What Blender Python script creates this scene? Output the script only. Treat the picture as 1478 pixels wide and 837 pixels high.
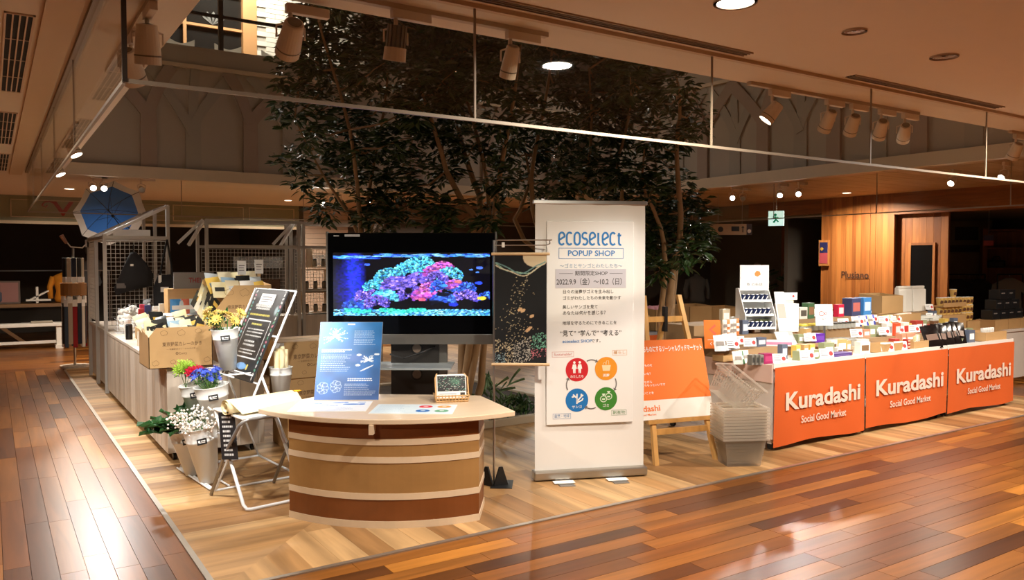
import bpy, bmesh, math, random
import numpy as np
from mathutils import Vector, Matrix, Euler
random.seed(7); np.random.seed(7)
for o in list(bpy.data.objects): bpy.data.objects.remove(o)
SC = bpy.context.scene
COL = SC.collection
PI = math.pi
# ------------------------------------------------------------ camera, world, exposure
FOC, PCX, PCY, EYE = 1150.0, 739.0, 418.5, 1.55      # focal length in pixels of the 1478x837 frame
YAW, PIT = math.radians(33.2), math.atan(40.5/1150)
cam = bpy.data.cameras.new('camera'); cam.sensor_width = 36; cam.lens = 36*FOC/1478; cam.clip_end = 200
camo = bpy.data.objects.new('camera', cam); COL.objects.link(camo)
camo.location = (0, 0, EYE); camo.rotation_euler = (PI/2-PIT, 0, -YAW); SC.camera = camo
FW = Vector((math.sin(YAW)*math.cos(PIT), math.cos(YAW)*math.cos(PIT), -math.sin(PIT)))
RT = Vector((math.cos(YAW), -math.sin(YAW), 0)); UP = RT.cross(FW)
def at(px, py, d):            # the point at depth d that the photograph shows at px,py
    return Vector((0, 0, EYE)) + FW*d + RT*((px-PCX)*d/FOC) + UP*((PCY-py)*d/FOC)
SC.view_settings.view_transform = 'Standard'; SC.view_settings.look = 'None'
SC.view_settings.gamma = 1; SC.view_settings.use_curve_mapping = False
SC.view_settings.exposure = 0.25
W = bpy.data.worlds.new('world'); SC.world = W; W.use_nodes = True
W.node_tree.nodes['Background'].inputs[0].default_value = (0, 0, 0, 1)      # indoors, at night: no sky
W.node_tree.nodes['Background'].inputs[1].default_value = 0.0
def area(name, loc, size, power, col=(1, .86, .70), rot=(0, 0, 0), sy=None, spread=PI):
    l = bpy.data.lights.new(name, 'AREA'); l.energy = power; l.color = col; l.size = size; l.spread = spread
    if sy: l.shape = 'RECTANGLE'; l.size_y = sy
    else: l.shape = 'DISK'
    o = bpy.data.objects.new(name, l); o.location = loc; o.rotation_euler = rot; COL.objects.link(o); return o
def spot(name, loc, target, power, col=(1, .95, .88), ang=60, blend=.6, size=.05):
    l = bpy.data.lights.new(name, 'SPOT'); l.energy = power; l.color = col; l.spot_size = math.radians(ang); l.spot_blend = blend; l.shadow_soft_size = size
    o = bpy.data.objects.new(name, l); o.location = loc
    o.rotation_euler = (Vector(target)-Vector(loc)).to_track_quat('-Z', 'Y').to_euler(); COL.objects.link(o); return o
CEIL = 2.68
# Lamps the photograph shows carry their own light in their builders further down. Only these hang outside the picture:
# the front corridor's row of ceiling downlights goes on at the spacing of its reflections in the glass, the side corridor's
# downlights show in the side glass, and the upper floor's ceiling lamps light the white brick wall behind the rail.
for (x, y, p) in [(-.8, 2.4, 60), (6.23, 2.4, 100), (9.75, 2.4, 100), (-.6, 5.2, 40), (-.6, 8.7, 40)]:
    area('corridor_downlight_offscreen', (x, y, CEIL-.012), .16, p, (1, .87, .72), spread=2.8)
area('upper_floor_lamp_offscreen', (3.2, 12.5, 6.66), 1.2, 130, (1, .93, .82), sy=.4)
area('upper_floor_lamp_offscreen', (10.4, 8, 6.66), 1.2, 80, (1, .9, .8), sy=.4)
# ------------------------------------------------------------ materials
def lin(c):
    r = []
    for v in c[:3]:
        v = v/255.0 if max(c[:3]) > 1.001 else v
        r.append(v/12.92 if v <= .04045 else ((v+.055)/1.055)**2.4)
    return (r[0], r[1], r[2], 1)
MATS = {}
def mk(name):
    m = bpy.data.materials.new(name); m.use_nodes = True; MATS[name] = m
    nt = m.node_tree; return m, nt, nt.nodes['Principled BSDF']
def nd(nt, t, **kw):
    n = nt.nodes.new(t)
    for k, v in kw.items():
        if k.startswith('i_'):
            key = k[2:]; key = int(key) if key.isdigit() else key.replace('_', ' '); n.inputs[key].default_value = v
        else: setattr(n, k, v)
    return n
def plain(name, col, rough=.55, metal=0, var=.06, scale=6, bump=0, spec=.5, trans=0):
    if name in MATS: return MATS[name]
    m, nt, b = mk(name)
    c = lin(col); b.inputs['Roughness'].default_value = rough; b.inputs['Metallic'].default_value = metal
    b.inputs['Specular IOR Level'].default_value = spec
    if trans: b.inputs['Transmission Weight'].default_value = trans
    tc = nd(nt, 'ShaderNodeTexCoord'); no = nd(nt, 'ShaderNodeTexNoise', i_Scale=scale, i_Detail=3)
    nt.links.new(tc.outputs['Object'], no.inputs['Vector'])
    mx = nd(nt, 'ShaderNodeMix', data_type='RGBA'); nt.links.new(no.outputs['Fac'], mx.inputs[0])
    mx.inputs[6].default_value = tuple(max(0, v*(1-var)) for v in c[:3])+(1,)
    mx.inputs[7].default_value = tuple(min(1, v*(1+var)) for v in c[:3])+(1,)
    nt.links.new(mx.outputs[2], b.inputs['Base Color'])
    if bump:
        bp = nd(nt, 'ShaderNodeBump', i_Strength=bump, i_Distance=.01); nt.links.new(no.outputs['Fac'], bp.inputs['Height'])
        nt.links.new(bp.outputs['Normal'], b.inputs['Normal'])
    return m
def emit(name, col, s):
    if name in MATS: return MATS[name]
    m, nt, b = mk(name); c = lin(col)
    b.inputs['Base Color'].default_value = c; b.inputs['Emission Color'].default_value = c; b.inputs['Emission Strength'].default_value = s
    return m
def wood(name, cols, axis='x', rough=.4, rand='object', grain=.35, scale=1.0, spec=.5):
    """planks: a ramp of tones picked per object (or per loose piece), with grain stretched along axis"""
    if name in MATS: return MATS[name]
    m, nt, b = mk(name); L = nt.links
    b.inputs['Roughness'].default_value = rough; b.inputs['Specular IOR Level'].default_value = spec
    if rand == 'object': rn = nd(nt, 'ShaderNodeObjectInfo').outputs['Random']
    elif rand == 'island': rn = nd(nt, 'ShaderNodeNewGeometry').outputs['Random Per Island']
    else:
        v = nd(nt, 'ShaderNodeValue'); v.outputs[0].default_value = .5; rn = v.outputs[0]
    rp = nd(nt, 'ShaderNodeValToRGB'); rp.color_ramp.interpolation = 'LINEAR'
    el = rp.color_ramp.elements
    while len(el) < len(cols): el.new(.5)
    for i, c in enumerate(cols): el[i].position = i/(len(cols)-1); el[i].color = lin(c)
    L.new(rn, rp.inputs[0])
    geo = nd(nt, 'ShaderNodeNewGeometry')
    ml = nd(nt, 'ShaderNodeVectorMath', operation='MULTIPLY')
    ml.inputs[1].default_value = {'x': (1.2*scale, 16*scale, 16*scale), 'y': (16*scale, 1.2*scale, 16*scale), 'z': (16*scale, 16*scale, 1.2*scale)}[axis]
    L.new(geo.outputs['Position'], ml.inputs[0])
    ad = nd(nt, 'ShaderNodeVectorMath', operation='ADD'); L.new(ml.outputs[0], ad.inputs[0])
    sc = nd(nt, 'ShaderNodeMath', operation='MULTIPLY', i_1=37.0); L.new(rn, sc.inputs[0])
    cb = nd(nt, 'ShaderNodeCombineXYZ'); L.new(sc.outputs[0], cb.inputs[0]); L.new(sc.outputs[0], cb.inputs[1]); L.new(cb.outputs[0], ad.inputs[1])
    no = nd(nt, 'ShaderNodeTexNoise', i_Scale=1.0, i_Detail=5, i_Distortion=.6); L.new(ad.outputs[0], no.inputs['Vector'])
    mr = nd(nt, 'ShaderNodeMapRange'); mr.inputs[1].default_value = .3; mr.inputs[2].default_value = .7
    mr.inputs[3].default_value = 1-grain; mr.inputs[4].default_value = 1+grain
    L.new(no.outputs['Fac'], mr.inputs[0])
    mx = nd(nt, 'ShaderNodeVectorMath', operation='SCALE'); L.new(rp.outputs[0], mx.inputs[0]); L.new(mr.outputs[0], mx.inputs['Scale'])
    L.new(mx.outputs[0], b.inputs['Base Color'])
    return m
def colattr(name, emis=0, rough=.5):
    """flat print: colours stored on the sheet itself"""
    if name in MATS: return MATS[name]
    m, nt, b = mk(name); a = nd(nt, 'ShaderNodeAttribute', attribute_name='Col')
    b.inputs['Roughness'].default_value = rough
    if emis:
        b.inputs['Base Color'].default_value = (0, 0, 0, 1)
        nt.links.new(a.outputs['Color'], b.inputs['Emission Color']); b.inputs['Emission Strength'].default_value = emis
    else: nt.links.new(a.outputs['Color'], b.inputs['Base Color'])
    return m
def clear(name, tint=(255, 255, 255), refl=1.0, fac=.0, rough=.02):
    """thin clear sheet: see-through plus a mirror share that grows at grazing angles; fac adds a milky diffuse share"""
    if name in MATS: return MATS[name]
    m, nt, b = mk(name); L = nt.links; nt.nodes.remove(b)
    out = nt.nodes['Material Output']
    tr = nd(nt, 'ShaderNodeBsdfTransparent'); tr.inputs[0].default_value = lin(tint)
    gl = nd(nt, 'ShaderNodeBsdfGlossy'); gl.inputs['Roughness'].default_value = rough
    lw = nd(nt, 'ShaderNodeLayerWeight', i_Blend=.5); pw = nd(nt, 'ShaderNodeMath', operation='POWER', i_1=5.0); L.new(lw.outputs['Facing'], pw.inputs[0])
    mu = nd(nt, 'ShaderNodeMath', operation='MULTIPLY_ADD', i_1=.95*refl, i_2=.05*refl); L.new(pw.outputs[0], mu.inputs[0])
    mx = nd(nt, 'ShaderNodeMixShader'); L.new(mu.outputs[0], mx.inputs[0]); L.new(tr.outputs[0], mx.inputs[1]); L.new(gl.outputs[0], mx.inputs[2])
    if fac:
        d0 = nd(nt, 'ShaderNodeBsdfDiffuse'); d0.inputs[0].default_value = lin(tint); d1 = nd(nt, 'ShaderNodeBsdfTranslucent'); d1.inputs[0].default_value = lin(tint)
        df = nd(nt, 'ShaderNodeMixShader'); L.new(d0.outputs[0], df.inputs[1]); L.new(d1.outputs[0], df.inputs[2])
        m2 = nd(nt, 'ShaderNodeMixShader'); m2.inputs[0].default_value = fac; L.new(mx.outputs[0], m2.inputs[1]); L.new(df.outputs[0], m2.inputs[2]); mx = m2
    L.new(mx.outputs[0], out.inputs[0]); return m

# ------------------------------------------------------------ mesh building
class MB:
    def __init__(s): s.v = []; s.f = []
    def add(s, vs, fs):
        n = len(s.v); s.v += [tuple(p) for p in vs]; s.f += [tuple(i+n for i in q) for q in fs]; return s
    def box(s, x0, x1, y0, y1, z0, z1):
        return s.add([(x0, y0, z0), (x1, y0, z0), (x1, y1, z0), (x0, y1, z0), (x0, y0, z1), (x1, y0, z1), (x1, y1, z1), (x0, y1, z1)],
              [(0, 3, 2, 1), (4, 5, 6, 7), (0, 1, 5, 4), (1, 2, 6, 5), (2, 3, 7, 6), (3, 0, 4, 7)])
    def obox(s, c, size, rot=None):
        a, b, d = (k/2 for k in size); t = MB().box(-a, a, -b, b, -d, d); R = Euler(rot).to_matrix() if rot is not None else Matrix.Identity(3)
        return s.add([Vector(c)+R@Vector(p) for p in t.v], t.f)
    def tube(s, pts, r, n=8, cap=True):
        pts = [Vector(p) for p in pts]; R = r if isinstance(r, (list, tuple)) else [r]*len(pts)
        vs = []; fs = []; up = None
        for i, p in enumerate(pts):
            d = (pts[min(i+1, len(pts)-1)]-pts[max(i-1, 0)]); d = d.normalized() if d.length > 1e-9 else Vector((0, 0, 1))
            if up is None: up = Vector((0, 0, 1)) if abs(d.z) < .9 else Vector((1, 0, 0))
            a = d.cross(up).normalized(); b = a.cross(d).normalized(); up = b if abs(b.dot(d)) < .99 else up
            for k in range(n):
                t = 2*PI*k/n; vs.append(p+a*(R[i]*math.cos(t))+b*(R[i]*math.sin(t)))
        for i in range(len(pts)-1):
            for k in range(n):
                k2 = (k+1) % n; fs.append((i*n+k, i*n+k2, (i+1)*n+k2, (i+1)*n+k))
        if cap: fs.append(tuple(range(n-1, -1, -1))); fs.append(tuple((len(pts)-1)*n+k for k in range(n)))
        return s.add(vs, fs)
    def lathe(s, prof, n=20, c=(0, 0, 0), cap0=True, cap1=True, sx=1):
        vs = []; fs = []
        for (r, z) in prof:
            for k in range(n): vs.append((c[0]+sx*r*math.cos(2*PI*k/n), c[1]+r*math.sin(2*PI*k/n), c[2]+z))
        for i in range(len(prof)-1):
            for k in range(n):
                k2 = (k+1) % n; fs.append((i*n+k, i*n+k2, (i+1)*n+k2, (i+1)*n+k))
        if cap0: fs.append(tuple(range(n-1, -1, -1)))
        if cap1: fs.append(tuple((len(prof)-1)*n+k for k in range(n)))
        return s.add(vs, fs)
    def prism(s, poly, z0, z1):
        n = len(poly)
        return s.add([(x, y, z0) for x, y in poly]+[(x, y, z1) for x, y in poly],
              [tuple(range(n-1, -1, -1)), tuple(range(n, 2*n))]+[(i, (i+1) % n, n+(i+1) % n, n+i) for i in range(n)])
    def slab(s, poly, y0, y1):      # outline in x,z given a thickness in y (y0 front, y1 back)
        n = len(poly)
        return s.add([(x, y0, z) for x, z in poly]+[(x, y1, z) for x, z in poly],
              [tuple(range(n)), tuple(range(2*n-1, n-1, -1))]+[(i, n+i, n+(i+1) % n, (i+1) % n) for i in range(n)])
    def ribbon(s, pts, w, y=0, th=.0006):      # a stroke of width w in the x,z plane
        P = [Vector((p[0], p[1])) for p in pts]; L = []; Rr = []
        for i, p in enumerate(P):
            d = (P[min(i+1, len(P)-1)]-P[max(i-1, 0)]).normalized(); nrm = Vector((-d.y, d.x))*(w/2); L.append(p+nrm); Rr.append(p-nrm)
        for i in range(len(P)-1):
            s.add([(Rr[i].x, y, Rr[i].y), (Rr[i+1].x, y, Rr[i+1].y), (L[i+1].x, y, L[i+1].y), (L[i].x, y, L[i].y)], [(0, 1, 2, 3)])
        return s
    def disc(s, c, r, y=0, n=24, sx=1):
        return s.add([(c[0]+sx*r*math.cos(2*PI*k/n), y, c[1]+r*math.sin(2*PI*k/n)) for k in range(n)], [tuple(range(n))])
    def rect(s, x0, x1, z0, z1, y=0): return s.add([(x0, y, z0), (x1, y, z0), (x1, y, z1), (x0, y, z1)], [(0, 1, 2, 3)])
    def move(s, M): s.v = [tuple(M@Vector(p)) for p in s.v]; return s
    def mesh(s, name, mat, smooth=False):
        me = bpy.data.meshes.new(name); me.from_pydata(s.v, [], s.f); me.update()
        if mat: me.materials.append(mat)
        if smooth: me.polygons.foreach_set('use_smooth', [True]*len(me.polygons))
        return me
    def build(s, name, mat, parent=None, smooth=False, bevel=0, loc=None, rot=None, kind=None):
        o = bpy.data.objects.new(name, s.mesh(name, mat, smooth)); COL.objects.link(o)
        if parent is not None: o.parent = parent
        if loc is not None: o.location = loc
        if rot is not None: o.rotation_euler = rot
        if bevel:
            b = o.modifiers.new('bevel', 'BEVEL'); b.width = bevel; b.segments = 2; b.limit_method = 'ANGLE'
        if smooth == 'auto': pass
        if kind: o['kind'] = kind
        return o
def inst(name, me, parent=None, loc=(0, 0, 0), rot=(0, 0, 0), scale=None):
    o = bpy.data.objects.new(name, me); COL.objects.link(o); o.parent = parent; o.location = loc; o.rotation_euler = rot
    if scale is not None: o.scale = scale
    return o
def tag(o, label, cat, group=None):
    o['label'] = label; o['category'] = cat
    if group: o['group'] = group
    return o
def thing(name, label, cat, loc=(0, 0, 0), rz=0, group=None, rot=None):
    o = bpy.data.objects.new(name, None); COL.objects.link(o); o.location = loc; o.empty_display_size = .1
    o.rotation_euler = rot if rot is not None else (0, 0, rz)
    return tag(o, label, cat, group)
def dup(root, loc, rz=None, label=None, rot=None, scale=None):
    r = root.copy(); COL.objects.link(r); r.location = loc
    if rz is not None: r.rotation_euler = (0, 0, rz)
    if rot is not None: r.rotation_euler = rot
    if scale is not None: r.scale = scale
    if label: r['label'] = label
    for ch in list(root.children):
        c = ch.copy(); COL.objects.link(c); c.parent = r
        for g in list(ch.children):
            d = g.copy(); COL.objects.link(d); d.parent = c
    return r
def struct(o): o['kind'] = 'structure'; return o
def text(body, size, mat, parent, x=0, z=0, y=-.001, align='CENTER', bold=0, width=None, name='lettering', rot=None, tilt=0, spacing=1):
    cu = bpy.data.curves.new('t', 'FONT'); cu.body = body; cu.size = size; cu.align_x = align; cu.align_y = 'CENTER'; cu.offset = bold*size; cu.resolution_u = 3; cu.space_character = spacing
    t = bpy.data.objects.new('t', cu); COL.objects.link(t); dg = bpy.context.evaluated_depsgraph_get()
    me = bpy.data.meshes.new_from_object(t.evaluated_get(dg)); bpy.data.objects.remove(t); bpy.data.curves.remove(cu)
    n = len(me.vertices); co = np.empty(n*3, np.float32); me.vertices.foreach_get('co', co); co = co.reshape(-1, 3)
    if n:
        sx = 1
        if width: sx = width/max(1e-6, co[:, 0].max()-co[:, 0].min())
        new = np.zeros_like(co); new[:, 0] = x+co[:, 0]*sx; new[:, 1] = y; new[:, 2] = z+co[:, 1]+co[:, 0]*sx*tilt
        me.vertices.foreach_set('co', new.ravel()); me.update()
    me.name = name; me.materials.clear(); me.materials.append(mat)
    o = bpy.data.objects.new(name, me); COL.objects.link(o); o.parent = parent
    if rot is not None: o.rotation_euler = rot
    return o
def picture(name, arr, w, h, mat, parent, x=0, z=0, y=-.001, flat=False):
    """a printed sheet or a screen w x h centred on x,z facing -y (or lying face up), colours from arr (rows top to bottom, sRGB 0..1)"""
    H, Wd, _ = arr.shape
    xs = np.linspace(-w/2, w/2, Wd)+x; zs = np.linspace(h/2, -h/2, H)+z
    X, Z = np.meshgrid(xs, zs); co = np.zeros((H*Wd, 3), np.float32); co[:, 0] = X.ravel()
    if flat: co[:, 1] = Z.ravel(); co[:, 2] = y
    else: co[:, 1] = y; co[:, 2] = Z.ravel()
    i = np.arange(H*Wd).reshape(H, Wd); q = np.stack([i[1:, :-1], i[1:, 1:], i[:-1, 1:], i[:-1, :-1]], -1).reshape(-1, 4)
    me = bpy.data.meshes.new(name); me.vertices.add(H*Wd); me.vertices.foreach_set('co', co.ravel())
    me.loops.add(q.size); me.loops.foreach_set('vertex_index', q.ravel().astype(np.int32)); me.polygons.add(len(q))
    me.polygons.foreach_set('loop_start', np.arange(0, q.size, 4, dtype=np.int32)); me.polygons.foreach_set('loop_total', np.full(len(q), 4, np.int32)); me.update(calc_edges=True)
    a = np.clip(arr, 0, 1); a = np.where(a <= .04045, a/12.92, ((a+.055)/1.055)**2.4)
    ca = me.color_attributes.new('Col', 'FLOAT_COLOR', 'POINT'); c4 = np.ones((H*Wd, 4), np.float32); c4[:, :3] = a.reshape(-1, 3); ca.data.foreach_set('color', c4.ravel())
    me.materials.append(mat); o = bpy.data.objects.new(name, me); COL.objects.link(o); o.parent = parent; return o
def noise2(h, w, cell, seed):
    r = np.random.RandomState(seed); gh, gw = h//cell+2, w//cell+2; g = r.rand(gh, gw)
    yy = np.arange(h)/cell; xx = np.arange(w)/cell; y0 = yy.astype(int); x0 = xx.astype(int); fy = (yy-y0)[:, None]; fx = (xx-x0)[None]
    fy = fy*fy*(3-2*fy); fx = fx*fx*(3-2*fx)
    return (g[y0][:, x0]*(1-fy)*(1-fx)+g[y0+1][:, x0]*fy*(1-fx)+g[y0][:, x0+1]*(1-fy)*fx+g[y0+1][:, x0+1]*fy*fx)
def clip(poly, a, b, c):      # keep the part of a 2-D polygon where a*x+b*y+c >= 0
    out = []
    for i, p in enumerate(poly):
        q = poly[(i+1) % len(poly)]; dp = a*p[0]+b*p[1]+c; dq = a*q[0]+b*q[1]+c
        if dp >= 0: out.append(p)
        if dp*dq < 0: t = dp/(dp-dq); out.append((p[0]+(q[0]-p[0])*t, p[1]+(q[1]-p[1])*t))
    return out
# common materials
WHITE = plain('white_paint', (236, 234, 228), .45); PAPER = plain('white_paper', (240, 240, 238), .7, var=.02); BLACK = plain('black_plastic', (22, 22, 23), .45)
STEEL = plain('steel', (196, 196, 196), .3, 1, .03); WTUBE = plain('white_enamel', (228, 230, 232), .35); INK = plain('dark_ink', (52, 50, 50), .7); BLUEINK = plain('blue_ink', (38, 122, 190), .6)
KRAFT = plain('kraft_cardboard', (186, 148, 98), .75, var=.08, scale=9); KINK = plain('kraft_print', (118, 88, 56), .8)
GREYINK = plain('grey_ink', (110, 106, 104), .7); WINK = plain('white_ink', (242, 240, 236), .6, var=.02); ORANGE = plain('orange_print', (238, 118, 34), .6, var=.02); REDINK = plain('red_ink', (196, 62, 58), .6)
# ============================================================ STRUCTURE
FX, FY = .88, 3.87                   # corner of the light platform floor
DK = [(66, 35, 14), (98, 55, 21), (116, 69, 26), (132, 82, 33), (106, 58, 23), (166, 108, 44)]
LT = [(130, 93, 55), (156, 118, 76), (172, 136, 92), (186, 152, 108), (164, 125, 81)]
floor = struct(MB().box(-14, 30, -8, 40, -.12, -.02).build('floor', plain('floor_base', (60, 32, 18), .6)))
PL = MB().box(-.5, .5, -.5, .5, -.02, 0)
def plank_mesh(name, L, w, mat, along):
    a, b = (L/2-.0012, w/2-.0012); 
    if along == 'y': a, b = b, a
    return MB().box(-a, a, -b, b, -.02, 0).mesh(name, mat)
# --- dark planks, walkway on the side (along y) and in front (along x)
def dark_rows():
    rows = []
    w = .118
    y_edge = FY-.03
    k = 0
    while k < 34:                     # front walkway
        y1 = y_edge-k*w; x = -1.2-random.random(); 
        while x < 15:
            L = random.choice([.75, .95, 1.15, 1.35]); rows.append(('x', x+L/2, y1-w/2, L, w)); x += L
        k += 1
    k = 0
    while k < 44:                     # side walkway
        x1 = FX-.03-k*w; y = y_edge-random.random()*.9
        while y < 13.2:
            L = min(random.choice([.75, .95, 1.15, 1.35]), 13.2-y); rows.append(('y', x1-w/2, y+L/2, L, w)); y += L
        k += 1
    return rows
mats_d = {a: wood('dark_plank_'+a, DK, a, .31, 'object', .28, spec=.35) for a in 'xy'}
mats_s = {a: wood('dark_plank_far_'+a, DK, a, .31, 'island', .28, spec=.35) for a in 'xy'}
pm = {}
rest = {'x': MB(), 'y': MB()}
cands = []
for (al, cx, cy, L, w) in dark_rows():
    if al == 'x' and cx-L/2 < FX-.03 and cy > -9:       # the front rows stop at the side rows
        if cx+L/2 <= FX-.03: continue
        L2 = cx+L/2-(FX-.03); cx = FX-.03+L2/2; L = L2
        if L < .05: continue
    if al == 'y' and cy-L/2 < -2: continue
    d = Vector((cx, cy, 0)).dot(Vector((FW.x, FW.y, 0))); 
    vis = False
    for (ux, uy) in ((cx, cy), (cx-(L/2 if al == 'x' else 0), cy-(L/2 if al == 'y' else 0)), (cx+(L/2 if al == 'x' else 0), cy+(L/2 if al == 'y' else 0))):
        q = Vector((ux, uy, -EYE)); dd = q.dot(FW)
        if dd > .5:
            px = PCX+FOC*q.dot(RT)/dd; py = PCY-FOC*q.dot(UP)/dd
            if -10 < px < 1490 and py < 850: vis = True
    cands.append((d if vis else 99, al, cx, cy, L, w))
cands.sort()
for i, (d, al, cx, cy, L, w) in enumerate(cands):
    if i < 290 and d < 90:
        key = (al, round(L, 3))
        if key not in pm: pm[key] = plank_mesh('dark_plank', L, w, mats_d[al], al)
        inst('dark_plank', pm[key], floor, (cx, cy, 0))
    else:
        a, b = (L/2-.001, w/2-.001) if al == 'x' else (w/2-.001, L/2-.001); rest[al].box(cx-a, cx+a, cy-b, cy+b, -.02, 0)
# far floor beyond the platform
y = 13.2
while y < 24:
    x = -6-random.random()
    while x < 9.6:
        L = random.choice([.8, 1.2, 1.6]); rest['x'].box(x, x+L-.002, y, y+.116, -.02, 0); x += L
    y += .118
x = 9.72
while x < 20:
    y = FY-.03
    while y < 24:
        L = random.choice([.8, 1.2, 1.6])*random.uniform(.6, 1.1); rest['y'].box(x, x+.116, y, y+L-.002, -.02, 0); y += L
    x += .118
for a in 'xy': rest[a].build('far_planks', mats_s[a], floor, kind='stuff')
# --- light platform planks at right angles to the two edges, mitred at the corner
lm = {a: wood('light_plank_'+a, LT, a, .45, 'object', .34, .62, spec=.3) for a in 'xy'}
lms = wood('light_plank_inner', LT, 'y', .45, 'island', .34, .62, spec=.3)
w = .152; pmesh = {}
def light(al, x0, x1, y0, y1):
    poly = [(x0, y0), (x1, y0), (x1, y1), (x0, y1)]
    s = 1 if al == 'x' else -1                      # the x planks fill the side strip: y-FY >= x-FX
    full = clip(poly, -s, s, s*(FX-FY))
    if len(full) < 3: return
    cx, cy = (x0+x1)/2, (y0+y1)/2
    if len(full) == 4 and abs((full[0][0]-x0)+(full[2][0]-x1)+(full[0][1]-y0)+(full[2][1]-y1)) < 1e-9:
        key = (al, round(x1-x0, 3), round(y1-y0, 3))
        if key not in pmesh: pmesh[key] = MB().box(-(x1-x0)/2+.0008, (x1-x0)/2-.0008, -(y1-y0)/2+.0008, (y1-y0)/2-.0008, -.02, .004).mesh('light_plank', lm[al])
        inst('light_plank', pmesh[key], floor, (cx, cy, 0))
    else:
        MB().prism([(p[0]-cx, p[1]-cy) for p in full], -.02, .004).build('light_plank', lm[al], floor, loc=(cx, cy, 0))
y = FY; k = 0
while y < 13.0:
    xs = [FX, FX+.7+.5*(k % 2), FX+2.33]
    for a, b in zip(xs, xs[1:]): light('x', a, b, y, y+w)
    y += w; k += 1
x = FX; k = 0
while x < 9.7:
    ys = [FY, FY+.55+.45*(k % 2), FY+2.33]
    for a, b in zip(ys, ys[1:]): light('y', x, x+w, a, b)
    x += w; k += 1
inner = MB()
x = FX+2.33
while x < 9.7:
    y = FY+2.33
    while y < 13.0:
        inner.box(x, x+.15, y, y+.9, -.02, .0035); y += .902
    x += w
inner.build('inner_planks', lms, floor, kind='stuff')
# metal edge strips round the platform
ALU = plain('brushed_edge', (176, 168, 158), .35, .8)
struct(MB().box(FX-.03, FX, FY-.03, 13.05, -.02, .007).build('trim_1', ALU))
struct(MB().box(FX-.03, 9.72, FY-.03, FY, -.02, .007).build('trim_2', ALU))

# --- ceilings
OX, OY, FXX, FYY = .78, 3.44, 8.9, 11.3          # the atrium opening
CM = plain('ceiling_paint', (226, 210, 190), .8, var=.02)
c = MB(); c.box(-14, 30, -8, OY, CEIL, CEIL+.3); c.box(-14, OX, OY, 24, CEIL, CEIL+.3); c.box(OX, 5.6, FYY+.03, 24, CEIL, CEIL+.3)
ceiling = struct(c.build('ceiling', CM))
CW = wood('ceiling_boards', [(190, 154, 116), (202, 168, 130)], 'x', .55, 'island', .12)
c = MB()
yy = FYY+.03
while yy < 24: c.box(5.6, 30, yy, yy+.29, CEIL, CEIL+.3); yy += .30
yy = OY
while yy < FYY: c.box(FXX+.03, 30, yy, yy+.29, CEIL, CEIL+.3); yy += .30
cw = c.build('timber_boards', CW, ceiling, kind='stuff')
# dropped band along the side of the opening where the glass is hung, and the shadow gap
struct(MB().box(.22, .36, 2.2, 12, CEIL-.02, CEIL+.02).build('trim_3', plain('soffit_paint', (214, 186, 152), .8, var=.02)))
struct(MB().box(.385, .425, 3.05, 11.65, CEIL-.025, CEIL+.01).build('trim_4', plain('glass_channel', (150, 128, 100), .5)))
struct(MB().box(.425, 9.5, 3.035, 3.065, CEIL-.02, CEIL+.01).build('trim_5', plain('glass_channel_pale', (206, 180, 148), .6)))

# --- atrium walls with tree shaped relief
FAS = plain('fascia_paint', (176, 164, 150), .8, var=.05, scale=2); FAS2 = plain('fascia_band', (170, 152, 132), .8, var=.03)
REL = [plain('relief_rose', (164, 144, 130), .8, var=.04), plain('relief_grey', (166, 158, 146), .8, var=.04)]
wf = struct(MB().box(OX-.3, FXX+.2, FYY, FYY+.25, CEIL+.02, 4.42).build('wall_far', FAS))
wr = struct(MB().box(FXX, FXX+.25, OY-1.2, FYY, CEIL+.02, 4.42).build('wall_right', FAS))
struct(MB().box(OX-.3, FXX, FYY-.05, FYY, 4.12, 4.17).build('trim_6', plain('moulding', (214, 194, 168), .6)))
struct(MB().box(FXX-.05, FXX, OY-1, FYY, 4.12, 4.17).build('trim_7', MATS['moulding']))
struct(MB().box(OX-.3, FXX, FYY-.08, FYY+.02, CEIL-.05, CEIL+.10).build('trim_8', MATS['moulding']))
struct(MB().box(FXX-.08, FXX+.02, OY-1, FYY, CEIL-.05, CEIL+.10).build('trim_9', MATS['moulding']))
ws = struct(MB().box(OX-.25, OX, OY, FYY, CEIL+.3, 4.42).build('wall_left', FAS))
wn = struct(MB().box(OX-.25, FXX, OY-.25, OY, CEIL+.3, 4.42).build('wall_front', FAS))
Z0, Z1 = CEIL+.10, 4.12
def branch(p0, p1, p2, w0, w1, n=8):
    """a tapering bent limb as an outline in (s,z)"""
    L, R = [], []
    for i in range(n+1):
        t = i/n; x = (1-t)**2*p0[0]+2*t*(1-t)*p1[0]+t*t*p2[0]; z = (1-t)**2*p0[1]+2*t*(1-t)*p1[1]+t*t*p2[1]
        dx = 2*(1-t)*(p1[0]-p0[0])+2*t*(p2[0]-p1[0]); dz = 2*(1-t)*(p1[1]-p0[1])+2*t*(p2[1]-p1[1]); l = math.hypot(dx, dz); w_ = (w0+(w1-w0)*t)/2
        L.append((x-dz/l*w_, z+dx/l*w_)); R.append((x+dz/l*w_, z-dx/l*w_))
    return R+L[::-1]
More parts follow.
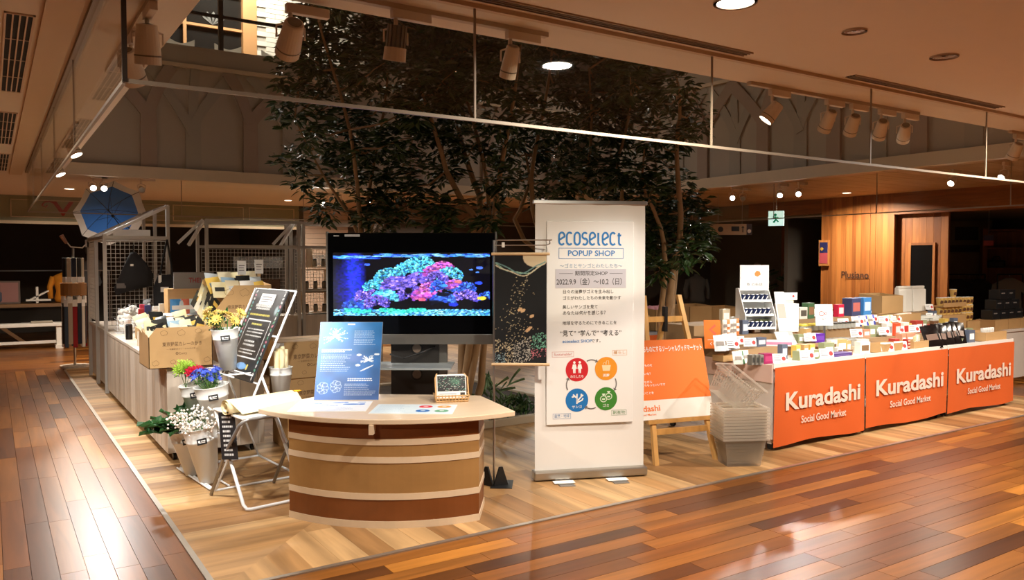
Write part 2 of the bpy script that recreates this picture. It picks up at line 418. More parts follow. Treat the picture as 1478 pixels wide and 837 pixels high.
def relief(wall, s, kind, flip, to):
    m = MB(); H = Z1-Z0; f = -1 if flip else 1; th = (.030 if kind == 0 else .012)+.0013*(int(s*10) % 7)
    k_ = [0]
    def limb(*a):
        k_[0] += 1; m.slab([(s+f*p[0], p[1]) for p in branch(*a)], -.01, th+.003*k_[0])
    zb = Z0
    limb((0, zb), (0, zb+.3*H), (0, zb+.55*H), .20, .19)
    if kind == 0:
        limb((-.03, zb+.45*H), (.05, zb+.62*H), (.62, zb+H), .15, .17); limb((0, zb+.5*H), (-.10, zb+.8*H), (-.30, zb+H), .14, .16)
    else:
        limb((0, zb+.4*H), (.0, zb+.7*H), (.04, zb+H), .12, .12); limb((0, zb+.4*H), (.1, zb+.65*H), (.55, zb+H), .12, .14); limb((0, zb+.35*H), (-.15, zb+.6*H), (-.55, zb+H), .12, .13)
    m.v = [(to(x, y_, z)) for x, y_, z in m.v]
    m.build('tree_relief', REL[kind], wall)
far = lambda s, t, z: (s, FYY-t, z); rgt = lambda s, t, z: (FXX-t, s, z)
for i, s in enumerate([1.75, 3.05, 4.35, 5.6, 6.9, 8.2]):
    relief(wf, s+.55, 1, i % 2, far); relief(wf, s, 0, (i+1) % 2, far)
for i, s in enumerate([2.9, 4.0, 5.1, 6.2, 7.3, 8.4, 9.5, 10.6]):
    relief(wr, s+.5, 1, i % 2, rgt); relief(wr, s, 0, i % 2, rgt)

# --- smoke screen glass round the opening, pane by pane, with a bottom rail
GL = clear('smoke_screen_glass', (250, 250, 246), .55)
RAIL = plain('glass_rail', (150, 138, 122), .4); JOINT = plain('glass_joint', (52, 46, 40), .4); SEAL = plain('glass_seal', (150, 136, 118), .4)
GB = 2.17
def screen(name, label, axis, const, marks, joint='glass_joint'):
    t = thing(name, label, 'glass screen', (0, 0, 0))
    for a, b in zip(marks, marks[1:]):
        m = MB()
        if axis == 'x': m.box(a+.004, b-.004, const-.003, const+.003, GB+.012, CEIL)
        else: m.box(const-.003, const+.003, a+.004, b-.004, GB+.012, CEIL)
        m.build('glass_pane', GL, t)
    for a in marks[1:-1]:
        m = MB()
        if axis == 'x': m.box(a-.0045, a+.0045, const-.004, const+.004, GB, CEIL)
        else: m.box(const-.004, const+.004, a-.0045, a+.0045, GB, CEIL)
        m.build('joint_strip', SEAL, t)
    m = MB(); r = .006
    if axis == 'x': m.box(marks[0], marks[-1], const-r, const+r, GB-.002, GB+.012)
    else: m.box(const-r, const+r, marks[0], marks[-1], GB-.002, GB+.012)
    m.build('bottom_rail', RAIL, t); return t
t = screen('glass_screen', 'clear hanging glass screen over the front of the shop, nearest the reception desk', 'x', 3.05, [.4, 1.80, 3.29, 4.75, 6.2, 7.7, 9.2])
MB().box(.392, .408, 3.042, 3.058, GB, CEIL).build('corner_post', JOINT, t)
screen('glass_screen', 'clear hanging glass screen along the side above the wooden display counter', 'y', .4, [3.06, 5.0, 6.6, 8.3, 10.0, 11.6])
screen('glass_screen', 'clear hanging glass screen in front of the green shop fascia', 'x', 11.6, [.41, 2.2, 3.9, 5.6, 7.3, 9.45])
screen('glass_screen', 'clear hanging glass screen on the side of the timber clad pillar', 'y', 9.5, [3.0, 4.4, 6.0, 7.6, 9.2, 11.6])

# --- upper floor seen over the atrium walls
UF = 3.75
struct(MB().box(OX-3, 30, FYY+.25, 18, UF-.3, UF).build('floor_upper', plain('upper_floor', (120, 90, 60), .6)))
struct(MB().box(FXX+.25, 30, -4, FYY+.25, UF-.3, UF).build('floor_upper', MATS['upper_floor']))
struct(MB().box(OX-3, 18, -3, 18, 6.7, 6.9).build('ceiling_upper', plain('upper_ceiling', (190, 178, 164), .8)))
SID = plain('white_brick', (226, 222, 212), .7, var=.04)
wu = struct(MB().box(3.72, 5.6, 13.32, 13.5, UF, 6.7).build('wall_upper', plain('mortar', (176, 170, 160), .85)))
bm_ = MB().box(-.148, .148, -.012, .012, -.036, .036).mesh('brick', SID); k = 0; z = UF+.75
while z < 6.2:
    xx = 3.72+.15+(.15 if k % 2 else 0)
    while xx+.15 < 5.6: inst('brick', bm_, wu, (xx, 13.315, z)); xx += .302
    z += .079; k += 1
struct(MB().box(5.6, 18, 13.4, 13.6, UF, 6.7).build('wall_upper', plain('dark_upper_wall', (112, 98, 84), .8)))
struct(MB().box(11.6, 11.8, -3, 13.4, UF, 6.7).build('wall_upper', MATS['dark_upper_wall']))
WFm = plain('window_timber', (196, 148, 100), .5); DG = plain('dark_glass', (34, 33, 32), .12, var=.2, scale=3)
t = struct(MB().box(-1.5, 3.55, 13.42, 13.44, UF, 6.7).build('window_1', DG))
MB().box(3.50, 3.72, 13.30, 13.5, UF, 6.7).build('window_frame', WFm, t)
for xx in (.05, 1.02, 1.98, 2.62): MB().box(xx-.025, xx+.025, 13.36, 13.44, UF, 6.7).build('mullion', WFm, t)
for zz in (4.75, 5.30, 5.85): MB().box(-1.5, 3.5, 13.37, 13.44, zz-.02, zz+.02).build('glazing_bar', WFm, t)
FR = plain('frost_print', (104, 104, 102), .6)
for xx in (2.25, 3.05, 1.45):                                    # leaf sprigs frosted on the panes
    m = MB()
    for a in (-50, -22, 5, 32, 58):
        R = math.radians(a); m.slab([(xx, 5.34), (xx+.05*math.cos(R)+.14*math.sin(R), 5.34+.14*math.cos(R)), (xx+.22*math.sin(R), 5.34+.22*math.cos(R)), (xx-.05*math.cos(R)+.14*math.sin(R), 5.34+.14*math.cos(R))], 13.412, 13.418)
    m.build('leaf_print', FR, t)
t = thing('railing', 'black metal balcony railing in front of the upper floor window', 'railing', (0, 11.62, 4.42))
for xx in (1.1, 2.75, 4.05, 5.4): MB().box(xx-.03, xx+.03, -.03, .03, -.7, 1.2).build('post', BLACK, t)
MB().box(.4, 8.9, -.02, .02, .52, .56).build('handrail', BLACK, t)
chw = MB()
for i, xx in enumerate([2.30, 2.95, 3.62]):
    ch = thing('cafe_chair', 'white wooden chair with a carved top rail behind the upper parapet', 'chair', (xx, 12.05, UF), 0, 'white chairs on the upper floor')
    m = MB(); n = 12; top = []; bot = []
    for k in range(n+1):
        s = -1+2*k/n; top.append((s*.19, .90+.02*math.cos(s*PI)*-1+.03*abs(s)**3)); bot.append((s*.185, .80+.015*math.sin(abs(s)*PI*2)))
    m.slab(bot+top[::-1], -.012, .012); m.build('top_rail', WHITE, ch)
    MB().box(-.2, .2, -.40, 0, .42, .45).build('seat', WHITE, ch)
    for sx in (-1, 1):
        MB().box(sx*.18-.015, sx*.18+.015, -.015, .015, 0, .85).build('leg', WHITE, ch); MB().box(sx*.18-.015, sx*.18+.015, -.40, -.37, 0, .42).build('leg', WHITE, ch)
    for s in (-.09, 0, .09): MB().box(s-.012, s+.012, -.008, .008, .45, .80).build('spindle', WHITE, ch)

# --- the green panelled shop front behind the side counter
GRN = plain('sage_paint', (142, 140, 112), .7, var=.03); CRM = plain('cream_moulding', (196, 180, 150), .6)
sf = struct(MB().box(-6, 5.25, 15.9, 16.2, 2.22, CEIL).build('wall_shop_fascia', GRN))
MB().box(-6, 5.25, 15.84, 15.92, 2.20, 2.25).build('moulding_strip', CRM, sf)
for (a, b) in ((-3, .12), (.30, 2.25), (2.35, 2.80), (2.86, 4.15), (4.25, 5.15)):
    for q in ((a, b, 2.31, 2.325), (a, b, 2.60, 2.615), (a, a+.015, 2.31, 2.615), (b-.015, b, 2.31, 2.615)): MB().box(q[0], q[1], 15.885, 15.905, q[2], q[3]).build('panel_bead', CRM, sf)
RED = plain('red_lettering', (150, 44, 40), .6)
t = thing('shop_lettering', 'red serif lettering on the green fascia beside the blue umbrella', 'sign', (1.06, 15.89, 2.46))
text('Vi', .34, RED, t, .1, 0, -.002, bold=.02, width=.48, spacing=1.25); MB().tube([(-.30, -.004, .06), (-.26, -.004, .12), (-.18, -.004, .13), (-.12, -.004, .10)], .012, 6).tube([(-.30, -.004, .06), (-.24, -.004, .03), (-.22, -.004, .07)], .01, 6).build('flourish', RED, t)
# dark interior of the shops
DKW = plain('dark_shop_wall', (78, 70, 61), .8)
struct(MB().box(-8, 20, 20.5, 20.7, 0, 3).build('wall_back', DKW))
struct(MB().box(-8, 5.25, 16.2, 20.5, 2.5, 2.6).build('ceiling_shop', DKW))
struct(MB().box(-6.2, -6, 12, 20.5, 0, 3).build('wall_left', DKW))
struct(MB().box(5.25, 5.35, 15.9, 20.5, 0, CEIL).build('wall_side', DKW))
# pale weatherboards beside it
wb = struct(MB().box(5.35, 6.3, 15.95, 16.1, 0, CEIL).build('wall_siding', plain('siding_back', (120, 100, 84), .8)))
bo = MB().box(-.475, .475, -.02, .0, -.045, .05).mesh('weatherboard', plain('weatherboard', (180, 158, 138), .7, var=.05))
for k in range(26): inst('weatherboard', bo, wb, (5.825, 15.95, .08+k*.1), (.12, 0, 0))
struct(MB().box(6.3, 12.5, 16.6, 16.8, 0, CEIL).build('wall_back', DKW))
struct(MB().box(6.3, 12.6, 13.9, 14.05, 2.38, CEIL).build('wall_header', plain('dark_header', (112, 86, 64), .6)))
# --- timber clad pillar and shop fronts on the other side
PW = [(120, 68, 28), (144, 86, 38), (164, 102, 48), (132, 76, 32), (178, 114, 56)]
pwm = wood('pillar_board', PW, 'z', .5, 'object', .22)
pwd = pwm
t = thing('timber_pillar', 'wide pillar clad in vertical orange brown boards behind the goods tables', 'pillar', (12.5, 8.25, 0))
MB().box(.02, .9, -.66, .68, 0, CEIL).build('core', DKW, t)
y = -.68
while y < .66:
    ww = random.choice([.075, .095, .12]); ww = min(ww, .70-y)
    MB().box(-random.random()*.012, .03, y, y+ww-.003, 0, CEIL).build('board', pwm, t); y += ww
text('Plusiano', .17, plain('burnt_lettering', (62, 36, 20), .7), t, -.02, 1.32, -.02, bold=.02, width=.52, rot=(0, 0, -PI/2))
sg = thing('pillar_sign', 'small blue and red poster in a wooden frame on the pillar edge', 'sign', (12.46, 8.86, 1.72))
MB().box(-.02, .01, -.10, .10, -.24, .22).build('frame', wood('sign_frame', [(170, 112, 58), (180, 120, 62)], 'z', .5), sg)
MB().box(-.024, -.02, -.08, .08, -.01, .18).build('blue_panel', plain('poster_blue', (38, 40, 84), .5), sg); MB().box(-.024, -.02, -.08, .08, -.20, -.01).build('red_panel', plain('poster_red', (170, 72, 80), .5), sg)
MB().lathe([(.03, 0), (.03, .003)], 14).move(Matrix.Rotation(-PI/2, 4, 'Y')).move(Matrix.Translation((-.024, .035, .06))).build('yellow_dot', plain('poster_yellow', (190, 150, 50), .5), sg)
t = thing('timber_bay', 'recessed bay of red brown boards with a black glass panel', 'wall bay', (12.62, 7.2, 0))
y = -.45
while y < .38: MB().box(0, .05, y, y+.115, 0, CEIL).build('board', pwd, t); y += .118
MB().box(-.02, .0, -.22, .14, .2, 1.82).build('glass_panel', plain('black_panel', (16, 15, 15), .15), t); MB().box(-.03, -.0, .14, .18, .2, 1.86).build('panel_frame', pwd, t); MB().box(-.03, -.0, -.26, -.22, .2, 1.86).build('panel_frame', pwd, t)
MB().box(-.03, 0, -.22, .14, 1.82, 1.86).build('panel_frame', pwd, t)
bw = wood('beam_wood', [(132, 78, 36), (150, 92, 44)], 'y', .5, 'object', .3)
struct(MB().box(12.48, 12.7, -3, 7.58, 2.33, CEIL).build('trim_10', bw)); struct(MB().box(12.5, 12.7, 8.94, 10.6, 2.42, CEIL).build('trim_11', bw))
struct(MB().box(12.6, 12.7, 10.6, 14, 2.42, CEIL).build('trim_12', plain('header_paint', (120, 100, 80), .7)))
struct(MB().box(12.7, 22, -4, 14, 2.40, 2.5).build('ceiling_shop', plain('shop_ceiling', (128, 122, 104), .8)))
struct(MB().box(17.5, 17.7, -4, 16, 0, 2.5).build('wall_back', plain('shop_back', (122, 110, 92), .8)))
struct(MB().box(15.0, 15.1, 10.06, 14, 0, 2.4).build('wall_shutter', plain('shutter', (98, 92, 78), .7)))
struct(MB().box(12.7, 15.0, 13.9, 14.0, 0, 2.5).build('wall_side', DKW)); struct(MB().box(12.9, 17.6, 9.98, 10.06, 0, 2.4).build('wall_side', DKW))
struct(MB().box(14.9, 15.0, 11.6, 11.7, 0, 2.4).build('trim_13', pwd))
# ============================================================ RECEPTION DESK
desk = thing('reception_desk', 'low reception desk with a curved banded front and pale fan shaped top', 'desk', (1.955, 4.40, 0), math.radians(-36.2))
def arc(x0, z_, sag, n=24):
    """front curve through (-x0,0), (0,-sag), (x0,0)"""
    R = (x0*x0+sag*sag)/(2*sag); cy = R-sag; a = math.asin(x0/R)
    return [(R*math.sin(-a+2*a*i/n), cy-R*math.cos(-a+2*a*i/n)+z_) for i in range(n+1)]
def band(z0, z1, out, mat, name):
    f = arc(.576+out, 0, .175+out); m = MB(); m.prism([(x, y) for x, y in f]+[(.576+out, .34), (-.576-out, .34)], z0, z1); return m.build(name, mat, desk)
PALE = wood('pale_maple', [(206, 184, 156), (212, 190, 162)], 'x', .35, None, .05, .5)
DB = wood('band_brown', [(112, 62, 26), (118, 66, 28)], 'x', .4, None, .10, .6); TAN = wood('band_tan', [(150, 112, 66), (156, 118, 70)], 'x', .4, None, .08, .6)
for z0, z1, o, m, n in [(0, .045, .004, PALE, 'base_strip'), (.045, .170, 0, DB, 'brown_band'), (.170, .207, .004, PALE, 'pale_strip'), (.207, .385, 0, TAN, 'tan_band'), (.385, .420, .004, PALE, 'pale_strip'),
                        (.420, .490, 0, TAN, 'tan_band'), (.490, .525, .004, PALE, 'pale_strip'), (.525, .62, 0, DB, 'brown_band')]: band(z0, z1, o, m, n)
top = arc(.79, .07, .30, 32)
back = [(.53, .62), (.40, .635), (0, .645), (-.40, .635), (-.53, .62)]
MB().prism(top+back, .62, .65).build('desk_top', PALE, desk, bevel=.004)
MB().box(-.03, -.005, -.25, -.17, .565, .62).build('bracket', PALE, desk)

# printed sheets, the sloping blue panel and the card basket on the desk
DR = math.radians(-36.2)
def ondesk(x, y, z=.65): return Vector((1.955, 4.40, 0))+Matrix.Rotation(DR, 3, 'Z')@Vector((x, y, z))
PRT = colattr('printed_sheet', 0, .35)
def base(h, w, c): a = np.zeros((h, w, 3)); a[:] = np.array(c)/255; return a
def blot(a, cx, cy, rx, ry, c, al=1.0, soft=0.0, ang=0):
    h, w, _ = a.shape; R = int(max(rx, ry)*w)+2; px, py = cx*w, cy*h
    x0, x1, y0, y1 = max(0, int(px)-R), min(w, int(px)+R+1), max(0, int(py)-R), min(h, int(py)+R+1)
    if x1 <= x0 or y1 <= y0: return
    Y, X = np.mgrid[y0:y1, x0:x1]; X = X-px; Y = Y-py; ca, sa = math.cos(ang), math.sin(ang)
    d = ((X*ca+Y*sa)/(rx*w))**2+((-X*sa+Y*ca)/(ry*w))**2
    m = (np.clip((1-d)/max(soft, 1e-3), 0, 1) if soft else (d < 1).astype(float))*al; s = a[y0:y1, x0:x1]; s[:] = s*(1-m[..., None])+np.array(c)/255*m[..., None]
def lines(a, x0, x1, y0, n, step, c, al=.8, thick=.4, seed=1):
    r = np.random.RandomState(seed); h, w, _ = a.shape
    for i in range(n):
        yy = int((y0+i*step)*h); t = max(1, int(step*h*thick)); x = int(x0*w); e = int((x0+(x1-x0)*(.7+.3*r.rand()))*w)
        while x < e:
            l = r.randint(2, 5); a[yy:yy+t, x:min(e, x+l)] = a[yy:yy+t, x:min(e, x+l)]*(1-al)+np.array(c)/255*al; x += l+1
# sheet with blue fish drawings
a = base(110, 150, (236, 240, 244)); lines(a, .05, .9, .62, 6, .06, (70, 110, 170), .6, .45, 3)
for (x, y, r) in ((.55, .12, .10), (.75, .30, .13), (.25, .22, .07), (.5, .42, .06), (.85, .10, .05), (.38, .38, .05)): blot(a, x, y, r, r*.35, (60, 120, 200)); blot(a, x+r, y, r*.35, r*.4, (60, 120, 200))
t = thing('printed_sheet', 'white laminated sheet with blue fish drawings lying on the desk', 'sheet', ondesk(-.36, .16, .652), DR+.10)
MB().box(-.235, .235, -.17, .17, -.002, 0).build('paper', PAPER, t); picture('print', a, .465, .335, PRT, t, 0, 0, .0008, True)
a = base(110, 150, (214, 230, 238)); lines(a, .05, .45, .10, 9, .09, (110, 150, 190), .55, .4, 5)
for (x, y, c) in ((.62, .25, (216, 60, 70)), (.85, .25, (226, 150, 70)), (.62, .70, (40, 110, 190)), (.85, .70, (70, 150, 110))):
    blot(a, x, y, .085, .10, c); blot(a, x, y-.03, .03, .03, (240, 240, 240), .8); blot(a, x, y+.14, .04, .015, (240, 240, 240), .8)
t = thing('printed_sheet', 'pale blue laminated sheet with four coloured circles lying on the desk', 'sheet', ondesk(.17, .10, .652), DR+.02)
MB().box(-.25, .25, -.155, .155, -.002, 0).build('paper', PAPER, t); picture('print', a, .495, .305, PRT, t, 0, 0, .0008, True)
# blue information panel leaning on a wire stand
a = base(170, 120, (40, 120, 190)); g = np.linspace(0, 1, 170)[:, None, None]; a = a*(1-g)+np.array((44, 84, 146))/255*g
n = noise2(170, 120, 22, 5)[..., None]; a = a*(.86+.3*n)
blot(a, .15, .1, .5, .3, (40, 160, 220), .5, 1.0); blot(a, .62, .47, .2, .1, (96, 110, 180), .5, 1.0)
lines(a, .56, .92, .12, 9, .022, (226, 236, 246), .75, .5, 2); lines(a, .06, .55, .36, 2, .026, (240, 246, 250), .95, .6, 4); lines(a, .06, .55, .43, 10, .023, (220, 230, 242), .7, .5, 6)
lines(a, .50, .9, .73, 2, .028, (240, 246, 250), .95, .6, 8); lines(a, .46, .95, .80, 7, .023, (226, 232, 240), .7, .5, 9)
rs = np.random.RandomState(4)
def coral(a, cx, cy, R, c, n=26):
    for k in range(n):
        an = rs.rand()*PI*1.6-PI*1.3; r = R*(.3+.7*rs.rand())
        for s in np.linspace(.15, 1, 7): blot(a, cx+math.cos(an+s*.4*(rs.rand()-.5))*r*s, cy+math.sin(an)*r*s*.62, .008, .008, c, .85)
coral(a, .25, .19, .22, (226, 246, 250)); coral(a, .80, .50, .13, (236, 244, 250), 18)
for (x, y) in ((.65, .43), (.64, .56), (.93, .42)): blot(a, x, y, .04, .02, (236, 244, 250), .9)
blot(a, .78, .60, .12, .012, (236, 244, 250), .9, 0, -.5)
for (x, y) in ((.12, .85), (.32, .83)):
    for k in range(7):
        an = k*.9; blot(a, x+.05*math.cos(an), y+.05*math.sin(an), .045, .042, (222, 228, 236), .5); blot(a, x+.05*math.cos(an), y+.05*math.sin(an), .034, .032, (44, 80, 138), .8)
t = thing('information_panel', 'blue upright panel with white coral drawings leaning back on the desk', 'panel', ondesk(-.33, .40, .65), 0, rot=(Matrix.Rotation(DR+.07, 3, 'Z')@Matrix.Rotation(math.radians(-24), 3, 'X')).to_euler())
MB().box(-.21, .21, 0, .012, 0, .54).build('board', plain('panel_edge', (150, 160, 178), .5), t); picture('print', a, .418, .536, PRT, t, 0, .27, -.0008)
MB().rect(-.025, .025, .518, .528, -.0016).build('white_tab', WINK, t)
MB().tube([(-.1, .012, .40), (-.1, .16, .06)], .003).build('wire_stand', STEEL, t); MB().tube([(.1, .012, .40), (.1, .16, .06)], .003).build('wire_stand', STEEL, t)
# postcards in a woven basket
t = thing('card_basket', 'small woven basket holding coral postcards on the desk', 'basket', ondesk(.36, .40, .65), DR+.25)
m = MB(); BKT = plain('bamboo', (204, 164, 110), .6)
for k in range(3): 
    z = .008+k*.017
    for (p, q) in (((-.10, -.05), (.10, -.05)), ((.10, -.05), (.10, .05)), ((.10, .05), (-.10, .05)), ((-.10, .05), (-.10, -.05))): m.tube([(p[0]*(1+.05*k), p[1]*(1+.05*k), z), (q[0]*(1+.05*k), q[1]*(1+.05*k), z)], .005, 6)
for k in range(11):
    x = -.10+k*.02
    for y in (-.052, .052): m.tube([(x, y, 0), (x*1.1, y*1.12, .048)], .0035, 5)
m.box(-.1, .1, -.05, .05, 0, .004)
for sx in (-1, 1): m.tube([(sx*.105, -.05, .045), (sx*.105, .0, .15), (sx*.09, .05, .17)], .005, 6)
m.build('basket', BKT, t)
a = base(60, 80, (28, 30, 34)); rs = np.random.RandomState(8)
for k in range(120): blot(a, rs.rand(), rs.rand(), .02, .012, [(220, 214, 200), (200, 206, 200), (60, 150, 120), (120, 190, 160)][rs.randint(4)], .9)
blot(a, .62, .35, .3, .2, (90, 170, 130), .5, 1.0)
for k in range(4):
    cd = MB().box(-.095, .095, 0, .002, 0, .155).build('postcard', PAPER, t, loc=(0, -.035+.012*k, .02), rot=(-.35, 0, .02*(k-1)))
    if k == 0:
        picture('print', a, .18, .10, PRT, cd, 0, .10, -.0008); MB().rect(.055, .085, .012, .040, -.0008).build('dark_square', INK, cd); MB().rect(-.08, .03, .03, .033, -.0008).rect(-.08, .02, .02, .022, -.0008).build('caption', GREYINK, cd)
# ============================================================ TELEVISION
TD = 5.75; TC = at(594, 412, TD); TVZ = -YAW
tv = thing('television', 'large flat television showing a blue lit coral aquarium behind the desk', 'television', (TC.x, TC.y, 0), TVZ)
zc = TC.z; tw, th = 1.205, .76
BEZ = plain('gloss_black', (9, 10, 13), .12, var=0); SIL = plain('tv_silver', (132, 130, 126), .35, .6)
MB().box(-tw/2, tw/2, 0, .07, zc-th/2, zc+th/2).build('body', BEZ, tv, bevel=.006)
m = MB(); m.box(-tw/2-.012, -tw/2, -.006, .05, zc-th/2-.03, zc+th/2+.008); m.box(tw/2, tw/2+.012, -.006, .05, zc-th/2-.03, zc+th/2+.008); m.box(-tw/2, tw/2, -.012, .05, zc-th/2-.045, zc-th/2+.028); m.build('silver_frame', SIL, tv, bevel=.003)
# the picture: a reef in blue light
h, w = 170, 330; a = np.zeros((h, w, 3)); rs = np.random.RandomState(11)
gx = np.linspace(0, 1, w)[None, :]; gy = np.linspace(0, 1, h)[:, None]
a[:] = np.array((1, 2, 12))/255
blot(a, .13, .42, .085, .36, (34, 50, 220), .95, .9); blot(a, .05, .55, .06, .25, (10, 20, 130), .7, 1)
nz = noise2(h, w, 4, 3); a[..., 2] *= (.55+.9*nz); a[..., 0] *= (.6+.8*nz)
for k in range(260):                                             # ripples below the surface
    x = rs.rand(); y = .02+.05*rs.rand()+.03*(x < .28); c = [(40, 90, 230), (70, 170, 240), (30, 60, 200), (150, 220, 255)][rs.randint(4)]; blot(a, x, y, .016+.02*rs.rand(), .003, c, .7)
a[:3] *= .2
sand = .90
for k in range(900):
    x = rs.rand(); y = sand+.11*rs.rand(); c = [(60, 150, 200), (110, 220, 240), (170, 240, 250), (40, 110, 190)][rs.randint(4)]; blot(a, x, y, .009, .005, c, .8)
def tuft(cx, cy, R, cols, n, kind):
    for k in range(int(n*1.9)):
        an = -PI*(1.25*rs.rand()-.12); r = R*math.sqrt(rs.rand()); x = cx+math.cos(an)*r*1.35; y = cy+.02+math.sin(an)*r*2.3
        c = np.array(cols[rs.randint(len(cols))])*(.35+.85*rs.rand()*(1.0-.25*(y > cy)))
        if kind: 
            for s in range(3): blot(a, x+.003*s*math.cos(an), y+.007*s*math.sin(an), .0058, .006, np.clip(c*(.7+.3*s), 0, 255), .9)
        else: blot(a, x, y, .011, .008, np.clip(c*1.15, 0, 255), .85)
CY_, VI, PK, BL, GR = [(80, 200, 230), (120, 230, 240), (50, 140, 220)], [(110, 90, 220), (150, 120, 235), (80, 70, 200)], [(200, 80, 190), (230, 120, 180), (150, 80, 210)], [(50, 90, 220), (70, 130, 240), (30, 60, 180)], [(40, 200, 170), (80, 230, 190), (30, 150, 150)]
for (x, y, R, c, n, kd) in [(.15, .86, .07, BL, 120, 0), (.22, .70, .06, VI, 120, 1), (.26, .54, .05, CY_, 90, 1), (.36, .40, .07, CY_, 140, 1), (.42, .55, .09, VI, 200, 0), (.48, .30, .07, CY_, 130, 1), (.55, .24, .08, CY_, 170, 1), (.55, .45, .07, VI, 150, 0),
        (.50, .68, .07, VI, 130, 1), (.64, .30, .05, PK, 90, 0), (.70, .24, .05, PK, 90, 0), (.74, .36, .06, CY_, 110, 1), (.62, .55, .05, PK, 100, 1), (.58, .68, .06, PK, 140, 0), (.70, .55, .06, BL, 120, 1), (.78, .52, .05, PK, 80, 0), (.84, .70, .06, VI, 120, 1),
        (.70, .75, .06, BL, 100, 0), (.66, .40, .05, VI, 100, 1), (.98, .70, .04, BL, 80, 1), (.33, .70, .06, CY_, 110, 0), (.28, .80, .06, VI, 100, 1), (.85, .55, .04, BL, 70, 1)]: tuft(x, y, R, c, n, kd)
for (x, y, rx, ry) in ((.40, .82, .05, .03), (.62, .82, .10, .045), (.48, .60, .03, .03), (.70, .66, .05, .02)): blot(a, x, y, rx, ry, (2, 3, 14), .9, .6)
for (x, y, r) in ((.12, .93, .05), (.18, .95, .06), (.34, .93, .05), (.44, .95, .06), (.54, .93, .05), (.40, .96, .05)):
    for k in range(60): blot(a, x+(rs.rand()-.5)*r*2, y-.05*rs.rand(), .008, .006, GR[rs.randint(3)], .8)
for (x, y, c, s) in ((.935, .24, (70, 110, 240), .018), (.93, .48, (40, 70, 230), .02), (.88, .27, (80, 140, 250), .010), (.92, .31, (80, 140, 250), .010), (.95, .72, (240, 210, 60), .024), (.57, .74, (220, 90, 120), .02), (.77, .82, (30, 50, 190), .025), (.80, .46, (230, 110, 110), .018), (.71, .52, (60, 140, 240), .02), (.22, .19, (60, 100, 230), .016)):
    blot(a, x, y, s, s*.62, c, .95); blot(a, x-s, y, s*.4, s*.5, c, .9)
for q in (4, 9): a[:, :] *= (.9+.2*noise2(h, w, q, q)[..., None])
picture('screen', a, 1.13, .455, colattr('screen_glow', 1.6), tv, 0, zc+.01, -.0015)
MB().box(-.15, .15, -.004, 0, zc+th/2-.025, zc+th/2-.012).build('top_strip', BEZ, tv); MB().rect(-.56, -.52, zc+th/2-.026, zc+th/2-.018, -.0015).rect(-.48, -.37, zc+th/2-.028, zc+th/2-.012, -.0015).build('white_marks', plain('tv_mark', (200, 206, 212), .5), tv); MB().rect(-.585, -.545, zc-th/2+.045, zc-th/2+.058, -.002).build('white_marks', MATS['tv_mark'], tv)
ST = plain('stand_dark', (50, 47, 45), .35)
MB().box(-.16, .19, .06, .14, .05, zc+.2).build('stand_column', ST, tv)
for zz in (.50, .73, .92): MB().lathe([(.045, 0), (.045, .006)], 18).move(Matrix.Translation((.03, .056, zz))@Matrix.Rotation(PI/2, 4, 'X')).build('cable_hole', BLACK, tv); MB().lathe([(.032, 0), (.032, .008)], 18).move(Matrix.Translation((.03, .055, zz))@Matrix.Rotation(PI/2, 4, 'X')).build('cable_cover', plain('hole_cover', (120, 104, 92), .5), tv)
MB().box(-.25, .30, -.24, .14, .80, .812).build('glass_shelf', plain('frosted_shelf', (176, 186, 190), .2), tv)
MB().box(.19, .25, .08, .12, .04, zc).build('stand_post', SIL, tv); MB().box(-.45, .45, -.2, .3, .0, .05).build('stand_base', ST, tv)
m = MB().tube([(-.16, .02, .88), (-.05, -.05, .86), (.08, -.02, .90), (.16, .05, .93)], .006, 6); m.build('cable', BLACK, tv)
# ============================================================ HANGING TAPESTRY ON ITS STAND
TP = Vector((2.90, 4.66, 0))
t = thing('banner_stand', 'slim steel pole stand with a forked base carrying the dark tapestry', 'stand', TP, -YAW-.05)
MB().box(-.02, .13, -.10, .11, 0, .008).build('base_plate', BLACK, t)
for sx in (-1, 1): MB().slab([(-.055, .0), (.055, .0), (.012, .13), (-.012, .13)], -.015, .0).move(Matrix.Translation((sx*.045, -.02, .006))@Matrix.Rotation(sx*.5, 4, 'Z')).build('foot_bracket', BLACK, t)
MB().tube([(0, 0, 0), (0, 0, 1.70)], .008, 10).build('pole', STEEL, t)
m = MB(); m.tube([(0, 0, 1.66), (.01, 0, 1.695), (.03, 0, 1.70), (.40, 0, 1.70)], .005, 8); m.tube([(0, 0, 1.665), (.36, 0, 1.665), (.385, 0, 1.675), (.385, 0, 1.70)], .004, 8); m.build('cross_arm', STEEL, t)
MB().box(.055, .075, -.008, .008, 1.65, 1.685).build('clip', WHITE, t)
a = base(190, 86, (16, 18, 22)); rs = np.random.RandomState(21)
blot(a, .78, .02, .24, .20, (206, 190, 160)); 
for (c, o, f) in (((150, 190, 170), 0, 0), ((206, 196, 170), .012, 1.3), ((110, 150, 150), -.012, 2.2)):
    for s in np.linspace(0, 1, 70): blot(a, .02+.94*s, .07+o+.10*math.sin(s*PI)+.012*math.sin(s*11+f), .016, .010, c, .9)
for k in range(170):
    y = .2+.6*rs.rand()**.9; x = .45+.10*math.sin(y*9)+(.10+.22*(y-.2))*rs.randn()*.75; blot(a, x, y, .009, .007, [(224, 206, 160), (210, 190, 150), (180, 170, 150)][rs.randint(3)], .9)
for (x, y) in ((.48, .50), (.54, .51), (.71, .56), (.67, .67), (.63, .69)): blot(a, x, y, .05, .03, (226, 186, 140), .9, 0, -.6)
